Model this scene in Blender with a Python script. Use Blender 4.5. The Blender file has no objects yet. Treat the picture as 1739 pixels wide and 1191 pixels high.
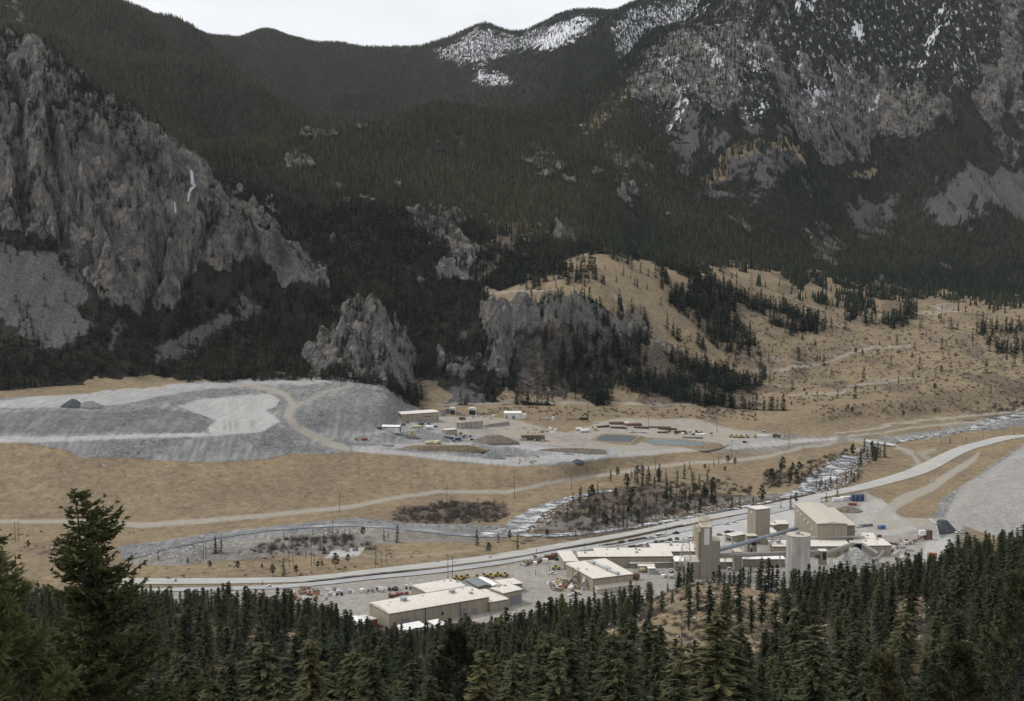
import bpy, bmesh, math, random
import numpy as np
from mathutils import Vector, Matrix, Euler

# ---------------------------------------------------------------- camera, world, sun, exposure
sc = bpy.context.scene
ZC = 254.0                                   # the photographer stands 254 m above the valley floor
HF = math.radians(40.0)
FPX = 869.5 / math.tan(HF / 2)               # focal length in photo pixels
PITCH = math.atan(241.5 / FPX)
cam_d = bpy.data.cameras.new("camera")
cam = bpy.data.objects.new("camera", cam_d)
sc.collection.objects.link(cam)
cam.location = (0, 0, ZC)
cam.rotation_euler = (math.pi / 2 - PITCH, 0, 0)
cam_d.sensor_width = 36.0
cam_d.lens = 18.0 / math.tan(HF / 2)
cam_d.clip_start = 0.5
cam_d.clip_end = 40000
cam_d.dof.use_dof = True
cam_d.dof.focus_distance = 900.0
cam_d.dof.aperture_fstop = 3.2
sc.camera = cam

SUN_EL, SUN_AZ = math.radians(48), math.radians(-68)      # azimuth measured from +Y (view direction) towards +X
w = bpy.data.worlds.new("World")
sc.world = w
w.use_nodes = True
nt = w.node_tree
nt.nodes.clear()
def N(nt, typ, **kw):
    n = nt.nodes.new(typ)
    for k, v in kw.items():
        setattr(n, k, v)
    return n
out = N(nt, 'ShaderNodeOutputWorld')
bg = N(nt, 'ShaderNodeBackground')
sky = N(nt, 'ShaderNodeTexSky', sky_type='NISHITA', sun_disc=False, sun_elevation=SUN_EL, sun_rotation=SUN_AZ,
        altitude=1500, air_density=1.0, dust_density=3.0, ozone_density=1.0)
tc = N(nt, 'ShaderNodeTexCoord')
cl = N(nt, 'ShaderNodeTexNoise')
cl.inputs['Scale'].default_value = 3.2
cl.inputs['Detail'].default_value = 5
cl.inputs['Roughness'].default_value = 0.5
mp = N(nt, 'ShaderNodeMapping')
mp.inputs['Scale'].default_value = (1, 1, 2.5)
mp.inputs['Location'].default_value = (0.3, 0.1, 0.0)
nt.links.new(tc.outputs['Generated'], mp.inputs['Vector'])
nt.links.new(mp.outputs['Vector'], cl.inputs['Vector'])
cr = N(nt, 'ShaderNodeValToRGB')              # high thin overcast: pale grey to white cloud
cr.color_ramp.elements[0].position = 0.32
cr.color_ramp.elements[0].color = (7.0, 7.2, 7.7, 1)
cr.color_ramp.elements[1].position = 0.62
cr.color_ramp.elements[1].color = (9.3, 9.3, 9.3, 1)
nt.links.new(cl.outputs['Fac'], cr.inputs['Fac'])
mx = N(nt, 'ShaderNodeMix', data_type='RGBA')
mx.inputs['Factor'].default_value = 0.93
nt.links.new(sky.outputs['Color'], mx.inputs['A'])
nt.links.new(cr.outputs['Color'], mx.inputs['B'])
nt.links.new(mx.outputs['Result'], bg.inputs['Color'])
bg.inputs['Strength'].default_value = 0.1
nt.links.new(bg.outputs['Background'], out.inputs['Surface'])

sun_d = bpy.data.lights.new("sun", 'SUN')
sun_d.energy = 2.0
sun_d.angle = math.radians(10)
sun_d.color = (1.0, 0.96, 0.9)
sun = bpy.data.objects.new("sun", sun_d)
sc.collection.objects.link(sun)
sdir = Vector((math.sin(SUN_AZ) * math.cos(SUN_EL), math.cos(SUN_AZ) * math.cos(SUN_EL), math.sin(SUN_EL)))
sun.rotation_euler = sdir.to_track_quat('Z', 'Y').to_euler()
sun.location = (0, 0, 1500)

sc.view_settings.view_transform = 'Standard'
sc.view_settings.look = 'None'
sc.view_settings.exposure = 0.2
sc.view_settings.gamma = 1.0
sc.view_settings.use_curve_mapping = False
cy = sc.cycles
cy.max_bounces = 4
cy.diffuse_bounces = 2
cy.glossy_bounces = 2
cy.transmission_bounces = 2
cy.transparent_max_bounces = 4
cy.volume_bounces = 0
cy.caustics_reflective = False
cy.caustics_refractive = False
cy.use_denoising = True
cy.use_adaptive_sampling = True
cy.adaptive_threshold = 0.02
sc.render.use_persistent_data = False

# ---------------------------------------------------------------- pixel <-> world
SP, CP = math.sin(PITCH), math.cos(PITCH)
def uv(px, py):
    cx = (px - 869.5) / FPX
    cyy = (595.5 - py) / FPX
    d = CP + cyy * SP
    return cx / d, (cyy * CP - SP) / d
def proj(X, Y, Z):
    rz = Z - ZC
    dep = Y * CP - rz * SP
    return 869.5 + FPX * X / dep, 595.5 - FPX * (Y * SP + rz * CP) / dep
def at(px, py, z=0.0):
    u, v = uv(px, py)
    Y = (z - ZC) / v
    return Vector((u * Y, Y, z))

# ---------------------------------------------------------------- noise
def _h(ix, iy, s):
    n = (ix.astype(np.int64) * 374761393 + iy.astype(np.int64) * 668265263 + s * 974634821) & 0x7fffffff
    n = ((n ^ (n >> 13)) * 1274126177) & 0x7fffffff
    n = ((n ^ (n >> 15)) * 668265263) & 0x7fffffff
    return (n & 0xffff) / 65535.0
def vn(x, y, s=0):
    x0 = np.floor(x); y0 = np.floor(y)
    fx = x - x0; fy = y - y0
    fx = fx * fx * fx * (fx * (fx * 6 - 15) + 10); fy = fy * fy * fy * (fy * (fy * 6 - 15) + 10)
    a = _h(x0, y0, s); b = _h(x0 + 1, y0, s); c = _h(x0, y0 + 1, s); d = _h(x0 + 1, y0 + 1, s)
    return (a + (b - a) * fx) * (1 - fy) + (c + (d - c) * fx) * fy
def fbm(x, y, octv=4, s=0, g=0.5):
    t = 0; a = 1.0; n = 0
    c, sn = 0.8, 0.6
    for k in range(octv):
        t = t + a * (vn(x, y, s + k) - 0.5); n += a
        x, y = (c * x - sn * y) * 2.03 + 5.3, (sn * x + c * y) * 2.03 + 1.7
        a *= g
    return t / n * 2
def ridged(x, y, octv=4, s=0, g=0.5):
    t = 0; a = 1.0; n = 0
    c, sn = 0.8, 0.6
    for k in range(octv):
        t = t + a * (1 - np.abs(2 * vn(x, y, s + k) - 1)); n += a
        x, y = (c * x - sn * y) * 2.03 + 5.3, (sn * x + c * y) * 2.03 + 1.7
        a *= g
    return t / n * 2 - 1
def sstep(a, b, x):
    t = np.clip((x - a) / (b - a), 0, 1)
    return t * t * (3 - 2 * t)

# ---------------------------------------------------------------- terrain: profiles along lines of the valley and its ridges
def pchip(xs, ys, q):
    xs = np.asarray(xs, float); ys = np.asarray(ys, float)
    h = np.diff(xs); dl = np.diff(ys) / h
    m = np.zeros_like(ys)
    m[0], m[-1] = dl[0], dl[-1]
    for i in range(1, len(xs) - 1):
        if dl[i - 1] * dl[i] > 0:
            w1, w2 = 2 * h[i] + h[i - 1], h[i] + 2 * h[i - 1]
            m[i] = (w1 + w2) / (w1 / dl[i - 1] + w2 / dl[i])
    q = np.clip(q, xs[0], xs[-1])
    i = np.clip(np.searchsorted(xs, q, side='right') - 1, 0, len(xs) - 2)
    t = (q - xs[i]) / h[i]
    return ((1 + 2 * t) * (1 - t) ** 2 * ys[i] + t * (1 - t) ** 2 * h[i] * m[i]
            + t * t * (3 - 2 * t) * ys[i + 1] + t * t * (t - 1) * h[i] * m[i + 1])

def from_x_Y_z(x, Y, z):
    v = (z - ZC) / Y
    cyy = (v * CP + SP) / (CP - v * SP)
    return (x - 869.5) / FPX / (CP + cyy * SP), Y, z
def cYy(*pts):          # (x, depth, y)
    r = []
    for x, Y, y in pts:
        u, v = uv(x, y)
        r.append((u, Y, ZC + v * Y))
    return r
def cyz(*pts):          # (x, y, height)
    r = []
    for x, y, z in pts:
        u, v = uv(x, y)
        Y = (z - ZC) / v
        r.append((u, Y, z))
    return r
def cYz(*pts):          # (x, depth, height)
    return [from_x_Y_z(*p) for p in pts]

NC = 960
U = np.linspace(-0.50, 0.50, NC)
def ev(c):
    us = [p[0] for p in c]
    return pchip(us, [p[1] for p in c], U), pchip(us, [p[2] for p in c], U)

curves = []
def add(c): curves.append(ev(c))
def flat(Y, z): curves.append((np.full(NC, float(Y)), np.full(NC, float(z))))
flat(1, 252.2)
flat(15, 246)
flat(60, 226)
flat(150, 187)
add(cYz((-150, 300, 138), (600, 300, 138), (1100, 300, 143), (1500, 300, 150), (1890, 300, 156)))
add(cYz((-150, 450, 112), (500, 450, 106), (800, 450, 102), (1200, 450, 116), (1500, 450, 121), (1650, 450, 128), (1890, 450, 132)))
add(cYz((-150, 560, 92), (100, 560, 90), (400, 560, 87), (560, 560, 83), (650, 560, 75), (800, 560, 73), (900, 560, 79), (1000, 560, 87), (1080, 560, 92), (1190, 560, 103), (1320, 560, 99), (1450, 560, 97), (1600, 560, 106), (1739, 560, 114), (1890, 560, 118)))
add(cYz((-150, 690, 44), (400, 690, 38), (600, 690, 30), (900, 690, 26), (1190, 690, 36), (1500, 690, 38), (1890, 690, 45)))
flat(835, 0)
flat(870, 0)
add(cyz((-150, 885, 0), (0, 888, 0), (200, 892, 0), (350, 885, 2), (600, 868, 3), (750, 853, 3), (900, 835, 4), (1050, 800, 4), (1200, 778, 4), (1300, 762, 4), (1400, 754, 4), (1500, 742, 3), (1600, 735, 2), (1739, 726, 2), (1890, 724, 2)))
add(cyz((-150, 735, 49), (0, 745, 45), (100, 765, 38), (180, 780, 32), (350, 785, 29.5), (480, 778, 30), (590, 764, 28), (650, 768, 26), (750, 781, 22.5), (850, 788, 19.5), (960, 788, 17.5), (1050, 772, 14), (1200, 757, 9), (1300, 748, 7), (1400, 738, 6), (1500, 726, 6), (1600, 717, 6), (1739, 707, 5), (1890, 705, 5)))
add(cyz((-150, 730, 50), (0, 737, 48), (100, 739, 48), (200, 737, 48), (350, 736, 48), (430, 733, 48), (470, 730, 46), (510, 735, 38), (560, 742, 31), (650, 750, 25.5), (750, 765, 23), (850, 775, 19), (960, 778, 17), (1050, 764, 13), (1200, 750, 9), (1300, 742, 7), (1400, 730, 7), (1500, 716, 9), (1600, 702, 10), (1739, 690, 9), (1890, 688, 9)))
add(cyz((-150, 690, 66), (0, 693, 64), (150, 692, 63), (280, 690, 60), (330, 703, 52), (370, 705, 48), (440, 700, 48), (490, 700, 50), (530, 695, 52), (600, 690, 52), (650, 700, 44), (690, 724, 26), (750, 735, 23), (850, 745, 19), (1000, 745, 14), (1100, 738, 11), (1200, 735, 9), (1300, 732, 8), (1400, 722, 9), (1500, 706, 14), (1600, 691, 16), (1739, 675, 16), (1890, 672, 16)))
add(cyz((-150, 672, 66), (0, 664, 66), (100, 656, 66), (200, 653, 65), (300, 650, 63), (400, 650, 62), (500, 647, 62), (600, 650, 60), (650, 658, 56), (700, 690, 28), (750, 692, 24), (800, 688, 24), (900, 689, 20), (1000, 690, 18), (1100, 692, 17), (1200, 692, 18), (1300, 698, 18), (1400, 696, 22), (1500, 680, 28), (1600, 665, 30), (1739, 648, 32), (1890, 645, 32)))
add(cYy((-150, 1545, 605), (0, 1545, 600), (100, 1550, 598), (200, 1575, 596), (300, 1630, 596), (450, 1655, 606), (530, 1670, 610), (620, 1660, 604), (700, 1710, 645), (800, 1720, 640), (900, 1735, 640), (1000, 1750, 642), (1100, 1770, 650), (1200, 1800, 650), (1300, 1840, 652), (1400, 1880, 645), (1500, 1910, 630), (1600, 1930, 612), (1739, 1960, 600), (1890, 1970, 595)))
add(cYy((-150, 1690, 430), (0, 1690, 430), (100, 1700, 420), (200, 1700, 440), (300, 1730, 480), (400, 1745, 520), (500, 1760, 560), (560, 1760, 568), (620, 1725, 546), (640, 1725, 544), (690, 1770, 575), (760, 1830, 545), (850, 1800, 535), (900, 1790, 522), (1000, 1810, 530), (1100, 1860, 560), (1200, 1930, 570), (1300, 1990, 570), (1400, 2050, 560), (1500, 2100, 550), (1600, 2130, 540), (1739, 2160, 530), (1890, 2180, 525)))
add(cYy((-150, 1960, 95), (0, 1950, 75), (30, 1945, 68), (80, 1930, 92), (120, 1920, 116), (150, 1905, 150), (190, 1895, 185), (230, 1890, 200), (280, 1880, 258), (330, 1865, 286), (380, 1850, 345), (440, 1840, 390), (500, 1835, 435), (550, 1835, 482), (600, 1850, 495), (680, 1880, 490), (760, 1920, 490), (830, 1920, 492), (900, 1950, 470), (960, 1990, 448), (1020, 2030, 438), (1100, 2100, 450), (1200, 2210, 455), (1300, 2350, 460), (1400, 2420, 474), (1500, 2410, 495), (1600, 2460, 500), (1739, 2490, 510), (1890, 2490, 510)))
add(cYz((-150, 2100, 430), (0, 2080, 440), (150, 2030, 385), (230, 2010, 342), (330, 1985, 285), (440, 1940, 215), (550, 1910, 165)) + cYy((640, 1940, 455), (700, 1960, 450), (760, 1985, 452), (830, 1990, 460), (900, 2030, 452), (960, 2080, 437), (1020, 2120, 428), (1100, 2220, 436), (1200, 2350, 442), (1300, 2500, 455), (1400, 2560, 466), (1500, 2540, 482), (1600, 2580, 490), (1739, 2600, 497), (1890, 2600, 497)))
add(cYz((-150, 2500, 510), (0, 2450, 505), (150, 2350, 438), (230, 2300, 382)) + cYy((330, 2200, 285), (440, 2100, 335), (550, 2100, 375), (650, 2160, 352), (760, 2260, 340), (850, 2330, 345), (950, 2420, 340), (1050, 2520, 340), (1200, 2700, 330), (1300, 2760, 340), (1400, 2850, 378), (1500, 2900, 398), (1600, 2860, 398), (1739, 2860, 398), (1890, 2860, 398)))
Sc = cYy((-150, 2900, 20), (0, 2850, 55), (150, 2750, 130), (230, 2700, 182), (300, 2600, 225), (350, 2500, 248), (400, 2450, 243), (500, 2550, 236), (600, 2700, 224), (720, 2900, 208), (800, 3000, 200), (856, 3100, 193), (967, 3350, 162), (1053, 3450, 114), (1139, 3550, 62), (1232, 3700, 0), (1300, 3750, -45), (1450, 3800, -110), (1600, 3800, -120), (1890, 3800, -120))
add(Sc)
Sy, Sz = ev(Sc)
u350 = uv(350, 243)[0]; u300 = uv(300, 220)[0]
k = sstep(u300, u350 + 0.02, U)
curves.append((Sy + 170 + 80 * k, Sz + 30 * (1 - k) - 38 * k))
A = cYy((-150, 4000, -60), (0, 3900, -30), (100, 3800, -12), (165, 3700, 7), (241, 3600, 45), (310, 3500, 93), (380, 3400, 128), (431, 3300, 165), (483, 3200, 197), (566, 3250, 226), (640, 3450, 232), (720, 3700, 225), (800, 4000, 212), (856, 4100, 205), (967, 4300, 185), (1053, 4400, 150), (1139, 4500, 100), (1232, 4700, 40), (1300, 4800, 0), (1890, 4800, 0))
add(A)
Ay, Az = ev(A)
curves.append((Ay + 250, Az - 30))
B = cYy((-150, 5000, -45), (0, 4900, -20), (165, 4700, 5), (241, 4500, 30), (321, 4300, 57), (362, 4200, 97), (431, 4100, 138), (483, 4050, 170), (552, 4050, 203), (620, 4250, 206), (700, 4700, 190), (780, 5000, 178), (830, 5000, 172), (880, 4900, 148), (915, 4900, 116), (977, 4950, 78), (1032, 5050, 40), (1080, 5150, 13), (1139, 5300, -10), (1232, 5400, -60), (1890, 5400, -60))
add(B)
By, Bz = ev(B)
curves.append((By + 350, Bz - 25))
Cc = cYy((-150, 6000, -30), (0, 6000, -12), (165, 6000, -2), (241, 6050, 24), (262, 6100, 35), (310, 6300, 52), (350, 6400, 68), (400, 6600, 72), (455, 6800, 58), (500, 6850, 70), (560, 6900, 83), (640, 6900, 90), (690, 6900, 90), (735, 6900, 80), (790, 6900, 55), (822, 6900, 45), (860, 6900, 57), (885, 6900, 60), (950, 6800, 35), (985, 6800, 25), (1035, 6700, 25), (1080, 6500, 8), (1150, 6500, -20), (1300, 6500, -80), (1890, 6500, -80))
add(Cc)
Cy_, Cz_ = ev(Cc)
curves.append((Cy_ + 700, Cz_ - 180))
curves.append((np.full(NC, 9500.0), Cz_ - 400))
KY = np.array([c[0] for c in curves]); KZ = np.array([c[1] for c in curves])
for i in range(1, len(KY)):
    KY[i] = np.maximum(KY[i], KY[i - 1] + 6)

YG = np.concatenate([np.linspace(1, 60, 36)[:-1], np.linspace(60, 300, 90)[:-1], np.linspace(300, 850, 190)[:-1],
                     np.linspace(850, 1700, 480)[:-1], np.linspace(1700, 2000, 230)[:-1], np.linspace(2000, 2800, 240)[:-1],
                     np.linspace(2800, 4000, 240)[:-1], np.linspace(4000, 7000, 230)[:-1], np.linspace(7000, 9500, 12)])
NR = len(YG)
def pchip_cols(KY, KZ, q):
    n, m = KY.shape
    h = np.diff(KY, axis=0); dl = np.diff(KZ, axis=0) / h
    M = np.zeros_like(KZ)
    M[0], M[-1] = dl[0], dl[-1]
    a, b = dl[:-1], dl[1:]
    w1, w2 = 2 * h[1:] + h[:-1], h[1:] + 2 * h[:-1]
    with np.errstate(divide='ignore', invalid='ignore'):
        mm = (w1 + w2) / (w1 / a + w2 / b)
    M[1:-1] = np.where(a * b > 0, mm, 0.25 * (a + b))
    o = np.zeros((len(q), m))
    ar = np.arange(m)
    for r, y in enumerate(q):
        i = np.clip((KY <= y).sum(axis=0) - 1, 0, n - 2)
        hh = h[i, ar]; t = np.clip((y - KY[i, ar]) / hh, 0, 1)
        o[r] = ((1 + 2 * t) * (1 - t) ** 2 * KZ[i, ar] + t * (1 - t) ** 2 * hh * M[i, ar]
                + t * t * (3 - 2 * t) * KZ[i + 1, ar] + t * t * (t - 1) * hh * M[i + 1, ar])
    return o
ZG = pchip_cols(KY, KZ, YG)
XG = U[None, :] * YG[:, None]
YY = np.repeat(YG[:, None], NC, axis=1)
# waste-rock embankment on the right side of the valley
p0, p1 = at(1592, 884), at(1745, 752)
ex, ey = (p1.x - p0.x), (p1.y - p0.y)
L = math.hypot(ex, ey); ex /= L; ey /= L
side = (XG - p0.x) * ey - (YY - p0.y) * ex
along = (XG - p0.x) * ex + (YY - p0.y) * ey
ZG += np.clip(side, 0, 70) * 0.36 * sstep(-60, 40, along) * sstep(860, 930, YY) * (1 - sstep(1500, 1800, YY))
EMB = sstep(0, 8, side) * sstep(-60, 40, along) * sstep(860, 930, YY) * (1 - sstep(1500, 1800, YY))
# ---------------------------------------------------------------- land cover: areas outlined on the terrain
RX0, RY0, RW, RH = -420, -260, 2580, 1600
def fill_poly(img, pts, val=1.0):
    P = np.array(pts, float) - (RX0, RY0)
    ya, yb = int(max(0, math.floor(P[:, 1].min()))), int(min(RH - 1, math.ceil(P[:, 1].max())))
    Q = np.roll(P, -1, axis=0)
    for r in range(ya, yb + 1):
        y = r + 0.5
        m = ((P[:, 1] <= y) & (Q[:, 1] > y)) | ((Q[:, 1] <= y) & (P[:, 1] > y))
        if not m.any(): continue
        a, b = P[m], Q[m]
        xs = np.sort(a[:, 0] + (y - a[:, 1]) / (b[:, 1] - a[:, 1]) * (b[:, 0] - a[:, 0]))
        for i in range(0, len(xs) - 1, 2):
            img[r, max(0, int(round(xs[i]))):max(0, int(round(xs[i + 1])))] = val
def fill_line(img, pts, wd, val=1.0):
    wds = wd if isinstance(wd, (list, tuple)) else [wd] * len(pts)
    # resample smoothly
    for i in range(len(pts) - 1):
        (xa, ya), (xb, yb) = pts[i], pts[i + 1]
        L = math.hypot(xb - xa, yb - ya) or 1
        nx, ny = -(yb - ya) / L, (xb - xa) / L
        a, b = wds[i] / 2, wds[i + 1] / 2
        fill_poly(img, [(xa + nx * a, ya + ny * a), (xb + nx * b, yb + ny * b), (xb - nx * b, yb - ny * b), (xa - nx * a, ya - ny * a)], val)
        fill_poly(img, [(xb + b * math.cos(t), yb + b * math.sin(t)) for t in np.linspace(0, 6.283, 9)[:-1]], val)
def blur(img, r):
    for ax in (0, 1):
        c = np.cumsum(np.concatenate([np.repeat(np.take(img, [0], axis=ax), r + 1, axis=ax), img, np.repeat(np.take(img, [-1], axis=ax), r, axis=ax)], axis=ax), axis=ax)
        n = img.shape[ax]
        img = (np.take(c, np.arange(2 * r + 1, 2 * r + 1 + n), axis=ax) - np.take(c, np.arange(0, n), axis=ax)) / (2 * r + 1)
    return img
PXG, PYG = proj(XG, YY, ZG)
jn = np.where(YY > 1430, 2.4, 1.0)
j1 = jn * (fbm(XG / 34, YY / 34, 3, 11) + .5 * fbm(XG / 8, YY / 8, 2, 17)); j2 = jn * (fbm(XG / 34, YY / 34, 3, 37) + .5 * fbm(XG / 8, YY / 8, 2, 47))
def sample(img, jit):
    x = np.clip(PXG + j1 * jit - RX0, 0, RW - 2); y = np.clip(PYG + j2 * jit - RY0, 0, RH - 2)
    xi = x.astype(int); yi = y.astype(int); fx = x - xi; fy = y - yi
    return (img[yi, xi] * (1 - fx) + img[yi, xi + 1] * fx) * (1 - fy) + (img[yi + 1, xi] * (1 - fx) + img[yi + 1, xi + 1] * fx) * fy
NEAR, VAL, MID, RGT, FAR = (0, 845), (845, 1720), (1430, 2600), (1700, 4200), (2500, 9600)
def layer(items, zone, jit, br=1):
    img = np.zeros((RH, RW))
    for it in items:
        if it[0] == 'p': fill_poly(img, it[1], it[2] if len(it) > 2 else 1.0)
        else: fill_line(img, it[1], it[2], it[3] if len(it) > 3 else 1.0)
    if br: img = blur(img, br)
    return sample(img, jit) * ((YY >= zone[0]) & (YY < zone[1]))

rock = np.maximum(
    layer([('p', [(-300, 50), (30, 62), (120, 108), (160, 168), (235, 196), (290, 255), (340, 284), (385, 340), (450, 386), (515, 440), (560, 480), (545, 502), (480, 482), (430, 440), (390, 470), (320, 475), (270, 525), (235, 545), (190, 535), (165, 485), (120, 470), (110, 410), (0, 395), (-300, 395)]),
           ('p', [(528, 612), (560, 573), (600, 550), (640, 541), (672, 560), (702, 600), (708, 640), (684, 664), (600, 645), (530, 640)]),
           ('p', [(560, 545), (600, 522), (628, 530), (612, 547)]),
           ('p', [(745, 640), (755, 600), (800, 590), (822, 600), (815, 640), (780, 655)], .8), ('p', [(826, 530), (870, 517), (1012, 519), (1080, 540), (1105, 565), (1060, 580), (980, 572), (930, 560), (880, 570), (872, 610), (875, 648), (838, 655), (826, 610)]), ('p', [(880, 575), (1060, 580), (1080, 620), (960, 670), (880, 660)], .45),
           ('p', [(700, 360), (745, 352), (795, 368), (790, 392), (740, 400), (700, 392)], .8), ('p', [(770, 425), (815, 408), (815, 450), (780, 450)], .6),
           ('p', [(445, 334), (462, 340), (466, 360), (452, 357)]), ('p', [(490, 430), (520, 440), (548, 480), (530, 480), (500, 455)])], MID, 9),
    layer([('p', [(905, 240), (930, 238), (962, 285), (930, 290), (900, 280)], .7), ('p', [(1032, 288), (1060, 300), (1096, 342), (1060, 340), (1035, 315)], .9),
           ('p', [(1010, 200), (1060, 160), (1139, 75), (1250, 5), (1320, -100), (2100, -120), (2100, 240), (1739, 260), (1650, 290), (1600, 250), (1500, 265), (1450, 275), (1350, 245), (1250, 230), (1150, 190), (1080, 190)], .5)], RGT, 12))
rock = np.maximum(rock, layer([('p', [(15, 0), (30, 10), (48, 60), (40, 62), (22, 25)], .8), ('p', [(215, 165), (230, 168), (228, 178), (212, 172)], .9)], FAR, 4))
patch = sstep(-0.14, 0.20, fbm(XG / 110, YY / 170, 4, 71) + 0.45 * fbm(XG / 28, YY / 50, 3, 75))
rock = np.where((YY > 2650) & (rock > 0), rock * 1.5 * patch, rock)
scree = np.maximum(
    layer([('p', [(-300, 432), (0, 428), (60, 432), (100, 418), (140, 432), (165, 460), (150, 500), (125, 520), (150, 562), (118, 587), (60, 587), (20, 560), (-300, 565)]),
           ('p', [(262, 604), (300, 572), (350, 545), (425, 497), (448, 512), (420, 535), (380, 560), (345, 590), (312, 617), (290, 622), (276, 618)]), ('p', [(180, 600), (215, 560), (225, 575), (200, 605)], .6), ('p', [(0, 395), (20, 420), (-10, 440), (-200, 440), (-200, 395)], .7),
           ('p', [(750, 655), (800, 648), (822, 668), (800, 688), (760, 684)], .9)], MID, 11, 4),
    layer([('p', [(1440, 352), (1475, 336), (1500, 347), (1532, 330), (1502, 372), (1482, 402), (1455, 392), (1440, 378)]),
           ('p', [(1572, 332), (1620, 322), (1660, 290), (1739, 284), (2000, 270), (2000, 390), (1739, 392), (1640, 382), (1592, 366)]),
           ('p', [(1136, 172), (1150, 190), (1165, 215), (1187, 270), (1168, 270), (1142, 225)]), ('p', [(1168, 180), (1180, 200), (1190, 240), (1178, 240)]), ('p', [(1195, 240), (1230, 245), (1228, 270), (1200, 262)], .8),
           ('p', [(1262, 200), (1280, 230), (1282, 258), (1268, 250)], .9), ('p', [(1308, 272), (1330, 238), (1348, 236), (1325, 272)]), ('p', [(1365, 340), (1405, 305), (1400, 320), (1375, 340)], .8),
           ('p', [(1195, 300), (1290, 290), (1365, 290), (1362, 300), (1290, 304), (1200, 318)]), ('p', [(1280, 312), (1362, 308), (1340, 325), (1282, 336)])], RGT, 11, 4))
grass = np.maximum(
    layer([('p', [(815, 497), (850, 486), (905, 463), (960, 440), (1040, 430), (1100, 445), (1170, 460), (1250, 449), (1330, 454), (1400, 474), (1460, 490), (1520, 505), (1600, 499), (1739, 514), (2000, 520), (2000, 760), (1300, 740), (1050, 700), (1000, 693), (930, 690), (860, 688), (800, 688), (690, 700), (720, 660), (745, 655), (800, 680), (880, 672), (960, 672), (1040, 655), (1082, 620), (1112, 572), (1080, 537), (1012, 517), (870, 515), (835, 525)]),
           ('p', [(265, 662), (300, 652), (340, 644), (372, 648), (330, 656), (280, 672), (200, 670)]), ('p', [(60, 668), (150, 652), (290, 640), (290, 662), (150, 668)], .8)], MID, 7),
    layer([('p', [(1195, 282), (1280, 272), (1362, 268), (1365, 292), (1290, 290), (1196, 300)], .9), ('p', [(975, 205), (1000, 195), (1060, 160), (1075, 165), (1020, 215), (990, 215)], .6), ('p', [(1470, 280), (1495, 270), (1494, 284), (1440, 302)], .8)], RGT, 6))
outc = sstep(.42, .55, fbm(XG / 85, YY / 110, 4, 111) + .3 * fbm(XG / 20, YY / 30, 2, 113)) * (YY > 1780) * (YY < 3300) * (PXG > 380) * (grass < .15)
rock = np.maximum(rock, .75 * outc)
brown = np.maximum(
    layer([('p', [(832, 362), (850, 366), (908, 378), (912, 400), (880, 402), (850, 430), (820, 480), (805, 470), (822, 430), (850, 400)], .9), ('p', [(1060, 585), (1110, 575), (1150, 600), (1240, 625), (1300, 640), (1290, 690), (1200, 700), (1085, 685), (1075, 640)], .75), ('p', [(690, 640), (720, 640), (720, 690), (690, 690)], .6), ('p', [(430, 630), (470, 632), (560, 645), (540, 650), (440, 648)], .8),
           ('p', [(940, 560), (1040, 560), (1080, 600), (1040, 655), (960, 672), (880, 672), (900, 610)], .55), ('p', [(1070, 470), (1360, 470), (1420, 520), (1380, 570), (1140, 560)], .35)], MID, 10, 3),
    layer([('p', [(860, 905), (885, 875), (960, 848), (1040, 832), (1100, 828), (1160, 842), (1300, 845), (1400, 835), (1440, 790), (1480, 760), (1500, 762), (1440, 832), (1300, 872), (1100, 902), (1000, 917), (890, 917)], .8), ('p', [(660, 880), (690, 862), (760, 848), (850, 855), (868, 875), (840, 890), (700, 892)], .75), ('p', [(1640, 690), (1739, 680), (2000, 670), (2000, 715), (1739, 705), (1640, 712)], .7),
           ('p', [(60, 935), (130, 925), (130, 938), (70, 945)], .7), ('p', [(270, 930), (500, 915), (640, 905), (640, 930), (500, 945), (300, 960)], .5), ('p', [(910, 752), (960, 756), (1030, 763), (1036, 770), (990, 773), (915, 766)], .8), ('p', [(800, 742), (822, 724), (850, 730), (884, 745), (860, 760), (815, 752)], .55)], VAL, 13, 3))
hp = sstep(.02, .38, fbm(XG / 55, YY / 90, 4, 101)) * sstep(1650, 1720, YY) * (YY < 2600) * np.clip(grass, 0, 1)
brown = np.maximum(brown, .52 * hp)
VALLEY = (YY >= 845) & (PYG > 600)
rowQ = KY[14][None, :]                        # back of the valley floor
inval = (YY >= 845) & (YY < rowQ)
grass = np.where(inval, 1.0, grass)
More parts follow.
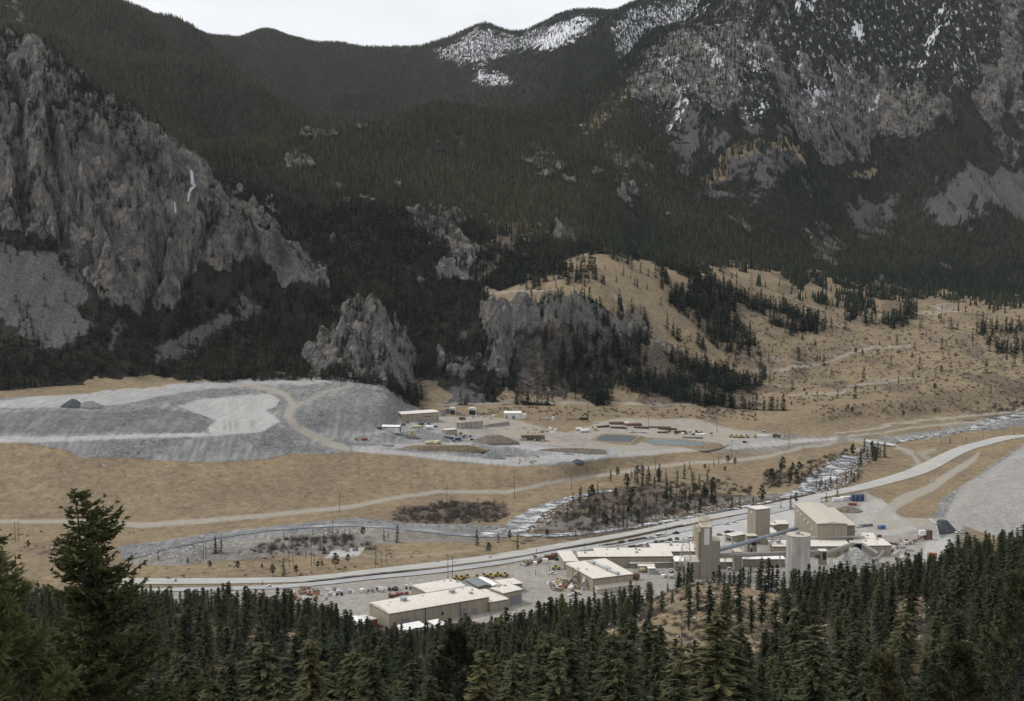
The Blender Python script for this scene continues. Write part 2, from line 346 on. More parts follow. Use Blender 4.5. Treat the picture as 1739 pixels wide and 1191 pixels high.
grey = layer([('p', [(-420, 1004), (260, 1003), (480, 996), (640, 985), (850, 963), (960, 938), (1150, 900), (1350, 858), (1470, 836), (1500, 850), (1520, 872), (1560, 890), (1640, 880), (1640, 1100), (-420, 1100)], .44), ('p', [(-420, 735), (0, 744), (60, 755), (100, 763), (122, 768), (130, 777), (230, 780), (350, 787), (440, 783), (500, 770), (560, 772), (600, 766), (640, 768), (700, 776), (800, 789), (850, 791), (960, 791), (1040, 777), (1060, 768), (1040, 762), (990, 762), (940, 760), (900, 752), (830, 745), (760, 735), (720, 700), (705, 690), (680, 672), (640, 650), (560, 643), (450, 644), (330, 650), (270, 662), (150, 667), (60, 674), (-420, 684)]),
              ('p', [(196, 930), (300, 915), (420, 898), (600, 878), (690, 890), (850, 893), (872, 908), (820, 922), (650, 925), (560, 945), (480, 945), (300, 962), (225, 960)], .52), ('p', [(196, 932), (300, 915), (420, 898), (600, 878), (690, 888), (850, 893), (860, 900), (690, 900), (600, 894), (450, 912), (300, 935), (215, 950)], .85), ('p', [(900, 900), (1000, 905), (1080, 890), (1160, 862), (1300, 850), (1400, 838), (1440, 790), (1400, 795), (1370, 830), (1280, 842), (1150, 850), (1080, 870), (960, 880)], .45),
              ('p', [(1440, 770), (1490, 745), (1600, 728), (1739, 700), (2000, 690), (2000, 710), (1739, 722), (1620, 738), (1520, 752)], .7),
              ('p', [(1160, 762), (1240, 748), (1330, 740), (1400, 738), (1500, 735), (1480, 745), (1400, 760), (1300, 772), (1180, 770)], .5),
              ('p', [(1740, 752), (1600, 850), (1583, 882), (1600, 887), (1632, 830), (1745, 765)], 1.0), ('p', [(1745, 752), (1625, 840), (1600, 885), (1660, 905), (1739, 925), (2100, 940), (2100, 700)], .62)], VAL, 2)
mound_l = layer([('p', [(-420, 697), (0, 698), (150, 697), (270, 693), (322, 700), (346, 712), (362, 722), (350, 736), (200, 739), (0, 739), (-420, 737)], .85), ('p', [(505, 735), (535, 702), (640, 680), (695, 692), (700, 716), (640, 732), (590, 738)], .75), ('p', [(432, 714), (470, 700), (482, 716), (530, 748), (505, 757), (450, 737)], .6), ('p', [(300, 672), (380, 660), (450, 660), (480, 668), (440, 671), (340, 680)], .7), ('p', [(120, 770), (350, 775), (480, 770), (440, 782), (350, 786), (230, 780)], .4), ('p', [(1745, 770), (1640, 845), (1615, 885), (1660, 902), (1739, 915), (2100, 930), (2100, 720)], .45)], VAL, 5, 3)
scree = np.where(inval, mound_l, scree)
grey = grey * (1 - .58 * mound_l)
pale = layer([('p', [(-420, 736), (0, 741), (100, 742), (200, 739), (350, 736), (362, 742), (200, 747), (60, 752), (-420, 748)], .8),
              ('p', [(300, 690), (340, 680), (380, 675), (450, 671), (478, 678), (470, 690), (452, 697), (476, 716), (445, 735), (360, 742), (353, 728), (367, 716), (340, 705), (318, 697)], .75),
              ('p', [(-420, 684), (0, 681), (60, 674), (150, 668), (270, 658), (330, 651), (450, 646), (560, 645), (565, 652), (440, 654), (330, 664), (200, 688), (100, 693), (0, 694), (-420, 694)], .6),
              ('p', [(590, 762), (600, 742), (680, 735), (720, 728), (760, 740), (800, 748), (840, 762), (870, 760), (960, 775), (1035, 772), (1200, 763), (1330, 748), (1330, 738), (1250, 730), (1180, 712), (1040, 712), (960, 735), (900, 720), (860, 712), (750, 705), (690, 718), (640, 735), (600, 738)], .4), ('p', [(590, 762), (640, 757), (740, 752), (800, 752), (800, 758), (680, 762)], .55),
              ('l', [(600, 762), (700, 772), (800, 782), (880, 786), (960, 778), (1000, 776), (1100, 770), (1200, 762), (1330, 752), (1420, 745)], [9, 8, 9, 14, 14, 9, 8, 7, 8, 6], .6), ('l', [(850, 752), (900, 762), (960, 768), (960, 778)], 8, .7),
              ('p', [(260, 1004), (480, 996), (640, 985), (850, 963), (960, 938), (1150, 900), (1350, 858), (1470, 836), (1500, 850), (1520, 872), (1560, 890), (1640, 880), (1600, 1000), (1600, 1100), (500, 1100), (260, 1100)], .36),
              ('p', [(1040, 926), (1180, 895), (1262, 880), (1340, 866), (1362, 870), (1345, 902), (1260, 925), (1100, 935)], .9), ('p', [(1470, 850), (1500, 850), (1530, 880), (1560, 900), (1480, 915), (1440, 900)], .65), ('p', [(1425, 965), (1450, 925), (1470, 935), (1490, 965)], .9), ('p', [(1560, 960), (1580, 905), (1620, 915), (1610, 960)], .75),
              ('p', [(1630, 828), (1739, 762), (2000, 690), (2000, 940), (1739, 925), (1660, 903), (1606, 880)], .38),
              ('p', [(565, 935), (620, 930), (610, 945), (550, 948)], .9)], VAL, 1.2)
road = layer([('l', [(400, 655), (430, 656), (460, 662), (488, 673), (498, 688), (488, 706), (505, 726), (545, 748), (590, 764)], [6, 8, 9, 10, 11, 12, 13, 13, 10], .9), ('l', [(497, 692), (530, 676), (570, 662), (600, 655)], [7, 6, 5, 4], .7),
              ('l', [(-420, 886), (0, 886), (190, 887), (240, 893), (350, 886), (480, 873), (600, 860), (673, 846), (742, 836), (863, 836), (932, 821), (1018, 808), (1100, 795), (1180, 786), (1250, 783), (1300, 776), (1345, 765), (1420, 752)], [7, 7, 8, 10, 8, 7, 7, 6, 6, 6, 6, 6, 5, 5, 5, 5, 5, 5], .8),
              ('l', [(330, 925), (480, 918), (640, 948), (700, 945), (800, 935)], 3, .5),
              ('l', [(1480, 905), (1500, 875), (1530, 851), (1580, 830), (1620, 802), (1655, 780), (1660, 772)], [22, 18, 16, 14, 12, 9, 6], .8), ('l', [(1500, 895), (1540, 888), (1595, 885)], [16, 14, 8], .8), ('l', [(1604, 892), (1612, 872), (1650, 828), (1739, 760), (1800, 715)], [12, 11, 9, 7, 6], .55),
              ('l', [(1440, 748), (1500, 752), (1548, 770), (1562, 788), (1548, 800)], [6, 6, 7, 8, 8], .75), ('l', [(1590, 765), (1560, 770), (1590, 785)], 7, .5),
              ('l', [(1440, 742), (1500, 735), (1560, 726), (1640, 718), (1700, 712), (1739, 700)], 3, .9)], VAL, 1.2)
road = np.maximum(road, layer([('l', [(1610, 515), (1590, 522), (1640, 527), (1500, 535), (1440, 545)], 3, .8), ('l', [(1280, 627), (1400, 617), (1450, 600), (1480, 592), (1545, 588)], 3.5, .9), ('l', [(1250, 600), (1330, 610), (1400, 618)], 2.5, .6),
                               ('l', [(1340, 672), (1430, 668), (1456, 655), (1560, 640)], 2.5, .8), ('l', [(740, 686), (860, 684), (1000, 684), (1180, 688)], 2.5, .8), ('l', [(830, 497), (900, 490), (960, 490)], 4, .6), ('l', [(1040, 500), (1090, 560), (1140, 600)], 9, .45),
                               ('l', [(1420, 735), (1500, 725), (1600, 712), (1660, 706), (1739, 695)], 3, .9)], MID, 2))
pale = np.maximum(pale, .10 * np.clip(rock, 0, 1) * (PXG > 480) * (YY < 2050) * (YY > 1430))
soil = layer([('p', [(470, 905), (480, 915), (560, 912)], .5)], VAL, 2)
# openings in the near forest
op = layer([('p', [(1130, 1000), (1200, 975), (1320, 985), (1345, 1012), (1260, 1024), (1200, 1030), (1160, 1050), (1195, 1075), (1170, 1130), (1120, 1130), (1060, 1080), (1100, 1060)]), ('p', [(1200, 1040), (1280, 1020), (1370, 1035), (1350, 1100), (1250, 1110), (1190, 1150), (1150, 1150)]),
            ('p', [(940, 1090), (1010, 1072), (1060, 1078), (1050, 1105), (960, 1105)]), ('p', [(1480, 1060), (1490, 1015), (1560, 1010), (1600, 1030), (1580, 1075)]), ('p', [(345, 1095), (360, 1082), (450, 1070), (530, 1080), (530, 1098), (400, 1100)]), ('p', [(1330, 1100), (1420, 1075), (1440, 1110), (1380, 1150)])], NEAR, 26, 7)
snow = np.maximum(layer([('p', [(738, 88), (790, 60), (822, 48), (880, 66), (950, 38), (1032, 28), (1002, 60), (960, 105), (940, 80), (900, 92), (860, 100), (840, 112), (780, 112), (748, 105)], .55), ('p', [(905, 80), (960, 45), (1000, 35), (985, 70), (950, 90)], .95), ('p', [(800, 118), (860, 122), (868, 148), (808, 146)], .6), ('p', [(200, 15), (290, 50), (300, 62), (240, 30)], .3), ('p', [(400, 72), (460, 60), (480, 70), (420, 80)], .3),
                         ('p', [(1030, 60), (1080, 18), (1240, -20), (1170, 55), (1110, 95), (1050, 120)], .5), ('l', [(138, 28), (140, 60)], 4, .5), ('p', [(340, 70), (420, 90), (380, 85)], .3)], (3500, 9600), 6, 4),
                  layer([('p', [(1060, 150), (1139, 75), (1260, 0), (1330, -100), (1739, -120), (1739, 40), (1700, 120), (1560, 170), (1400, 210), (1250, 225), (1100, 200)], .35)] +
                        [('l', [(x, y), (x + dx, y + dy)], wd, .9) for x, y, dx, dy, wd in
                         ((1272, 60, 6, 60, 5), (1284, 60, -4, 25, 4), (1460, 50, 8, 38, 10), (1596, 35, -20, 38, 7), (1612, 0, -12, 30, 6), (1572, 90, -18, 40, 5), (1356, 92, 4, 25, 4), (1382, 122, 1, 40, 5), (1405, 145, -20, 35, 10), (1440, 110, -8, 16, 4), (1490, 170, -22, 40, 5), (1300, 105, -22, 36, 6), (1268, 205, 4, 20, 5), (1292, 200, 2, 30, 4), (1375, 5, -6, 20, 8), (1130, 100, 30, 110, 5), (1200, 90, 16, 60, 6), (1555, 175, -14, 18, 3))], RGT, 10, 2))
snow *= (YY > 2700)
snow = np.maximum(snow, layer([('l', [(326, 300), (327, 318), (331, 328), (324, 338), (319, 352)], [5, 6, 7, 5, 3], 1.0), ('l', [(300, 380), (300, 390)], 3, 1.)], (1700, 2000), 1, 1))

# tree density per vertex
mount = (YY >= rowQ)
D = np.where(mount, 1.0, 0.0)
D *= (1 - .97 * np.clip(scree, 0, 1)) * (1 - .72 * np.clip(rock, 0, 1)) * (1 - .98 * np.clip(grass, 0, 1)) * (1 - .5 * np.clip(snow, 0, 1)) * (1 - .75 * brown)
def density(items, zone, jit=9):
    global D
    img = np.full((RH, RW), -1.0)
    for it in items:
        fill_poly(img, it[0], it[1])
    x = np.clip(PXG + j1 * jit - RX0, 0, RW - 1).astype(int); y = np.clip(PYG + j2 * jit - RY0, 0, RH - 1).astype(int)
    v = img[y, x]
    D = np.where((v >= 0) & (YY >= zone[0]) & (YY < zone[1]) & mount, v, D)
clump = sstep(-0.08, 0.28, fbm(XG / 60, YY / 60, 3, 91) + .35 * fbm(XG / 16, YY / 40, 2, 95))
density([([(110, 330), (150, 300), (340, 292), (385, 345), (450, 392), (420, 440), (320, 470), (235, 540), (190, 530), (165, 480), (120, 470)], .07), ([(-300, 60), (30, 64), (120, 110), (220, 198), (250, 240), (180, 260), (100, 250), (0, 190), (-300, 190)], .75), ([(-300, 385), (0, 385), (110, 412), (120, 470), (100, 425), (0, 428), (-300, 430)], .92), ([(10, 360), (40, 360), (40, 440), (10, 440)], .8), ([(125, 430), (150, 440), (165, 475), (130, 480)], .7), ([(205, 440), (222, 440), (232, 500), (205, 490)], .8),
         ([(0, 490), (40, 500), (70, 560), (60, 590), (0, 590)], .35), ([(170, 230), (230, 250), (230, 330), (150, 330)], .3), ([(310, 480), (400, 440), (440, 470), (540, 500), (530, 520), (440, 540), (330, 545)], .92), ([(355, 340), (420, 400), (440, 440), (390, 440), (340, 380)], .55),
         ([(735, 660), (745, 600), (800, 590), (850, 600), (900, 560), (960, 570), (960, 660), (820, 650)], .30), ([(960, 600), (1085, 595), (1085, 680), (960, 690)], .6), ([(1090, 470), (1200, 468), (1280, 458), (1360, 472), (1410, 503), (1440, 545), (1400, 560), (1340, 560), (1200, 545), (1110, 520)], .85),
         ([(1080, 680), (1080, 640), (1100, 608), (1250, 620), (1310, 645), (1300, 692), (1200, 702)], .6), ([(1260, 692), (1300, 685), (1410, 702), (1422, 727), (1340, 735), (1270, 722)], .6), ([(1130, 525), (1290, 540), (1330, 585), (1250, 592), (1150, 580)], .4), ([(1420, 500), (1560, 510), (1560, 545), (1440, 540)], .5),
         ([(1650, 510), (2000, 520), (2000, 640), (1680, 610)], .16), ([(900, 440), (1080, 440), (1100, 500), (1000, 495), (900, 480)], .25)], MID)
D = D * np.where((YY > 1430) & (YY < 7000), .70 + .30 * sstep(-.25, .1, fbm(XG / 45, YY / 45, 3, 121)), 1)
grove_hill = (PXG > 850) & (YY < 2500) & (grass > .3)
D = np.where((D > .05) & ((D < .7) | grove_hill) & (YY < 2600), D * 1.6 * clump, D)
D = np.where((YY > 2650) & (YY < 3900), np.maximum(D, np.where(rock > .3, .42, .62) * (scree < .3)), D)
D = np.where(mount & (grass > .8) & (D < .05) & (YY < 2600), .006, D)

# relief
qx = (XG * .80 + YY * .60); qy = (-XG * .60 + YY * .80)
diag = ridged(qx / 46 + .15 * fbm(XG / 60, YY / 60, 3, 43), qy / 190, 4, 41)
scree = np.maximum(scree, .75 * np.clip(rock, 0, 1) * (YY < 2650) * sstep(-.05, -.40, diag))
rock = np.where((scree > .3) & (YY < 2650), rock * .8, rock)
rg = ridged(XG / 55, YY / 130, 5, 3)
gul = ridged(XG / 300 + YY / 900, YY / 1500, 4, 21)
rk_m = np.clip(rock, 0, 1) * (YY < 2650)
n0 = fbm(XG / 120, YY / 120, 5, 5)
ZB = ZG.copy()
up = sstep(0, 60, YY - rowQ)
amp = np.where(YY < 850, 2.0, np.where(inval, .25, 1.0))
ZG = ZG + np.where(inval, .35 * n0, 0) + np.where(YY < 845, (3.0 * fbm(XG / 45, YY / 45, 4, 55) + 1.2 * ridged(XG / 14, YY / 14, 3, 57)) * sstep(20, 150, YY) * (1 - sstep(760, 845, YY)), 0)
ZG = ZG + up * np.where(YY < 2650, 5 * n0, 0)
ZG = ZG + up * rk_m * (16 * diag + 12 * rg + 8 * ridged(XG / 17, YY / 40, 3, 67) + 5 * fbm(XG / 9, YY / 14, 4, 63))
wR = sstep(2500, 2900, YY) * (1 - sstep(3900, 4300, YY)) * sstep(uv(950, 200)[0], uv(1180, 200)[0], U)[None, :]
ZG = ZG + wR * (58 * gul + 10 * rg * (.3 + rock) + 5 * fbm(XG / 30, YY / 40, 3, 13))
wF = sstep(2450, 3000, YY) * (1 - wR)
ZG = ZG + wF * (np.where(YY < 5600, 46, 24) * ridged(XG / 420 - YY / 2600, YY / 1300, 4, 31) + 7 * n0)
# rough ground of the waste rock
def carve(lines, amp, wd, bl, zone):
    img = np.zeros((RH, RW))
    for L_ in lines: fill_line(img, L_, wd)
    return amp * sample(blur(blur(img, bl), bl), 6) * ((YY >= zone[0]) & (YY < zone[1]))
CL = (1500, 1990)
ribs = [[(212, 318), (232, 365), (256, 410), (285, 440)], [(143, 455), (180, 450), (205, 500), (238, 537)], [(330, 420), (290, 470), (255, 532)], [(165, 215), (190, 270), (205, 310), (212, 330)], [(60, 150), (70, 230), (60, 300), (80, 370), (100, 410)], [(275, 270), (280, 310), (288, 350), (300, 380)], [(0, 260), (20, 330), (15, 390)], [(100, 260), (140, 330), (160, 400), (172, 440)], [(400, 405), (460, 440), (510, 470)]]
gul_l = [[(112, 245), (116, 280), (126, 330), (142, 380), (165, 425), (200, 470), (218, 510)], [(185, 290), (212, 325), (240, 368), (265, 412), (272, 450), (262, 500)], [(296, 405), (290, 430), (272, 482), (250, 525)], [(20, 130), (35, 210), (36, 300), (40, 390)], [(240, 245), (252, 290), (262, 330)], [(80, 200), (92, 290), (108, 370), (118, 420)], [(360, 360), (345, 420), (320, 480)], [(440, 400), (430, 450), (400, 490)]]
cliff_c = carve(ribs, 46, 7, 5, CL) + carve(gul_l, -46, 7, 5, CL) + carve([[(600, 545), (585, 580), (575, 620)], [(640, 545), (650, 590), (660, 640)], [(850, 530), (845, 580), (850, 640)], [(930, 520), (935, 550), (950, 580)]], 22, 6, 4, CL) + carve([[(620, 550), (618, 600), (625, 640)], [(870, 545), (868, 600), (872, 650)], [(960, 525), (975, 560), (985, 590)], [(900, 530), (905, 560)]], -22, 6, 4, CL)
ZG = ZG + cliff_c * up
gr = np.clip(grey - pale, 0, 1) * inval
ZG = ZG + gr * (PYG < 800) * (1.1 * fbm(XG / 9, YY / 9, 3, 44) + .8 * ridged(XG / 22, YY / 22, 3, 46))

def gz(x, y):
    """terrain height at world x, y (arrays)"""
    x = np.asarray(x, float); y = np.asarray(y, float)
    r = np.clip(np.searchsorted(YG, y) - 1, 0, NR - 2); fr = np.clip((y - YG[r]) / (YG[r + 1] - YG[r]), 0, 1)
    c = np.clip((x / y - U[0]) / (U[1] - U[0]), 0, NC - 1.001); ci = c.astype(int); fc = c - ci
    return (ZG[r, ci] * (1 - fc) + ZG[r, ci + 1] * fc) * (1 - fr) + (ZG[r + 1, ci] * (1 - fc) + ZG[r + 1, ci + 1] * fc) * fr
def gv(G, x, y):
    r = np.clip(np.round(np.interp(y, YG, np.arange(NR))), 0, NR - 1).astype(int)
    c = np.clip(np.round((x / y - U[0]) / (U[1] - U[0])), 0, NC - 1).astype(int)
    return G[r, c]
VG = (ZG - ZC) / YG[:, None]
VMAX = np.maximum.accumulate(VG, axis=0)         # skyline seen so far along each line of sight
def ground(px, py, ymin=845.0):
    """first terrain point met along the sight line of a photo pixel, beyond ymin"""
    u, v = uv(px, py)
    c = int(np.clip(round((u - U[0]) / (U[1] - U[0])), 0, NC - 1))
    r0 = int(np.searchsorted(YG, ymin))
    col = VG[r0:, c]
    hit = np.nonzero(col >= v)[0]
    i = (hit[0] if len(hit) else len(col) - 1) + r0
    if i > r0:
        a, b = VG[i - 1, c], VG[i, c]
        t = (v - a) / (b - a) if b != a else 0
        Y = YG[i - 1] + max(0, min(1, t)) * (YG[i] - YG[i - 1])
    else: Y = YG[i]
    return Vector((u * Y, Y, float(gz(u * Y, Y))))

# ---------------------------------------------------------------- node helpers
def mat(name):
    m = bpy.data.materials.new(name); m.use_nodes = True
    t = m.node_tree
    b = t.nodes['Principled BSDF']
    b.inputs['Roughness'].default_value = 0.9
    b.inputs['Specular IOR Level'].default_value = 0.2
    return m, t, b
def noise(t, scale, detail=4, rough=.55, vec=None, dim='3D', dist=0):
    n = N(t, 'ShaderNodeTexNoise')
    n.inputs['Scale'].default_value = scale; n.inputs['Detail'].default_value = detail; n.inputs['Roughness'].default_value = rough
    n.inputs['Distortion'].default_value = dist
    if vec is not None: t.links.new(vec, n.inputs['Vector'])
    return n.outputs['Fac']
def ramp(t, fac, stops):
    r = N(t, 'ShaderNodeValToRGB')
    e = r.color_ramp.elements
    while len(e) < len(stops): e.new(0.5)
    for i, (p, c) in enumerate(stops):
        e[i].position = p; e[i].color = (*c, 1) if not isinstance(c, (int, float)) else (c, c, c, 1)
    t.links.new(fac, r.inputs['Fac'])
    return r.outputs['Color']
def mixc(t, fac, a, b):
    m = N(t, 'ShaderNodeMix', data_type='RGBA')
    for key, val in (('Factor', fac), ('A', a), ('B', b)):
        if isinstance(val, (int, float)): m.inputs[key].default_value = val
        elif isinstance(val, tuple): m.inputs[key].default_value = (*val, 1)
        else: t.links.new(val, m.inputs[key])
    return m.outputs['Result']
def mth(t, op, a, b=None, clamp=False):
    m = N(t, 'ShaderNodeMath', operation=op); m.use_clamp = clamp
    for i, val in enumerate((a, b)):
        if val is None: continue
        if isinstance(val, (int, float)): m.inputs[i].default_value = val
        else: t.links.new(val, m.inputs[i])
    return m.outputs[0]
def mapv(t, vec, scale=(1, 1, 1), rot=(0, 0, 0)):
    m = N(t, 'ShaderNodeMapping')
    m.inputs['Scale'].default_value = scale; m.inputs['Rotation'].default_value = rot
    t.links.new(vec, m.inputs['Vector'])
    return m.outputs['Vector']
def bump(t, b, h, dist, strength=1.0):
    n = N(t, 'ShaderNodeBump')
    n.inputs['Strength'].default_value = strength; n.inputs['Distance'].default_value = dist
    t.links.new(h, n.inputs['Height'])
    t.links.new(n.outputs['Normal'], b.inputs['Normal'])

def terrain_material():
    m, t, b = mat('land')
    L = t.links
    geo = N(t, 'ShaderNodeNewGeometry'); pos = geo.outputs['Position']
    at1 = N(t, 'ShaderNodeAttribute', attribute_name='cover_a'); at2 = N(t, 'ShaderNodeAttribute', attribute_name='cover_b')
    s1 = N(t, 'ShaderNodeSeparateColor'); s2 = N(t, 'ShaderNodeSeparateColor')
    L.new(at1.outputs['Color'], s1.inputs[0]); L.new(at2.outputs['Color'], s2.inputs[0])
    aR, aS, aG, aE = s1.outputs[0], s1.outputs[1], s1.outputs[2], at1.outputs['Alpha']
    aP, aB, aN, aD = s2.outputs[0], s2.outputs[1], s2.outputs[2], at2.outputs['Alpha']
    nf = noise(t, .9, 5, .65, pos)            # about a metre
    nm = noise(t, .12, 5, .6, pos)            # about ten metres
    nl = noise(t, .018, 4, .55, pos)          # about sixty metres
    def edge(a, k=.35):
        # ragged border: weight pushed by noise
        return ramp(t, mth(t, 'ADD', a, mth(t, 'MULTIPLY', mth(t, 'SUBTRACT', nm, .5), k)), [(.32, 0.0), (.62, 1.0)])
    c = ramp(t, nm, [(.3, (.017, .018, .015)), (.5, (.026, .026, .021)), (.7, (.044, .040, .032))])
    gcol = mixc(t, ramp(t, nl, [(.38, 0.0), (.62, 1.0)]), ramp(t, nm, [(.3, (.145, .117, .084)), (.7, (.212, .170, .117))]), ramp(t, nm, [(.3, (.175, .138, .092)), (.7, (.262, .207, .134))]))
    spk = ramp(t, noise(t, .22, 4, .75, pos), [(.37, (.50, .48, .46)), (.47, (.92, .92, .92)), (.54, (1.02, 1, 1)), (.64, (1.25, 1.22, 1.16))])
    mul = N(t, 'ShaderNodeMix', data_type='RGBA', blend_type='MULTIPLY'); mul.inputs['Factor'].default_value = .55
    L.new(gcol, mul.inputs['A']); L.new(spk, mul.inputs['B'])
    gcol = mul.outputs['Result']
    c = mixc(t, edge(aG), c, gcol)
    bcol = ramp(t, noise(t, .3, 5, .7, pos), [(.36, (.050, .041, .034)), (.5, (.098, .080, .064)), (.64, (.17, .135, .10))])
    c = mixc(t, edge(aB, .6), c, bcol)
    # cliffs: bedded, cracked rock, with crevice shade painted into its colour
    pr = mapv(t, pos, (1, 1, .55), (.5, .35, 0))
    nr1 = noise(t, .05, 7, .68, pr, dist=.3); nr2 = noise(t, .4, 6, .7, mapv(t, pos, (1, 1, .4)))
    def crag(sc_, rot, st):
        n = N(t, 'ShaderNodeTexNoise', noise_type='RIDGED_MULTIFRACTAL'); n.normalize = True
        n.inputs['Scale'].default_value = sc_; n.inputs['Detail'].default_value = 6; n.inputs['Roughness'].default_value = .6
        n.inputs['Offset'].default_value = 1.0; n.inputs['Gain'].default_value = 1.6
        L.new(mapv(t, pos, st, rot), n.inputs['Vector']); return n.outputs['Fac']
    cg1 = crag(.030, (.4, .9, .3), (1, 1, .35)); cg2 = crag(.085, (.2, -.5, .2), (1, 1, .5))
    vor = N(t, 'ShaderNodeTexVoronoi', feature='DISTANCE_TO_EDGE'); vor.inputs['Scale'].default_value = .09
    L.new(mapv(t, pos, (1, 1, .35), (.3, .2, 0)), vor.inputs['Vector'])
    crevice_shade = mixc(t, .55, ramp(t, mth(t, 'ADD', vor.outputs['Distance'], mth(t, 'MULTIPLY', nr2, .10)), [(.03, .35), (.10, 1.0)]), ramp(t, mth(t, 'ADD', mth(t, 'MULTIPLY', cg1, .5), mth(t, 'MULTIPLY', cg2, .5)), [(.15, .45), (.45, .95), (.75, 1.45)]))
    rcol = mixc(t, ramp(t, nr2, [(.38, 0.0), (.62, 1.0)]), ramp(t, nr1, [(.34, (.040, .038, .038)), (.5, (.094, .087, .082)), (.62, (.150, .137, .121))]), ramp(t, nr1, [(.36, (.072, .068, .066)), (.5, (.140, .130, .119)), (.62, (.22, .203, .178))]))
    mul = N(t, 'ShaderNodeMix', data_type='RGBA', blend_type='MULTIPLY'); mul.inputs['Factor'].default_value = .95
    L.new(rcol, mul.inputs['A']); L.new(crevice_shade, mul.inputs['B'])
    rmask = edge(aR, .9)
    c = mixc(t, rmask, c, mul.outputs['Result'])
    scol = mixc(t, ramp(t, noise(t, .07, 4, .65, mapv(t, pos, (1, .15, .15))), [(.40, 0.0), (.60, 1.0)]), ramp(t, noise(t, .35, 4, .7, pos), [(.36, (.044, .042, .044)), (.5, (.068, .064, .066)), (.64, (.098, .092, .092))]), ramp(t, noise(t, .35, 4, .7, pos), [(.36, (.066, .062, .063)), (.5, (.092, .087, .088)), (.64, (.128, .121, .119))]))
    c = mixc(t, edge(aS, .45), c, scol)
    n3 = noise(t, .30, 4, .7, mapv(t, pos, (1, .7, 2.2)))        # rubble, three to six metres
    nst = noise(t, .22, 4, .65, mapv(t, pos, (1, .12, .12)))      # runnels down the faces
    ecol = mixc(t, ramp(t, mth(t, 'ADD', mth(t, 'MULTIPLY', nl, .6), mth(t, 'MULTIPLY', nm, .5)), [(.47, 0.0), (.63, 1.0)]), ramp(t, n3, [(.36, (.082, .085, .086)), (.5, (.158, .161, .16)), (.64, (.228, .229, .225))]), ramp(t, nst, [(.36, (.155, .158, .157)), (.5, (.218, .22, .216)), (.64, (.288, .287, .278))]))
    c = mixc(t, edge(aE, .15), c, ecol)
    pcol = mixc(t, nm, ramp(t, n3, [(.36, (.31, .31, .305)), (.64, (.43, .425, .41))]), ramp(t, nst, [(.36, (.40, .40, .395)), (.64, (.51, .505, .49))]))
    c = mixc(t, aP, c, pcol)
    dcol = ramp(t, noise(t, .25, 4, .6, pos), [(.3, (.25, .235, .20)), (.7, (.345, .325, .285))])
    c = mixc(t, aD, c, dcol)
    # snow lying between the trees
    ns = noise(t, .12, 6, .8, mapv(t, pos, (1, .35, .35)))
    sm = ramp(t, mth(t, 'ADD', mth(t, 'MULTIPLY', aN, .62), mth(t, 'MULTIPLY', mth(t, 'SUBTRACT', ns, .5), 1.3)), [(.30, 0.0), (.40, 1.0)])
    sm = mth(t, 'MULTIPLY', sm, ramp(t, aN, [(.05, 0.0), (.2, 1.0)]))
    c = mixc(t, mth(t, 'MULTIPLY', sm, .9), c, (.62, .63, .66))
    L.new(c, b.inputs['Base Color'])
    rk = mth(t, 'MULTIPLY', rmask, mth(t, 'ADD', mth(t, 'MULTIPLY', cg1, 9.0), mth(t, 'MULTIPLY', cg2, 5.0)))
    hh = mth(t, 'ADD', rk, mth(t, 'ADD', mth(t, 'MULTIPLY', nm, 1.6), mth(t, 'MULTIPLY', n3, mth(t, 'ADD', mth(t, 'MULTIPLY', aE, 2.2), .7))))
    bump(t, b, hh, 1.0, .8)
    b.inputs['Roughness'].default_value = 1.0
    b.inputs['Specular IOR Level'].default_value = 0.0
    return m
M_LAND = terrain_material()
LAB = {}
def structure(o, kind='structure'):
    o['kind'] = kind
    return o
covA = np.stack([rock, scree, np.where(YY < 845, .78 * op, grass), grey], -1).astype(np.float32)
covB = np.stack([pale, np.where(YY < 845, .48 * (1 - .5 * op), brown), snow, road], -1).astype(np.float32)
covA = np.clip(covA, 0, 1); covB = np.clip(covB, 0, 1)
# land at the pad and dam loses its grass layer automatically because grey lies over it
def sheet(name, r0, r1, sel=None):
    idx = np.arange(NR * NC).reshape(NR, NC)
    q = np.stack([idx[r0:r1 - 1, :-1], idx[r0:r1 - 1, 1:], idx[r0 + 1:r1, 1:], idx[r0 + 1:r1, :-1]], -1).reshape(-1, 4)
    if sel is not None: q = q[sel.reshape(-1)]
    used, inv = np.unique(q.reshape(-1), return_inverse=True)
    me = bpy.data.meshes.new(name)
    co = np.stack([XG.reshape(-1)[used], YY.reshape(-1)[used], ZG.reshape(-1)[used]], -1).astype(np.float32)
    me.vertices.add(len(used)); me.vertices.foreach_set('co', co.reshape(-1))
    me.loops.add(len(inv)); me.loops.foreach_set('vertex_index', inv.astype(np.int32).reshape(-1))
    nf = len(q)
    me.polygons.add(nf); me.polygons.foreach_set('loop_start', np.arange(0, nf * 4, 4, dtype=np.int32))
    flat_r = (np.clip(rock, 0, 1) * (YY < 2650)).reshape(-1)[used][inv.reshape(-1, 4)[:, 0]] > .25      # broken rock keeps its facets
    me.polygons.foreach_set('use_smooth', ~flat_r)
    me.update(calc_edges=True)
    for an, arr in (('cover_a', covA), ('cover_b', covB)):
        a = me.attributes.new(an, 'FLOAT_COLOR', 'POINT')
        a.data.foreach_set('color', arr.reshape(-1, 4)[used].reshape(-1))
    me.materials.append(M_LAND)
    o = bpy.data.objects.new(name, me); sc.collection.objects.link(o)
    return structure(o)
def rowi(y): return int(np.searchsorted(YG, y))
rv, rm, rf = rowi(845), rowi(1720), rowi(2650)
sheet('hillside', 0, rv + 1)
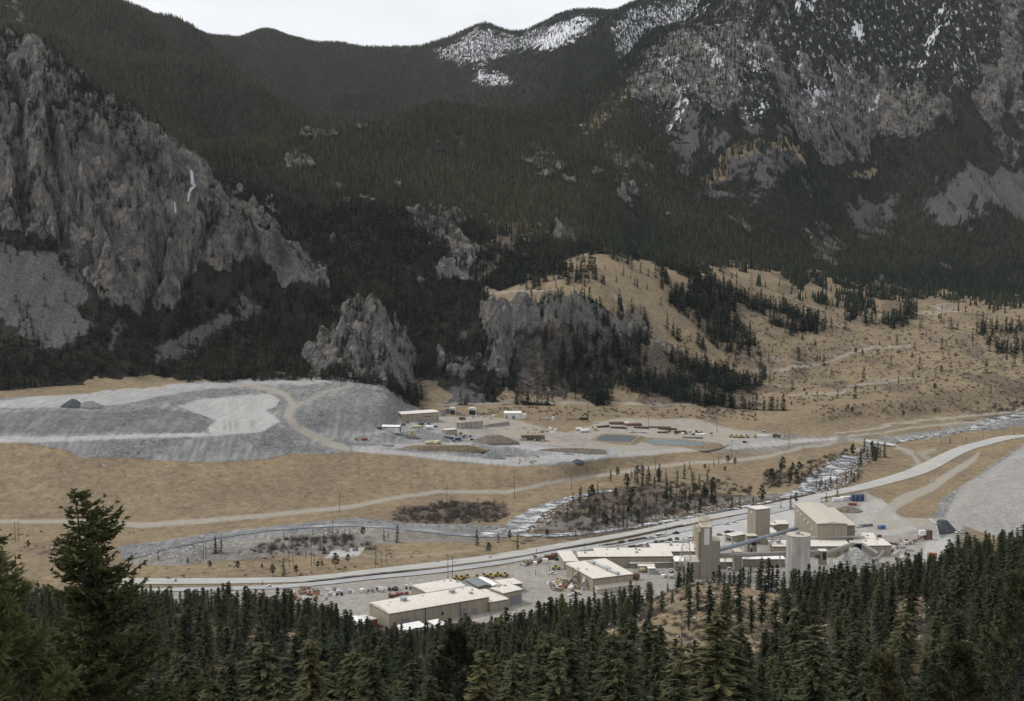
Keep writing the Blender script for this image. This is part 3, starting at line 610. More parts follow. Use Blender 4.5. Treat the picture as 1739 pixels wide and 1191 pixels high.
dam = ((grey > .3) & (PYG < 800) & (PXG < 720)) | ((PXG < 620) & (YY > KY[10][None, :]) & (YY < KY[11][None, :] + 2))
dam = (dam & (YY > 1000) & (YY < rowQ))[rv:rm - 0, :][:-1, :-1]
mnt = (YY >= rowQ)[rv:rm, :][:-1, :-1]
sheet('tailings_embankment', rv, rm, dam & ~mnt)
sheet('valley_floor', rv, rm, ~dam & ~mnt)
sheet('lower_mountain_slopes', rv, rm, mnt)
sheet('mountainside', rm - 1, rf + 1)
sheet('far_mountains', rf, NR)
# ---------------------------------------------------------------- mesh helpers
class MB:
    def __init__(s): s.v = []; s.f = []; s.m = []; s.mi = 0
    def quad(s, a, b, c, d):
        n = len(s.v); s.v += [tuple(a), tuple(b), tuple(c), tuple(d)]; s.f.append((n, n + 1, n + 2, n + 3)); s.m.append(s.mi)
    def tri(s, a, b, c):
        n = len(s.v); s.v += [tuple(a), tuple(b), tuple(c)]; s.f.append((n, n + 1, n + 2)); s.m.append(s.mi)
    def box(s, x0, y0, z0, x1, y1, z1, M=None):
        n = len(s.v)
        p = [(x0, y0, z0), (x1, y0, z0), (x1, y1, z0), (x0, y1, z0), (x0, y0, z1), (x1, y0, z1), (x1, y1, z1), (x0, y1, z1)]
        if M is not None: p = [tuple(M @ Vector(q)) for q in p]
        s.v += p
        for f in ((0, 3, 2, 1), (4, 5, 6, 7), (0, 1, 5, 4), (1, 2, 6, 5), (2, 3, 7, 6), (3, 0, 4, 7)):
            s.f.append(tuple(n + i for i in f)); s.m.append(s.mi)
    def prism(s, poly, y0, y1, axis='y', M=None):
        """extrude a polygon (a, b): axis y -> points (a, y, b); axis z -> (a, b, z); axis x -> (x, a, b)"""
        def P(a, b, t):
            q = {'y': (a, t, b), 'z': (a, b, t), 'x': (t, a, b)}[axis]
            return tuple(M @ Vector(q)) if M is not None else q
        n = len(s.v); k = len(poly)
        s.v += [P(a, b, y0) for a, b in poly] + [P(a, b, y1) for a, b in poly]
        s.f.append(tuple(range(n, n + k))); s.f.append(tuple(range(n + 2 * k - 1, n + k - 1, -1))); s.m += [s.mi] * 2
        for i in range(k):
            j = (i + 1) % k
            s.f.append((n + j, n + i, n + k + i, n + k + j)); s.m.append(s.mi)
    def tube(s, pts, r, seg=6, cap=True):
        pts = [Vector(p) for p in pts]
        rs = r if isinstance(r, (list, tuple)) else [r] * len(pts)
        n = len(s.v)
        for i, p in enumerate(pts):
            d = (pts[min(i + 1, len(pts) - 1)] - pts[max(i - 1, 0)]).normalized()
            a = d.cross(Vector((0, 0, 1)))
            if a.length < 1e-3: a = d.cross(Vector((1, 0, 0)))
            a.normalize(); b = d.cross(a)
            for k in range(seg):
                t = 2 * math.pi * k / seg
                s.v.append(tuple(p + (a * math.cos(t) + b * math.sin(t)) * rs[i]))
        for i in range(len(pts) - 1):
            for k in range(seg):
                k2 = (k + 1) % seg
                s.f.append((n + i * seg + k, n + i * seg + k2, n + (i + 1) * seg + k2, n + (i + 1) * seg + k)); s.m.append(s.mi)
        if cap:
            s.f.append(tuple(n + k for k in range(seg))); s.m.append(s.mi)
            s.f.append(tuple(n + (len(pts) - 1) * seg + k for k in reversed(range(seg)))); s.m.append(s.mi)
    def mesh(s, name, mats, smooth=False):
        me = bpy.data.meshes.new(name)
        me.from_pydata(s.v, [], s.f)
        for mm in (mats if isinstance(mats, (list, tuple)) else [mats]): me.materials.append(mm)
        if any(s.m): me.polygons.foreach_set('material_index', s.m)
        if smooth: me.polygons.foreach_set('use_smooth', [True] * len(s.f))
        me.update()
        return me
    def build(s, name, mats, parent=None, smooth=False, link=True):
        o = bpy.data.objects.new(name, s.mesh(name, mats, smooth))
        if link: sc.collection.objects.link(o)
        if parent is not None: o.parent = parent
        return o
def tag(o, label=None, cat=None, group=None, kind=None):
    if label: o['label'] = label
    if cat: o['category'] = cat
    if group: o['group'] = group
    if kind: o['kind'] = kind
    return o
def thing(name, label, cat, loc=(0, 0, 0), rz=0.0, group=None):
    o = bpy.data.objects.new(name, None); sc.collection.objects.link(o)
    o.empty_display_size = 1.0
    o.location = loc; o.rotation_euler = (0, 0, rz)
    return tag(o, label, cat, group)
def dup(root, loc, rz=0.0, label=None, group=None, s=None):
    r = root.copy(); sc.collection.objects.link(r); r.location = loc; r.rotation_euler = (0, 0, rz)
    if s is not None: r.scale = (s, s, s) if not isinstance(s, tuple) else s
    if label: r['label'] = label
    if group: r['group'] = group
    for ch in list(root.children):
        c = ch.copy(); sc.collection.objects.link(c); c.parent = r
        for g in ch.children:
            d = g.copy(); sc.collection.objects.link(d); d.parent = c
    return r

# ---------------------------------------------------------------- vegetation
R = random.Random(7)
def crown_material(name, dark, olive, light=1.35):
    m, t, b = mat(name)
    oi = N(t, 'ShaderNodeObjectInfo'); geo = N(t, 'ShaderNodeNewGeometry')
    ton = N(t, 'ShaderNodeAttribute', attribute_type='INSTANCER', attribute_name='tone')
    c = mixc(t, mth(t, 'ADD', ton.outputs['Fac'], mth(t, 'MULTIPLY', mth(t, 'SUBTRACT', oi.outputs['Random'], .5), .5), True), dark, olive)
    var = mth(t, 'ADD', mth(t, 'MULTIPLY', oi.outputs['Random'], .55), mth(t, 'MULTIPLY', noise(t, .9, 2, .6, geo.outputs['Position']), .9))
    hs = N(t, 'ShaderNodeHueSaturation')
    t.links.new(c, hs.inputs['Color']); t.links.new(mth(t, 'MULTIPLY', var, light), hs.inputs['Value'])
    t.links.new(hs.outputs['Color'], b.inputs['Base Color'])
    b.inputs['Specular IOR Level'].default_value = .08
    return m
M_CROWN = crown_material('conifer_needles', (.021, .030, .020), (.070, .067, .038), 1.45)
M_FIR = crown_material('fir_needles', (.034, .045, .026), (.072, .070, .033), 1.2)
M_NEAR = crown_material('near_needles', (.030, .040, .017), (.064, .062, .024), 2.0)
M_BARK, t_, b_ = mat('bark')
t_.links.new(ramp(t_, noise(t_, 3, 4), [(.3, (.05, .042, .035)), (.7, (.11, .095, .08))]), b_.inputs['Base Color'])
M_DEAD, t_, b_ = mat('dead_wood')
t_.links.new(ramp(t_, noise(t_, 2, 4), [(.3, (.085, .075, .07)), (.7, (.16, .145, .135))]), b_.inputs['Base Color'])
M_TWIG, t_, b_ = mat('bare_twigs')
oi_ = N(t_, 'ShaderNodeObjectInfo')
t_.links.new(ramp(t_, oi_.outputs['Random'], [(0, (.050, .042, .036)), (.5, (.085, .070, .060)), (1, (.125, .108, .095))]), b_.inputs['Base Color'])

def conifer_crown(seed, H, Rm, nlev, nb, nq, size, base=.1, droop=.25, power=.85, ragged=.35, lean=0.0):
    r = random.Random(seed); mb = MB()
    for i in range(nlev):
        f = (i + r.uniform(-.3, .3)) / nlev
        f = min(max(f, 0), .985)
        z = H * (base + (1 - base) * f)
        Lm = Rm * ((1 - f) ** power) * (0.55 + .45 * min(1, f * 6 + .3)) + .12
        for k in range(nb if f < .8 else max(3, nb - 2)):
            a = r.uniform(0, 2 * math.pi)
            Lb = Lm * r.uniform(1 - ragged * 1.6, 1 + ragged * .5)
            if r.random() < .08: continue
            dx, dy = math.cos(a), math.sin(a)
            for q in range(nq):
                tt = (q + r.uniform(.2, 1.0)) / nq
                rad = Lb * tt
                zz = z - droop * rad * (1.15 - .35 * tt) + r.uniform(-.15, .15) * size
                s = size * r.uniform(.7, 1.35) * (1.1 - .4 * tt)
                c = Vector((dx * rad + lean * (z / H) ** 2 * H, dy * rad, zz))
                aa = a + r.uniform(-.7, .7)
                u = Vector((math.cos(aa), math.sin(aa), -droop * .8 + r.uniform(-.35, .35))).normalized()
                w_ = Vector((-math.sin(aa), math.cos(aa), r.uniform(-.5, .5))).normalized()
                mb.quad(c - u * s * .7, c + w_ * s * .38, c + u * s * .9, c - w_ * s * .38)
    # leader
    for k in range(3):
        a = k * 2.1; s = size * .5
        p = Vector((lean * H, 0, H * .93))
        mb.tri(p + Vector((math.cos(a) * s * .4, math.sin(a) * s * .4, 0)), p + Vector((math.cos(a + 2.1) * s * .4, math.sin(a + 2.1) * s * .4, 0)), p + Vector((0, 0, H * .09)))
    return mb
def trunk_mb(H, r0, seg=6, top=.9, lean=0.0):
    mb = MB(); mb.tube([(lean * (f * top) ** 2 * H, 0, H * f * top - (.6 if f == 0 else 0)) for f in (0, .33, .66, 1)], [r0, r0 * .75, r0 * .45, r0 * .1], seg)
    return mb
FIR_V = [(1, 15, 3.0, 30, 10, 7, .50, .05, .30, .72, .30), (2, 14, 3.4, 28, 10, 8, .54, .08, .25, .66, .40), (3, 16, 2.8, 33, 10, 7, .48, .05, .35, .78, .25),
         (4, 13, 3.1, 22, 9, 8, .58, .16, .18, .52, .45), (5, 15, 3.1, 26, 9, 8, .54, .14, .22, .62, .45), (6, 12, 2.9, 26, 10, 7, .48, .04, .30, .7, .30), (7, 15, 2.2, 26, 9, 6, .48, .18, .28, .65, .5)]
fir_crowns = [conifer_crown(*v).mesh('crown', M_FIR) for v in FIR_V]
fir_trunks = [trunk_mb(v[1], .2).mesh('trunk', M_BARK) for v in FIR_V]
def pine_crown(seed, H, Rm, size, n):
    r = random.Random(seed); mb = MB()
    for i in range(n):                      # clumps of needles carried on a few limbs, rounder than a fir
        f = r.random() ** .8
        prof = math.sin(math.pi * min(1, .18 + .8 * f)) ** .7
        a = r.uniform(0, 6.283); rad = Rm * prof * r.uniform(.25, 1.05)
        c = Vector((math.cos(a) * rad, math.sin(a) * rad, H * (.28 + .70 * f)))
        for k in range(4):
            u = Vector((r.gauss(0, 1), r.gauss(0, 1), r.gauss(0, .6))).normalized(); w_ = u.cross(Vector((r.gauss(0, 1), r.gauss(0, 1), r.gauss(0, 1)))).normalized()
            s = size * r.uniform(.6, 1.3); o = Vector((r.gauss(0, .3), r.gauss(0, .3), r.gauss(0, .2))) * size
            mb.quad(c + o - u * s * .8, c + o + w_ * s * .5, c + o + u * s * .8, c + o - w_ * s * .5)
    return mb
PINE_V = [(11, 11, 2.3, .62, 95), (12, 9, 2.4, .65, 80), (13, 12, 2.0, .6, 90)]
pine_crowns = [pine_crown(*v).mesh('crown', M_CROWN) for v in PINE_V] + [conifer_crown(21, 12, 2.7, 16, 7, 3, .85, .06, .3, .8, .35).mesh('crown', M_CROWN), conifer_crown(22, 13, 2.3, 17, 6, 3, .8, .1, .3, .8, .4).mesh('crown', M_CROWN)]
pine_h = [v[1] for v in PINE_V] + [12, 13]
pine_trunks = [trunk_mb(h, .17, 5).mesh('trunk', M_BARK) for h in pine_h]
def bare_mb(seed, H, n, spread, thick):
    r = random.Random(seed); mb = MB()
    mb.tube([(0, 0, -.3), (r.uniform(-.2, .2), r.uniform(-.2, .2), H * .5), (r.uniform(-.3, .3), r.uniform(-.3, .3), H)], [thick, thick * .6, thick * .15], 5)
    for i in range(n):
        f = r.uniform(.18, .95); a = r.uniform(0, 6.283); L = spread * (1.1 - f) * r.uniform(.5, 1.2) + .3
        p = Vector((0, 0, H * f)); d = Vector((math.cos(a), math.sin(a), r.uniform(.1, .8)))
        q = p + d * L
        mb.tube([p, p + d * L * .5, q], [thick * .3, thick * .2, thick * .05], 3, False)
        for k in range(3):
            s = p + d * L * r.uniform(.35, .95)
            mb.tube([s, s + Vector((r.uniform(-1, 1), r.uniform(-1, 1), r.uniform(0, 1))) * L * .4], [thick * .14, thick * .04], 3, False)
    return mb
def shrub_mb(seed, H, n, thick):
    r = random.Random(seed); mb = MB()
    for i in range(n):
        a = r.uniform(0, 6.283); sp = r.uniform(.1, .75)
        p = Vector((r.gauss(0, .25) * H, r.gauss(0, .25) * H, 0)); d = Vector((math.cos(a) * sp, math.sin(a) * sp, 1)) * H * r.uniform(.5, 1)
        mb.tube([p, p + d * .5, p + d * .95 + Vector((r.uniform(-.1, .1), r.uniform(-.1, .1), 0)) * H], [thick, thick * .7, thick * .2], 3, False)
        for k in range(3):
            s = p + d * r.uniform(.3, .9); mb.tube([s, s + Vector((r.uniform(-.4, .4), r.uniform(-.4, .4), r.uniform(.1, .5))) * H * .6], [thick * .5, thick * .15], 3, False)
    return mb

def conif_low(seed, H, Rm, nlev):
    r = random.Random(seed); mb = MB()
    for i in range(nlev):
        f = i / nlev; z = H * (.06 + .94 * f); zt = z + H * 1.7 / nlev
        rad = Rm * (1 - f) ** .85 + .15
        k = 5; a0 = r.uniform(0, 6.28)
        for j in range(k):
            a = a0 + 6.283 * j / k + r.uniform(-.2, .2); rr = rad * r.uniform(.65, 1.2); da = .62
            p = (math.cos(a) * rr, math.sin(a) * rr, z - .12 * rr)
            mb.quad((math.cos(a - da) * rr * .55, math.sin(a - da) * rr * .55, z + .1), p, (math.cos(a + da) * rr * .55, math.sin(a + da) * rr * .55, z + .1), (0, 0, min(zt, H)))
    return mb

proto = {}
def proto_coll(name, meshes):
    c = bpy.data.collections.new(name)
    for i, me in enumerate(meshes):
        o = bpy.data.objects.new('%s_%02d' % (name, i), me); c.objects.link(o)
    return c
def merged(c, t):      # crown + trunk as one mesh for mass planting
    bm = bmesh.new(); bm.from_mesh(c); n = len(bm.faces); bm.from_mesh(t)
    bm.faces.ensure_lookup_table()
    for f in bm.faces[n:]: f.material_index = 1
    me = bpy.data.meshes.new('tree'); bm.to_mesh(me); bm.free()
    me.materials.clear(); me.materials.append(M_FIR); me.materials.append(M_BARK)
    return me
C_FIR = proto_coll('proto_fir', [merged(fir_crowns[i], fir_trunks[i]) for i in range(len(FIR_V))] + [bare_mb(31, 13, 70, 2.0, .16).mesh('snag', M_DEAD), bare_mb(32, 10, 60, 1.8, .14).mesh('snag', M_DEAD)])
C_MID = proto_coll('proto_mid', [conifer_crown(41 + i, 12, 2.6 + .25 * i, 11, 6, 3, 1.25, .04, .3, .85, .35).mesh('tree', M_CROWN) for i in range(4)])
C_LOW = proto_coll('proto_low', [conif_low(51 + i, 12, 2.2 + .2 * i, 5).mesh('tree', M_CROWN) for i in range(4)])
C_SHRUB = proto_coll('proto_shrub', [shrub_mb(61 + i, 2.2, 26, .05).mesh('shrub', M_TWIG) for i in range(3)])
def rock_mesh(seed, m):
    bm = bmesh.new(); bmesh.ops.create_icosphere(bm, subdivisions=2, radius=1); r = random.Random(seed)
    for v in bm.verts: v.co *= r.uniform(.75, 1.15); v.co.z *= .7
    me = bpy.data.meshes.new('boulder'); bm.to_mesh(me); bm.free(); me.materials.append(m); return me
M_ROCK, t_, b_ = mat('boulder_stone')
t_.links.new(ramp(t_, noise(t_, 2, 4), [(.3, (.30, .29, .27)), (.7, (.52, .50, .47))]), b_.inputs['Base Color'])
C_ROCK = proto_coll('proto_rock', [rock_mesh(i, M_ROCK) for i in range(3)])

def scatter(name, coll, P, scale, rz, idx, tone):
    """one object of kind stuff: a point cloud whose points carry plants"""
    n = len(P)
    me = bpy.data.meshes.new(name); me.vertices.add(n); me.vertices.foreach_set('co', np.asarray(P, np.float32).reshape(-1))
    for an, ty, arr in (('sc', 'FLOAT_VECTOR', np.asarray(scale, np.float32)), ('rt', 'FLOAT_VECTOR', np.stack([np.zeros(n), np.zeros(n), rz], -1).astype(np.float32))):
        me.attributes.new(an, ty, 'POINT').data.foreach_set('vector', arr.reshape(-1))
    me.attributes.new('vi', 'INT', 'POINT').data.foreach_set('value', np.asarray(idx, np.int32))
    me.attributes.new('tone', 'FLOAT', 'POINT').data.foreach_set('value', np.asarray(tone, np.float32))
    o = bpy.data.objects.new(name, me); sc.collection.objects.link(o); o['kind'] = 'stuff'
    ng = bpy.data.node_groups.new('scatter_' + name, 'GeometryNodeTree')
    ng.interface.new_socket('Geometry', in_out='INPUT', socket_type='NodeSocketGeometry'); ng.interface.new_socket('Geometry', in_out='OUTPUT', socket_type='NodeSocketGeometry')
    gi = ng.nodes.new('NodeGroupInput'); go = ng.nodes.new('NodeGroupOutput')
    ip = ng.nodes.new('GeometryNodeInstanceOnPoints'); ci = ng.nodes.new('GeometryNodeCollectionInfo')
    ci.inputs['Collection'].default_value = coll; ci.inputs['Separate Children'].default_value = True; ci.inputs['Reset Children'].default_value = True
    ip.inputs['Pick Instance'].default_value = True
    for an, ty, sk in (('sc', 'FLOAT_VECTOR', 'Scale'), ('rt', 'FLOAT_VECTOR', 'Rotation'), ('vi', 'INT', 'Instance Index')):
        na = ng.nodes.new('GeometryNodeInputNamedAttribute'); na.data_type = ty; na.inputs['Name'].default_value = an
        ng.links.new([s for s in na.outputs if s.enabled][0], ip.inputs[sk])
    ng.links.new(gi.outputs[0], ip.inputs['Points']); ng.links.new(ci.outputs[0], ip.inputs['Instance']); ng.links.new(ip.outputs[0], go.inputs[0])
    md = o.modifiers.new('plants', 'NODES'); md.node_group = ng
    return o
nr = np.random.default_rng(5)
def candidates(y0, y1, n, um=.46):
    y = np.sqrt(nr.random(n) * (y1 * y1 - y0 * y0) + y0 * y0); u = (nr.random(n) * 2 - 1) * um
    return u * y, y
def visible(x, y, z, h, margin=0.0):
    v = (z + h - ZC) / y
    r = np.clip(np.searchsorted(YG, y) - 2, 0, NR - 1); c = np.clip(np.round((x / y - U[0]) / (U[1] - U[0])), 0, NC - 1).astype(int)
    return v > VMAX[r, c] - margin
def plant(name, coll, y0, y1, spacing, hmean, ntypes, tone_f, dens=None, extra=None):
    area = .92 * (y1 * y1 - y0 * y0) / 2
    x, y = candidates(y0, y1, int(area / spacing ** 2))
    d = gv(D if dens is None else dens, x, y)
    k = nr.random(len(x)) < d
    x, y, d = x[k], y[k], d[k]
    z = gz(x, y)
    k = visible(x, y, z, 13, .002)
    x, y, z, d = x[k], y[k], z[k], d[k]
    n = len(x)
    s = hmean / 12 * nr.uniform(.6, 1.3, n) * gv(HSC, x, y)
    scl = np.stack([s * nr.uniform(.85, 1.2, n), s * nr.uniform(.85, 1.2, n), s], -1)
    return scatter(name, coll, np.stack([x, y, z - .3], -1), scl, nr.uniform(0, 6.28, n), nr.integers(0, ntypes, n), tone_f(x, y, z)), n
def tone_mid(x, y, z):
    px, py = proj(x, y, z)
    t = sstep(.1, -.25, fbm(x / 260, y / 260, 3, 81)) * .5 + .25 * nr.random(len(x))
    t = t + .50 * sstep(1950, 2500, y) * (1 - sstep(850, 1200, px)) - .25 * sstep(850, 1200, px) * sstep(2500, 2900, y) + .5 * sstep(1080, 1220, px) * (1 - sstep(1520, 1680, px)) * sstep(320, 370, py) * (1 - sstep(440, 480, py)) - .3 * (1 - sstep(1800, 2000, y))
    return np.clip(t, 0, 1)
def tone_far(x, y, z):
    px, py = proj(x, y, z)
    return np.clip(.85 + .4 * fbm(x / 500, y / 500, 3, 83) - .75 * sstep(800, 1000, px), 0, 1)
cnt = {}
HSC = np.where((grass > .25) | (brown > .3), 1.45, 1.0)
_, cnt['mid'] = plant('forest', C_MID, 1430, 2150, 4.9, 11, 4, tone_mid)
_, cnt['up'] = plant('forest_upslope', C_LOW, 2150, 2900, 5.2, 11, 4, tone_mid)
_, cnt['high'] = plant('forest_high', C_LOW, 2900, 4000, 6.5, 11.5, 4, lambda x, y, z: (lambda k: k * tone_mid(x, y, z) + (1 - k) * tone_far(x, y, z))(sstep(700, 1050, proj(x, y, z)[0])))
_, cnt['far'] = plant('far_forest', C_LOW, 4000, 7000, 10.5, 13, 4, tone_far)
print('TREES', cnt)
# near forest: individual firs first, the rest of the wood as one mass
cn = sstep(-.28, .12, fbm(XG / 26, YY / 26, 3, 131))
DN = np.where(YY < 845, np.clip(1 - .93 * op, 0, 1) * (.25 + .75 * cn) * (1 - sstep(735, 800, YY)), 0)
def near_trees():
    pts = []
    cell = {}
    x, y = candidates(120, 800, 30000, .44)
    order = np.arange(len(x))
    d = gv(DN, x, y)
    z = gz(x, y)
    rr = nr.random(len(x))
    for i in order:
        if rr[i] > d[i]: continue
        key = (int(x[i] // 6), int(y[i] // 6))
        ok = True
        for a in (-1, 0, 1):
            for b in (-1, 0, 1):
                for (qx, qy) in cell.get((key[0] + a, key[1] + b), ()):
                    if (qx - x[i]) ** 2 + (qy - y[i]) ** 2 < 5.4 ** 2: ok = False
        if not ok: continue
        cell.setdefault(key, []).append((x[i], y[i]))
        pts.append((x[i], y[i], z[i]))
    return np.array(pts)
NT = near_trees()
pxn, pyn = proj(NT[:, 0], NT[:, 1], NT[:, 2])
hn = np.clip(nr.normal(13.5, 4.2, len(NT)), 4.5, 22) 
lim = np.interp(pxn, [-100, 260, 300, 400, 500, 560, 600, 640, 700, 760, 830, 880, 950, 1000, 1060, 1100, 1170, 1200, 1250, 1330, 1400, 1450, 1500, 1560, 1600, 1650, 1700, 1739, 1900],
                [985, 985, 998, 985, 1000, 1020, 1040, 1055, 1062, 1048, 1035, 1022, 1005, 998, 980, 985, 972, 976, 955, 968, 960, 950, 940, 935, 920, 902, 890, 885, 880])
lim = lim + np.where(NT[:, 1] > 470, nr.uniform(-8, 22, len(NT)), nr.uniform(-5, 40, len(NT)))
hmax = (pyn - lim) * NT[:, 1] / FPX * .98            # the wood steps down where the yard and road stay in view
hn = np.minimum(hn, hmax)
CLEAR = [[(1075, 1010), (1180, 978), (1340, 984), (1365, 1010), (1350, 1075), (1290, 1095), (1200, 1120), (1120, 1120), (1065, 1070)], [(940, 1082), (1010, 1068), (1060, 1074), (1050, 1102), (960, 1102)], [(1482, 1012), (1560, 1005), (1600, 1030), (1580, 1070), (1485, 1060)], [(345, 1092), (360, 1078), (450, 1068), (530, 1078), (530, 1096)]]
def in_poly(poly, x, y):
    ins = False; j = len(poly) - 1
    for i in range(len(poly)):
        if (poly[i][1] > y) != (poly[j][1] > y) and x < (poly[j][0] - poly[i][0]) * (y - poly[i][1]) / (poly[j][1] - poly[i][1]) + poly[i][0]: ins = not ins
        j = i
    return ins
tp = proj(NT[:, 0], NT[:, 1], NT[:, 2] + np.maximum(hn, 4) * .72)[1]; bp = proj(NT[:, 0], NT[:, 1], NT[:, 2] + np.maximum(hn, 4) * .3)[1]
rcl = nr.random(len(NT))
clr = np.array([rcl[i] < .56 and any(in_poly(q, pxn[i], tp[i]) or in_poly(q, pxn[i], bp[i]) for q in CLEAR) for i in range(len(NT))])
keep = ((hn > 4) | (pyn > 1191)) & ~clr
NT, pxn, pyn, hn = NT[keep], pxn[keep], pyn[keep], np.maximum(hn[keep], 4)
kind = nr.integers(0, 7, len(NT))
dead = nr.random(len(NT)) < .09
tone = np.clip(.28 + .5 * fbm(NT[:, 0] / 60, NT[:, 1] / 60, 3, 23) + nr.normal(0, .2, len(NT)) + .25 * (NT[:, 1] < 300), 0, 1)
# trees kept clear of the big foreground spruces' outline
ptop = proj(NT[:, 0], NT[:, 1], NT[:, 2] + hn)[1]
vis = visible(NT[:, 0], NT[:, 1], NT[:, 2], hn, .004)
infr = (pxn > -40) & (pxn < 1780) & (ptop < 1191) & vis
big = np.argsort(np.where(infr & ~dead, hn / NT[:, 1], -1))[::-1][:262]
isbig = np.zeros(len(NT), bool); isbig[big] = True
H_V = np.array([v[1] for v in FIR_V])
def fir_label(px, py, tn, h):
    wh = ('at the left below the big spruces' if px < 380 else 'in the middle below the maintenance shop' if px < 860 else 'below the plant yard' if px < 1180 else 'below the tower and silo' if px < 1460 else 'at the right below the waste rock slope')
    return '%s %s in the foreground forest %s' % ('tall' if h > 14.5 else 'short' if h < 11 else 'mid-sized', 'olive green fir' if tn > .5 else 'dark green fir', wh)
for i in big:
    k = int(kind[i])
    lb = fir_label(pxn[i], pyn[i], tone[i], hn[i])
    r = tag(bpy.data.objects.new('fir_tree', None), lb, 'fir tree', lb.split(' in the foreground')[0] + 's of the foreground forest')
    sc.collection.objects.link(r)
    r.location = NT[i] - (0, 0, .2); r.rotation_euler = (float(nr.normal(0, .035)), float(nr.normal(0, .035)), float(nr.uniform(0, 6.28))); s = float(hn[i] / H_V[k]); wd = s * float(nr.uniform(1.0, 1.5)); r.scale = (wd, wd, s)
    for nm, me in (('crown', fir_crowns[k]), ('trunk', fir_trunks[k])):
        o = bpy.data.objects.new(nm, me); sc.collection.objects.link(o); o.parent = r
        if nm == 'crown': o['tone'] = float(tone[i])
# dead snags: a few dozen things of their own
snags = [bare_mb(131 + i, 12, 75, 2.0, .16) for i in range(3)]
sm_ = [s.mesh('snag', M_DEAD) for s in snags]
dsel = [i for i in np.argsort(np.where(infr & dead, hn / NT[:, 1], -1))[::-1][:60] if infr[i]]
for i in dsel:
    o = bpy.data.objects.new('dead_tree', sm_[int(kind[i]) % 3]); sc.collection.objects.link(o)
    o.location = NT[i] - (0, 0, .2); o.rotation_euler = (0, 0, float(nr.uniform(0, 6.28))); s = float(hn[i] / 13); o.scale = (s, s, s)
    tag(o, 'leafless grey dead tree among the foreground firs ' + fir_label(pxn[i], 0, 0, 12).split('forest ')[1], 'dead tree', 'dead trees in the foreground forest')
isbig[dsel] = True
k = ~isbig & vis
s = hn[k] / H_V[kind[k]]
vi = np.where(dead[k], 7 + kind[k] % 2, kind[k])
scatter('foreground_forest', C_FIR, NT[k] - (0, 0, .2), np.stack([s * 1.22, s * 1.22, s], -1), nr.uniform(0, 6.28, k.sum()), vi, tone[k])
print('NEAR', len(NT), k.sum())

# a row of firs behind the crest of the knoll, in front of the plant
for i in range(34):
    x_ = 1150 + 300 * (i + float(nr.uniform(-.4, .4))) / 33; Y_ = float(nr.uniform(572, 640)); ty = float(nr.uniform(944, 974)); u_, v_ = uv(x_, ty)
    gx = u_ * Y_; zz = float(gz(gx, Y_)); h_ = ZC + v_ * Y_ - zz
    if h_ < 5 or abs(x_ - 1195) < 12: continue
    k = int(nr.integers(0, 7)); r = tag(bpy.data.objects.new('fir_tree', None), 'dark fir on the back of the bare knoll right in front of the plant', 'fir tree', 'firs on the knoll in front of the plant')
    sc.collection.objects.link(r); s = h_ / H_V[k]; r.location = (gx, Y_, zz - .3); r.scale = (min(s, 1.3), min(s, 1.3), s); r.rotation_euler = (0, 0, float(nr.uniform(0, 6.28)))
    for nm, me in (('crown', fir_crowns[k]), ('trunk', fir_trunks[k])):
        o = bpy.data.objects.new(nm, me); sc.collection.objects.link(o); o.parent = r
        if nm == 'crown': o['tone'] = float(nr.uniform(0, .4))
# ---------------------------------------------------------------- materials for built things
def plain(name, col, rough=.6, var=.12, scale=1.0, metal=0.0, streak=True, spec=.3):
    m, t, b = mat(name)
    tcn = N(t, 'ShaderNodeTexCoord')
    v = mapv(t, tcn.outputs['Object'], (1, 1, .15) if streak else (1, 1, 1))
    n1 = noise(t, scale, 5, .6, v)
    lo = tuple(max(0, c * (1 - var * 1.6)) for c in col); hi = tuple(min(1, c * (1 + var)) for c in col)
    t.links.new(ramp(t, n1, [(.3, lo), (.7, hi)]), b.inputs['Base Color'])
    b.inputs['Roughness'].default_value = rough; b.inputs['Metallic'].default_value = metal; b.inputs['Specular IOR Level'].default_value = spec
    return m
def siding(name, col, pitch=6.0, dark=.62):
    """ribbed metal cladding with panel joints and weather streaks"""
    m, t, b = mat(name)
    tcn = N(t, 'ShaderNodeTexCoord'); sp = N(t, 'ShaderNodeSeparateXYZ'); t.links.new(tcn.outputs['Object'], sp.inputs[0])
    s = mth(t, 'ADD', sp.outputs[0], mth(t, 'MULTIPLY', sp.outputs[1], 1.0))
    fr = mth(t, 'FRACT', mth(t, 'DIVIDE', s, pitch)); joint = mth(t, 'LESS_THAN', fr, .05)
    n1 = noise(t, .6, 5, .65, mapv(t, tcn.outputs['Object'], (1, 1, .08)))
    c = ramp(t, n1, [(.3, tuple(x * .84 for x in col)), (.7, tuple(x * 1.1 for x in col))])
    c = mixc(t, joint, c, tuple(x * dark for x in col))
    t.links.new(c, b.inputs['Base Color'])
    rib = mth(t, 'ABSOLUTE', mth(t, 'SUBTRACT', mth(t, 'FRACT', mth(t, 'MULTIPLY', s, 2.5)), .5))
    bump(t, b, rib, .05, .5)
    b.inputs['Roughness'].default_value = .6
    return m
M = {}
M['tan'] = siding('tan_cladding', (.30, .268, .208)); M['tan2'] = siding('brown_grey_cladding', (.255, .232, .188), 4.0)
M['white_wall'] = siding('white_cladding', (.62, .61, .59)); M['roof'] = siding('pale_roof_sheet', (.60, .56, .50), 3.0, .86); M['roof_tan'] = siding('tan_roof_sheet', (.45, .41, .345), 3.0, .85)
M['roof_white'] = siding('white_roof_sheet', (.72, .71, .69), 2.0, .88); M['roof_dark'] = siding('slate_grey_roof_sheet', (.17, .185, .20), 2.0, .8)
M['conc'] = plain('concrete', (.40, .388, .362), .9, .22, .35); M['conc_d'] = plain('stained_concrete', (.30, .285, .26), .9, .3, .5)
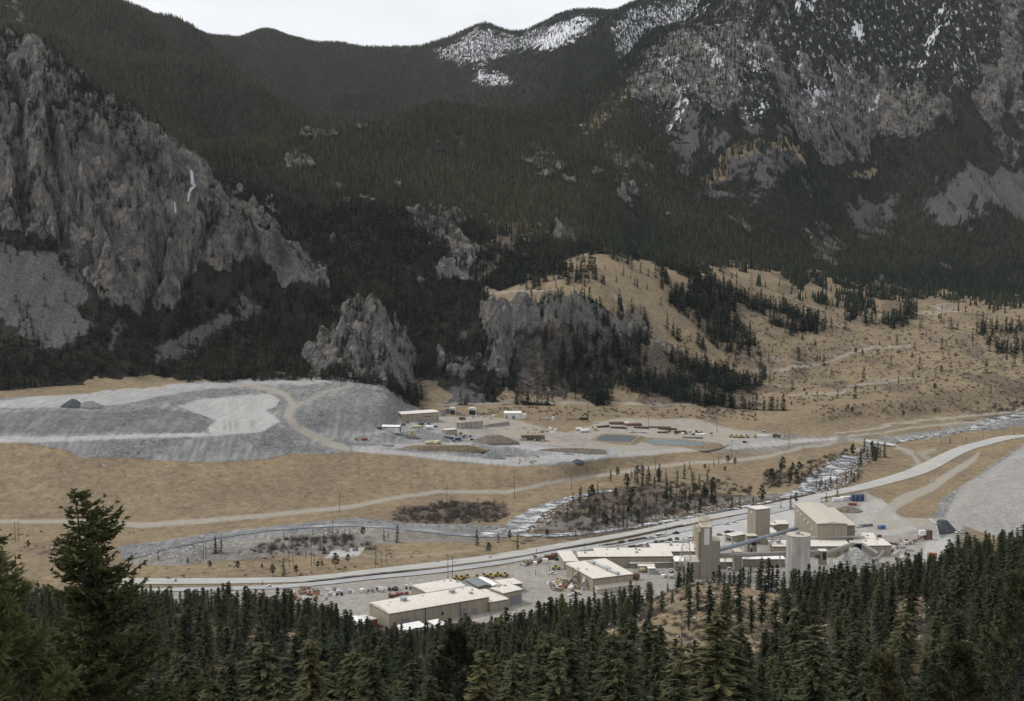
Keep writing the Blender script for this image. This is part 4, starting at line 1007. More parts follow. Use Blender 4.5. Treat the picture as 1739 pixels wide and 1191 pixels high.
M['steel'] = plain('galvanised_steel', (.36, .37, .38), .5, .15, 2); M['bluegrey'] = plain('blue_grey_gallery_sheet', (.20, .225, .255), .55, .18, .8)
M['rust'] = plain('rusted_steel', (.14, .075, .05), .85, .35, 1.2); M['dark'] = plain('dark_opening', (.02, .02, .022), .9, .1); M['door'] = plain('grey_roller_door', (.185, .195, .215), .6, .1, 2)
M['yellow'] = plain('yellow_machine_paint', (.40, .26, .05), .5, .2, 2); M['cream'] = plain('cream_steel_paint', (.50, .43, .27), .6, .2, 2); M['red'] = plain('red_container_paint', (.25, .075, .055), .6, .25, 1)
M['orange'] = plain('orange_red_paint', (.33, .115, .07), .6, .2, 1); M['blue'] = plain('blue_paint', (.06, .13, .30), .55, .2, 1); M['navy'] = plain('dark_blue_paint', (.04, .06, .12), .55, .25, 1); M['ltblue'] = plain('light_blue_paint', (.16, .30, .50), .55, .2, 1)
M['white'] = plain('white_paint', (.70, .70, .69), .45, .08, 1); M['black'] = plain('black_paint', (.018, .019, .022), .3, .2, 1, spec=.5); M['grey'] = plain('grey_paint', (.14, .145, .15), .4, .2, 1, spec=.5); M['silver'] = plain('silver_paint', (.42, .42, .41), .35, .1, 1, spec=.5)
M['maroon'] = plain('dark_red_paint', (.16, .025, .022), .35, .2, 1, spec=.5); M['green'] = plain('dark_green_paint', (.045, .07, .05), .5, .2, 1); M['lime'] = plain('yellow_green_paint', (.33, .33, .06), .5, .2, 1)
M['glass'] = plain('dark_window_glass', (.03, .035, .04), .12, .2, 1, spec=.6); M['tyre'] = plain('tyre_rubber', (.025, .025, .026), .9, .2, 2); M['wood'] = plain('weathered_pole_wood', (.085, .065, .05), .9, .3, 2); M['timber'] = plain('stacked_timber', (.27, .21, .15), .9, .25, 1.5)
M['gravel'] = plain('dark_crushed_stone', (.085, .092, .10), 1.0, .35, .8, streak=False, spec=0); M['palegravel'] = plain('pale_crushed_ore', (.40, .395, .375), 1.0, .2, .5, streak=False, spec=0); M['midgravel'] = plain('grey_crushed_stone', (.20, .205, .205), 1.0, .3, .6, streak=False, spec=0)
M['orepile'] = plain('grey_crushed_ore', (.31, .305, .29), 1.0, .3, .5, streak=False, spec=0)
M['tubegrey'] = plain('dull_grey_tube', (.215, .215, .21), .6, .2, .8)
M['berm'] = plain('dry_grass_bank', (.225, .18, .128), 1.0, .3, .4, streak=False, spec=0); M['soilbank'] = plain('brown_earth_bank', (.165, .145, .12), 1.0, .3, .4, streak=False, spec=0)

M['trim'] = plain('brown_trim', (.13, .11, .09), .6, .2, 1)

# ---------------------------------------------------------------- roads, river, ponds
def smooth(pts, n=10):
    P = [Vector(p) for p in pts]; P = [P[0] * 2 - P[1]] + P + [P[-1] * 2 - P[-2]]
    o = []
    for i in range(1, len(P) - 2):
        for k in range(n):
            t = k / n; a, b, c, d = P[i - 1:i + 3]
            o.append(.5 * ((2 * b) + (c - a) * t + (2 * a - 5 * b + 4 * c - d) * t * t + (3 * b - a - 3 * c + d) * t ** 3))
    return o + [P[-2]]
def ribbon(mb, px, wd, off=.3, n=10, flat=None, ymin=845, wob=0.0, seed=1):
    W = wd if isinstance(wd, (list, tuple)) else [wd] * len(px)
    g = [ground(x, y, ymin) for x, y in px]
    s = smooth([Vector((p.x, p.y, w_)) for p, w_ in zip(g, W)], n)
    r = random.Random(seed); rows = []
    for i, p in enumerate(s):
        a, b = s[max(i - 1, 0)], s[min(i + 1, len(s) - 1)]
        d = Vector((b.x - a.x, b.y - a.y)).normalized(); nn = Vector((-d.y, d.x)); hw = p.z / 2
        row = []
        for k in range(7):
            f = k / 3 - 1
            x, y = p.x + nn.x * hw * f * (1 + r.uniform(-wob, wob)), p.y + nn.y * hw * f * (1 + r.uniform(-wob, wob))
            row.append((x, y))
        rows.append(row)
    A_ = np.array(rows); Z = gz(A_[..., 0].ravel(), A_[..., 1].ravel()).reshape(A_.shape[:2])
    if flat is not None: Z = np.repeat(Z.mean(axis=1)[:, None], 7, 1) * flat + Z * (1 - flat)
    base = len(mb.v)
    for i in range(len(rows)):
        for k in range(7): mb.v.append((A_[i, k, 0], A_[i, k, 1], Z[i, k] + off))
    for i in range(len(rows) - 1):
        for k in range(6):
            mb.f.append((base + i * 7 + k, base + i * 7 + k + 1, base + i * 7 + k + 8, base + i * 7 + k + 7)); mb.m.append(mb.mi)
def road_mat(name, lo, hi):
    m, t, b = mat(name); geo = N(t, 'ShaderNodeNewGeometry')
    n1 = noise(t, .25, 5, .6, mapv(t, geo.outputs['Position'], (.25, 1, 1), (0, 0, .35)))
    t.links.new(ramp(t, n1, [(.32, lo), (.68, hi)]), b.inputs['Base Color']); b.inputs['Specular IOR Level'].default_value = .1
    return m
M_ROAD = road_mat('worn_asphalt', (.26, .265, .27), (.36, .36, .36)); M_GRAV = road_mat('gravel_road', (.30, .295, .28), (.40, .39, .365)); M_DITCH = road_mat('ditch_stone', (.085, .08, .075), (.16, .15, .14)); M_TRACK = road_mat('dirt_track', (.30, .26, .20), (.40, .36, .29))
mb = MB(); ribbon(mb, [(150, 1006), (262, 1003), (480, 997), (640, 981), (740, 971), (850, 956), (960, 937), (1060, 922), (1150, 902), (1200, 892), (1300, 871), (1400, 849)], [9, 9, 9, 9, 10, 10, 10, 11, 11, 11, 12, 12], .45)
structure(mb.build('road', M_ROAD, smooth=True))
mb = MB(); ribbon(mb, [(150, 989), (262, 988), (500, 985), (640, 971), (760, 957), (870, 942), (1000, 920), (1100, 902), (1180, 884), (1300, 862), (1400, 841), (1480, 824), (1560, 800), (1620, 770), (1660, 756), (1739, 741), (1850, 720)], [15, 15, 14, 14, 14, 14, 14, 13, 13, 13, 14, 17, 20, 18, 18, 17, 16], .40)
structure(mb.build('gravel_road', M_GRAV, smooth=True))
mb = MB(); ribbon(mb, [(510, 991), (640, 976), (760, 964), (870, 949), (960, 932), (1060, 914), (1160, 893)], 2.2, 1.0, wob=.3)
structure(mb.build('roadside_ditch', M_DITCH))
M_WATER, t_, b_ = mat('river_water'); geo_ = N(t_, 'ShaderNodeNewGeometry')
pv = mapv(t_, geo_.outputs['Position'], (.6, 1, 1), (0, 0, .4))
wn = noise(t_, .13, 6, .72, pv); wn2 = noise(t_, .9, 3, .6, pv)
wm = ramp(t_, mth(t_, 'ADD', mth(t_, 'MULTIPLY', wn, .75), mth(t_, 'MULTIPLY', wn2, .35)), [(.545, 0.0), (.63, 1.0)])
t_.links.new(mixc(t_, wm, (.095, .10, .102), (.54, .55, .56)), b_.inputs['Base Color']); t_.links.new(mth(t_, 'ADD', mth(t_, 'MULTIPLY', wm, .6), .25), b_.inputs['Roughness'])
bump(t_, b_, wn2, .3, .6)
M_SLACK, t_, b_ = mat('slack_water'); geo_ = N(t_, 'ShaderNodeNewGeometry')
t_.links.new(ramp(t_, noise(t_, .12, 4, .6, mapv(t_, geo_.outputs['Position'], (.3, 1, 1))), [(.35, (.10, .11, .12)), (.55, (.15, .16, .165)), (.7, (.34, .34, .34))]), b_.inputs['Base Color']); b_.inputs['Roughness'].default_value = .25; b_.inputs['Specular IOR Level'].default_value = .5
mb = MB(); ribbon(mb, [(1040, 834), (1000, 840), (960, 850), (915, 868), (888, 886), (862, 903), (800, 911)], [6, 8, 11, 16, 20, 20, 9], .5, wob=.3)
ribbon(mb, [(1445, 775), (1425, 790), (1395, 812), (1372, 832), (1330, 846)], [16, 24, 28, 20, 8], .55, wob=.3, seed=2)
ribbon(mb, [(1335, 845), (1280, 858), (1200, 873), (1120, 888), (1040, 901), (960, 909), (900, 910), (850, 908)], [4, 5, 6, 6, 7, 9, 8, 6], .5, wob=.3, seed=3)
ribbon(mb, [(1780, 702), (1730, 707), (1690, 713), (1660, 727), (1600, 738), (1560, 745), (1500, 756)], [14, 14, 13, 12, 9, 7, 6], .5, wob=.25, seed=4)
structure(mb.build('river', M_WATER, smooth=True))
mb = MB(); ribbon(mb, [(862, 911), (780, 908), (700, 899), (600, 893), (480, 899), (380, 912), (280, 933), (210, 952)], [8, 10, 11, 9, 8, 7, 7, 6], .45, wob=.2, seed=5)
structure(mb.build('side_channel', M_SLACK, smooth=True))
M_POND, t_, b_ = mat('pond_water'); geo_ = N(t_, 'ShaderNodeNewGeometry')
t_.links.new(ramp(t_, noise(t_, .06, 3, .5, mapv(t_, geo_.outputs['Position'], (.4, 1, 1))), [(.35, (.15, .19, .195)), (.65, (.21, .255, .255))]), b_.inputs['Base Color']); b_.inputs['Roughness'].default_value = .2
M_POND2, t_, b_ = mat('dark_pond_water'); t_.links.new(ramp(t_, noise(t_, .05, 3), [(.35, (.10, .11, .125)), (.65, (.17, .18, .19))]), b_.inputs['Base Color']); b_.inputs['Roughness'].default_value = .2
def pond(px, m, label):
    pts = [ground(x, y) for x, y in px]; z = sum(p.z for p in pts) / len(pts) + 1.1
    inner = [at(x, y, z) for x, y in px]; c = sum(inner, Vector()) / len(inner)
    o = MB(); n = len(o.v); o.v += [tuple(p) for p in inner]; o.f.append(tuple(range(len(inner)))); o.m.append(0)
    w_ = o.build('pond', m); structure(w_)
    bm_ = MB(); k = len(inner); rings = []
    for off, dz in ((-.5, -.4), (2.5, .5), (5.5, .5), (15, -3.5)):
        ring = []
        for i, p in enumerate(inner):
            d = (p - c); d.z = 0; d.normalize(); q = p + d * off; ring.append((q.x, q.y, z + dz))
        rings.append(ring)
    for a, b in zip(rings[:-1], rings[1:]):
        for i in range(k):
            j = (i + 1) % k; bm_.quad(a[i], a[j], b[j], b[i])
    structure(bm_.build('pond_bank', M['berm']))
pond([(1009, 748), (1026, 738.5), (1055, 739), (1082, 741.5), (1068, 751.5), (1040, 750.5)], M_POND2, '')
pond([(1094, 750), (1111, 745), (1160, 748), (1210, 752.5), (1182, 757.5), (1120, 755.5)], M_POND, '')

# ---------------------------------------------------------------- buildings
def frame(Apx, Bpx, Cpx, h, z0=0.0):
    a, b, c = (at(p[0], p[1], z0 + h) for p in (Apx, Bpx, Cpx))
    e1 = Vector((b.x - a.x, b.y - a.y, 0)); wdt = e1.length; e1.normalize(); e2 = Vector((-e1.y, e1.x, 0))
    d = (c - a).dot(e2)
    return Vector((a.x, a.y, z0)), math.atan2(e1.y, e1.x), wdt, abs(d)
def roof_mb(w_, d, h, kind, rise=.8, ov=.35, th=.3):
    mb = MB(); x0, x1, y0, y1 = -ov, w_ + ov, -ov, d + ov
    if kind == 'flat':
        mb.box(x0, y0, h, x1, y1, h + th)
    elif kind == 'gable':        # ridge runs along x
        mb.prism([(y0, h), (y1, h), (y1, h + th), (d / 2, h + rise + th), (y0, h + th)], x0, x1, 'x')
    elif kind == 'gable_y':      # ridge runs away from the front
        mb.prism([(x0, h), (x1, h), (x1, h + th), (w_ / 2, h + rise + th), (x0, h + th)], y0, y1, 'y')
    elif kind == 'shed':         # high at the back
        mb.prism([(y0, h), (y1, h), (y1, h + rise + th), (y0, h + th)], x0, x1, 'x')
    elif kind == 'barrel':
        n = 10
        mb.prism([(y0, h), (y1, h)] + [(y1 + (y0 - y1) * i / n, h + th + rise * math.sin(math.pi * i / n) ** .8) for i in range(n + 1)], x0, x1, 'x')
    return mb
def building(name, label, cat, Apx, Bpx, Cpx, h, z0=0.0, wall='tan', roof='roof', kind='flat', rise=.8, doors=(), windows=(), vents=(), group=None, depth=None, extra_below=2.0, ov=.35):
    o, rz, w_, d = frame(Apx, Bpx, Cpx, h, z0)
    if depth: d = depth
    r = thing(name, label, cat, o, rz, group)
    mb = MB(); mb.box(0, 0, -extra_below, w_, d, h - .002); mb.build('wall', M[wall], r)
    roof_mb(w_, d, h, kind, rise, ov).build('roof', M[roof], r)
    mb = MB(); mb.box(-.06, -.06, h - .75, w_ + .06, -.003, h - .004); mb.box(-.06, .0, h - .75, -.003, d, h - .004); mb.box(w_ + .003, .0, h - .75, w_ + .06, d, h - .004); mb.build('eave_trim', M['trim'], r)
    for (f0, f1, zb, zt, face) in doors:
        mb = MB()
        if face == 'f': mb.box(f0 * w_, -.12, zb, f1 * w_, .05, zt)
        elif face == 'l': mb.box(-.12, f0 * d, zb, .05, f1 * d, zt)
        else: mb.box(w_ - .05, f0 * d, zb, w_ + .12, f1 * d, zt)
        mb.build('door', M['door'], r)
    for (f0, f1, zb, zt, face) in windows:
        mb = MB()
        if face == 'f': mb.box(f0 * w_, -.1, zb, f1 * w_, .05, zt)
        else: mb.box(-.1, f0 * d, zb, .05, f1 * d, zt)
        mb.build('window', M['glass'], r)
    for (fx, fy, s) in vents:
        mb = MB(); zz = h + (rise * (1 - abs(2 * fy - 1)) if kind in ('gable', 'barrel') else rise * fy if kind == 'shed' else 0)
        mb.box(fx * w_ - s / 2, fy * d - s / 2, zz, fx * w_ + s / 2, fy * d + s / 2, zz + s * .7 + .2); mb.box(fx * w_ - s * .65, fy * d - s * .65, zz + s * .7 + .22, fx * w_ + s * .65, fy * d + s * .65, zz + s * .7 + .4)
        mb.build('roof_vent', M['steel'], r)
    return r, w_, d
def wallbox(r, name, m, x0, y0, z0, x1, y1, z1):
    mb = MB(); mb.box(x0, y0, z0, x1, y1, z1); return mb.build(name, M[m], r)

# maintenance shop (front left of the plant)
r, w_, d = building('maintenance_shop', 'long tan maintenance shop with low pale roof, nearest building above the fir tops', 'workshop', (661.2, 1042.8), (830.3, 1014.3), (631, 1023.8), 9.5, wall='tan', roof='roof', kind='barrel', rise=1.6,
                    doors=[(.11, .20, 0, 5, 'f'), (.23, .29, 0, 3.2, 'f'), (.71, .76, 0, 5, 'f'), (.82, .88, 0, 4, 'f')], windows=[(.51, .535, 3, 5, 'f'), (.115, .13, 6, 6.5, 'f')],
                    vents=[(.25, .55, 3.2), (.32, .8, .9), (.07, .4, .8), (.03, .7, .7), (.13, .6, .8), (.47, .7, 1.0), (.74, .55, 3.0), (.88, .3, 1.8), (.9, .75, 1.0), (.6, .3, .6), (.94, .5, .9)])
for f in (.35, .70): wallbox(r, 'downpipe', 'dark', w_ * f, -.2, 0, w_ * f + .3, -.02, 9.4)
building('shop_annex', 'pale low roofed annex joined behind the maintenance shop', 'workshop', (724, 1007), (790, 996), (701, 994.5), 7, wall='tan', kind='barrel', rise=.9, vents=[(.75, .75, 1), (.88, .65, 1.2), (.95, .4, 1.2), (.1, .3, .6), (.6, .8, .7)])
building('shop_wing', 'small lower wing with curved roof at the right end of the maintenance shop', 'workshop', (832, 1023.5), (863, 1017.8), (813, 1003), 6.5, kind='barrel', rise=.7, vents=[(.3, .6, .6), (.6, .8, .8)])
building('vehicle_bay', 'tall tan bay with big grey roller door beside the maintenance shop', 'workshop', (855, 1008), (886.5, 1001.4), (834, 999.5), 9, kind='barrel', rise=.7, doors=[(.36, .93, 0, 6.2, 'f')], vents=[(.3, .8, 1.2), (.65, .8, 1.4)])
for i, (a, b, c, m, lb, knd) in enumerate([((795, 1001), (808, 999), (779, 988.5), 'roof_dark', 'narrow shed with slate grey roof behind the shop annex, nearer the annex', 'gable_y'), ((812, 997.5), (835, 994.5), (795, 984.5), 'roof_dark', 'wide shed with slate grey roof behind the maintenance shop, left of the bright white roof', 'gable_y'), ((836, 996), (849.5, 994), (816, 982.2), 'roof_white', 'narrow shed with bright white roof beside the slate grey shed', 'gable_y'), ((855, 995), (887, 991), (841, 986.5), 'roof', 'flat pale roofed shed behind the tall vehicle bay', 'flat')]):
    building('storage_shed', lb, 'shed', a, b, c, 6.5 - .3 * i, wall='tan', roof=m, kind=knd, rise=1.0, group='sheds behind the maintenance shop', vents=[(.5, .2, .5), (.5, .5, .5)])
building('tent_shed', 'pale blue white fabric shed half hidden by firs at the shop corner', 'shed', (606, 1062), (629, 1058), (596, 1050), 5, wall='white_wall', roof='roof_white', kind='gable_y', rise=1.6)
building('low_shed', 'low white roofed shed with red front beside the left end of the maintenance shop', 'shed', (625, 1056), (641, 1051), (612, 1048), 4, wall='red', roof='roof', kind='gable_y', rise=.7)
building('lean_to', 'long white lean-to roof among firs in front of the maintenance shop', 'shed', (682, 1072), (724, 1064), (700, 1060), 3, wall='white_wall', roof='roof_white', kind='shed', rise=.8)
building('lean_to', 'short white lean-to roof among firs, right of the longer one', 'shed', (742, 1064), (758, 1061), (748, 1053), 3, wall='white_wall', roof='roof_white', kind='shed', rise=.6)

# process buildings
r, w_, d = building('process_building', 'square tan process building with tilted pale roof and silver ducts', 'plant building', (1007.3, 983.3), (1075, 975.2), (1065.6, 947.6), 9.5, kind='shed', rise=1.2, vents=[(.18, .5, .9), (.75, .55, .5)], windows=[(.4, .43, 1, 2, 'f')])
mb = MB(); mb.tube([(w_ * .50, d * .95, 11), (w_ * .55, d * .75, 11.6), (w_ * .58, d * .4, 11.2), (w_ * .62, d * .05, 10.6)], [.9, .8, 1.1, .7], 8); mb.box(w_ * .54, d * .30, 10, w_ * .66, d * .44, 12.2); mb.box(w_ * .48, d * .72, 10.4, w_ * .58, d * .86, 12.6); mb.box(w_ * .60, d * .02, 9.9, w_ * .68, d * .12, 11.6); mb.build('roof_duct', M['steel'], r)
mb = MB(); mb.box(w_ * .03, -4, -1, w_ * .97, -.01, 3.2); mb.prism([(-4.4, 3.2), (-.02, 4.6), (-.02, 4.9), (-4.4, 3.5)], w_ * .01, w_ * .99, 'x'); mb.build('porch', M['roof_tan'], r)
mb = MB(); mb.tube([(-1, d * .6, 5), (-2.5, d * .55, 7), (-1, d * .5, 9)], 1.0, 8); mb.tube([(-1, d * .2, 3), (-3, d * .2, 5.5), (-1, d * .25, 7.5)], 1.1, 8); mb.build('bent_duct', M['steel'], r)
building('office_block', 'long low tan building with pale flat roof in front of the car park', 'plant building', (982.8, 946.2), (1143, 945), (1183.8, 937.4), 8, windows=[(.60, .62, 2, 3, 'f'), (.68, .7, 2, 3, 'f'), (.8, .82, 2, 3, 'f'), (.9, .92, 2, 3, 'f')], vents=[(.08, .7, 1.6), (.63, .65, 1.6), (.9, .5, .5), (.3, .4, .7)], depth=15)
building('office_annex', 'lower pale roofed annex at the left end of the long office block', 'plant building', (958.5, 954), (982, 953.2), (968.5, 936), 6)
building('change_house', 'second long pale roofed block behind the office block, beside the parked cars', 'plant building', (1010, 937.6), (1180, 936.8), (1012, 932), 7.5, vents=[(.24, .6, 1.3), (.42, .6, 1.4), (.45, .3, 1.2), (.13, .5, .8)], depth=11)
building('gate_house', 'short pale roofed block between parked cars and headframe tower', 'plant building', (1107, 931.5), (1184, 930.5), (1106, 925.3), 6.5, vents=[(.45, .5, 2), (.6, .5, .8)], depth=14)
building('loading_canopy', 'blue white roofed canopy beside the lattice tower', 'canopy', (1146.5, 954), (1169.5, 954), (1143.5, 945), 7, wall='tan2', roof='roof_white', kind='flat')
building('covered_walk', 'low long pale canopy along the front of the office block', 'canopy', (1070, 957.5), (1144, 956), (1070, 953.5), 3.6, wall='tan2', kind='shed', rise=.5, depth=5)
building('equipment_shed', 'small shed with white roof and grey front by the office block', 'shed', (1102, 966), (1113, 965.6), (1098, 963), 4.2, wall='steel', roof='roof_white', kind='flat', depth=5)
building('pump_shed', 'long narrow shed with grey roof behind the small white roofed shed', 'shed', (1085, 962), (1112, 961.6), (1084, 959), 4.5, wall='tan2', roof='roof', depth=5)

# headframe
o, rz, w_, d = frame((1190.3, 896.3), (1209.7, 896.3), (1185, 886.5), 36)
d = max(10, min(d, 14))
r = thing('headframe_tower', 'tall tan clad mine headframe with sheave wheels on top', 'headframe', o, rz - .0)
for (nm, x0, y0, z0, x1, y1, z1, m) in (('tower', 0, 0, -3, w_, d, 36, 'tan2'), ('side_block', w_ + .003, .4, -3, w_ + 5.6, d - .5, 26.5, 'tan2'), ('lower_block', -9, .8, -3, -.003, d + 6, 11.5, 'tan2')): wallbox(r, nm, m, x0, y0, z0, x1, y1, z1)
wallbox(r, 'upper_front', 'tan', -1.6, .6, 14, -.004, d + 2, 33)
for (nm, x0, x1, y0, y1, z, m) in (('roof', -.2, w_ + .2, -.2, d + .2, 36.003, 'roof_tan'), ('roof', w_ + .2, w_ + 5.8, .2, d - .3, 26.503, 'roof_tan'), ('roof', -9.3, -.2, .6, d + 6.2, 11.503, 'roof_tan')):
    wallbox(r, nm, m, x0, y0, z, x1, y1, z + .35)
wallbox(r, 'louvre_panel', 'white_wall', w_ * .30, -.15, 24, w_ * .75, .05, 35.4)
mb = MB(); zt = 36.4                                     # sheave deck
for yy in (2.0, d - 2.5):
    for k in range(24):
        a, b = 2 * math.pi * k / 24, 2 * math.pi * (k + 1) / 24
        mb.tube([(w_ * .45 + 2.6 * math.cos(a), yy, zt + 3.4 + 2.6 * math.sin(a)), (w_ * .45 + 2.6 * math.cos(b), yy, zt + 3.4 + 2.6 * math.sin(b))], .22, 4, False)
    for k in range(6):
        a = math.pi * k / 6
        mb.tube([(w_ * .45 + 2.6 * math.cos(a), yy, zt + 3.4 + 2.6 * math.sin(a)), (w_ * .45 - 2.6 * math.cos(a), yy, zt + 3.4 - 2.6 * math.sin(a))], .1, 4, False)
mb.build('sheave_wheel', M['cream'], r)
mb = MB()
for x in (.3, w_ - .3):
    for y in (.5, d - .8): mb.box(x - .15, y - .15, zt, x + .15, y + .15, zt + 4)
for y in (.5, d - .8): mb.box(.3, y - .12, zt + 1.2, w_ - .3, y + .12, zt + 1.45); mb.box(.3, y - .12, zt + 3.8, w_ - .3, y + .12, zt + 4.05)
mb.build('sheave_deck', M['cream'], r)
mb = MB()                                                 # idler frame down the left side
for zz in np.arange(22, 36, 2.2): mb.tube([(-2.4, 2, zz), (-4.4, 2, zz + 1.1), (-2.4, 2, zz + 2.2)], .2, 4); mb.tube([(-2.4, d - 3, zz), (-4.2, d - 3, zz + 1.1), (-2.4, d - 3, zz + 2.2)], .2, 4)
mb.tube([(-4.4, 2, 22), (-3.2, 2, 37)], .25, 4); mb.tube([(-4.4, d - 3, 22), (-3.2, d - 3, 37)], .25, 4)
mb.build('back_leg', M['cream'], r)

def lattice(mb, base, top, h, n, rr=.12):
    P = [[Vector((sx * (base + (top - base) * f), sy * (base + (top - base) * f), h * f)) for sx, sy in ((-1, -1), (1, -1), (1, 1), (-1, 1))] for f in [i / n for i in range(n + 1)]]
    for i in range(n):
        for k in range(4):
            k2 = (k + 1) % 4
            mb.tube([P[i][k], P[i + 1][k]], rr * 1.3, 4, False); mb.tube([P[i][k], P[i + 1][k2]], rr, 3, False); mb.tube([P[i][k2], P[i + 1][k]], rr, 3, False); mb.tube([P[i + 1][k], P[i + 1][k2]], rr, 3, False)
p = at(1164, 986, 0); mb = MB(); lattice(mb, 5.5, 1.8, 30, 7, .10)
o = mb.build('lattice_tower', M['steel']); o.location = p; tag(o, 'pale steel lattice tower standing left of the headframe', 'lattice tower')

# bins, mill and low plant buildings
r, w_, d = building('ore_bin_house', 'tall narrow tan bin house without windows behind the blue grey conveyor', 'plant building', (1284.2, 866), (1308, 863.5), (1268.7, 861), 27, kind='flat', roof='roof')
wallbox(r, 'wall_lamp', 'white', -.5, 5, 23.5, -.02, 6.5, 24.5)
r, w_, d = building('mill_building', 'largest tan mill building with broad tan roof and vents along the left wall', 'mill', (1388.6, 890.4), (1438.6, 890), (1350.6, 855.9), 20, kind='gable_y', rise=1.2, roof='roof_tan', ov=.4)
for k, (f, z) in enumerate(((.2, 12), (.35, 14), (.5, 14.5), (.68, 15.5), (.8, 16.5))): wallbox(r, 'wall_vent', 'white', -.9, d * f, z, -.02, d * f + 1.6, z + 1.4)
mb = MB(); mb.box(w_ + .003, d * .12, -2, w_ + 8.5, d * .96, 17); mb.build('side_wing', M['tan2'], r)
wallbox(r, 'wing_roof', 'roof_tan', w_ + .41, d * .10, 17.003, w_ + 9, d * .97, 17.35)
building('sample_house', 'small tan house with flat pale roof between bin house and mill', 'plant building', (1320.5, 890.6), (1339.5, 890.6), (1313.3, 884), 7.5)
building('link_gallery', 'sloping tan link from the bin house to the small flat house', 'plant building', (1293.5, 887.5), (1314, 892.5), (1295, 885.5), 7.5, depth=5)
building('reagent_shed', 'low tan shed with pale roof left of the bin house', 'shed', (1244, 911.2), (1268.5, 907), (1233.3, 907), 6, kind='flat', windows=[(.2, .7, 2, 4, 'l')])
r, w_, d = building('thickener_house', 'white roofed plant house under the blue grey conveyor', 'plant building', (1292, 913), (1330, 912), (1281, 897.5), 6, roof='roof', vents=[(.35, .6, .8), (.5, .4, .7)])
r, w_, d = building('concentrator_shed', 'long pale roofed concentrator with window bays behind the silo', 'plant building', (1313, 928.5), (1446, 928), (1305.7, 918), 8, windows=[(.5 + .08 * i, .52 + .08 * i, 3, 5.5, 'f') for i in range(5)], vents=[(.1, .5, 3), (.67, .8, .8), (.9, .9, 1.0)])
building('crusher_house', 'tan building with pale roof right of the portal stockpile', 'plant building', (1464, 927.4), (1514, 926.6), (1462, 916), 8, vents=[(.3, .6, 1), (.75, .8, 1.4), (.6, .3, .6)])
building('filter_house', 'pale flat roof tucked behind the concentrator beside the mill', 'plant building', (1446, 914), (1488, 915), (1444, 903), 6, vents=[(.35, .5, 1), (.7, .4, 1.2), (.5, .8, .7)], depth=18)
o, rz, w_, d = frame((1247, 950), (1262, 950), (1247, 944), 5)
building('pump_house', 'low grey shed under the long walkway between tower and silo', 'shed', (1222, 955), (1250, 955), (1222, 950), 5, wall='tan2', roof='roof', depth=8)
building('switch_room', 'tan wall block under the long walkway left of the silo', 'plant building', (1262, 950), (1333, 950), (1262, 944), 6, wall='tan2', roof='roof_white', depth=10)

# silo
c = at(1354.5, 985, 0); rad = 20.3 * (c.y) / FPX
r = thing('silo', 'round pale concrete silo banded with steel ribs', 'silo', c)
hs = 31.5
mb = MB(); mb.tube([(0, 0, -2), (0, 0, hs)], rad, 48); mb.build('shell', M['conc'], r, smooth=False)
mb = MB()
for zz in np.arange(1.5, hs, 2.1): mb.tube([(0, 0, zz), (0, 0, zz + .18)], rad + .06, 48)
mb.build('hoop', M['conc'], r)
mb = MB()
for k in range(18):
    a = 2 * math.pi * k / 18; mb.box(-.2, rad - .05, -2, .2, rad + .14, hs, Matrix.Rotation(a, 4, 'Z'))
mb.build('rib', M['conc'], r)
mb = MB(); mb.tube([(0, 0, hs), (0, 0, hs + .5)], rad + .25, 48); mb.build('roof', M['roof_tan'], r)
mb = MB(); mb.box(-2, -1, hs + .5, 1, 1.5, hs + 2.6); mb.tube([(2, -3, hs + .5), (2, -3, hs + 1.6)], .8, 8)
for k in range(20):
    a = 6.283 * k / 20; mb.tube([(rad * math.cos(a), rad * math.sin(a), hs + .5), (rad * math.cos(a), rad * math.sin(a), hs + 1.6)], .06, 3, False)
mb.build('roof_gear', M['steel'], r)

# conveyor galleries
def gallery(name, label, p0, p1, rr, m='bluegrey', legs=(), walkway=False, truss=False):
    a, b = Vector(p0), Vector(p1); r = thing(name, label, 'conveyor', (a.x, a.y, 0))
    o = Vector((a.x, a.y, 0)); a, b = a - o, b - o
    mb = MB(); mb.tube([a, b], rr, 10); mb.build('tube', M[m], r)
    mb = MB(); n = max(3, int((b - a).length / 4))
    for i in range(1, n): q = a.lerp(b, i / n); e = (b - a).normalized() * .12; mb.tube([q - e, q + e], rr + .12, 10)
    mb.build('band', M['tubegrey'], r)
    for f in legs:
        q = a.lerp(b, f); mb = MB(); mb.tube([(q.x - 1.2, q.y, -1), (q.x - .3, q.y, q.z - rr)], .22, 5); mb.tube([(q.x + 1.2, q.y, -1), (q.x + .3, q.y, q.z - rr)], .22, 5); mb.build('leg', M['steel'], r)
    if walkway:
        s = Vector((b.y - a.y, a.x - b.x, 0)).normalized() * (rr + .7); mb = MB()
        for off in (0, 1.1): mb.tube([a + s + Vector((0, 0, -rr * .6 + off)), b + s + Vector((0, 0, -rr * .6 + off))], .09, 4)
        for i in range(n * 2 + 1): q = a.lerp(b, i / (2 * n)) + s; mb.tube([q + Vector((0, 0, -rr * .6)), q + Vector((0, 0, -rr * .6 + 1.1))], .06, 3)
        mb.build('handrail', M['cream'], r)
    return r
def pt(px, py, Y):
    u, v = uv(px, py); return Vector((u * Y, Y, ZC + v * Y))
gallery('conveyor', 'long blue grey conveyor tube rising from the headframe to the mill roof', pt(1222, 934, 965), pt(1353, 897.5, 1062), 1.45, 'bluegrey', (.25, .75))
gallery('conveyor', 'level rusty grey conveyor with handrails from the headframe to the silo foot', pt(1214, 944, 955), pt(1392, 938, 960), 1.6, 'tubegrey', (.1, .45, .62, .9), True)
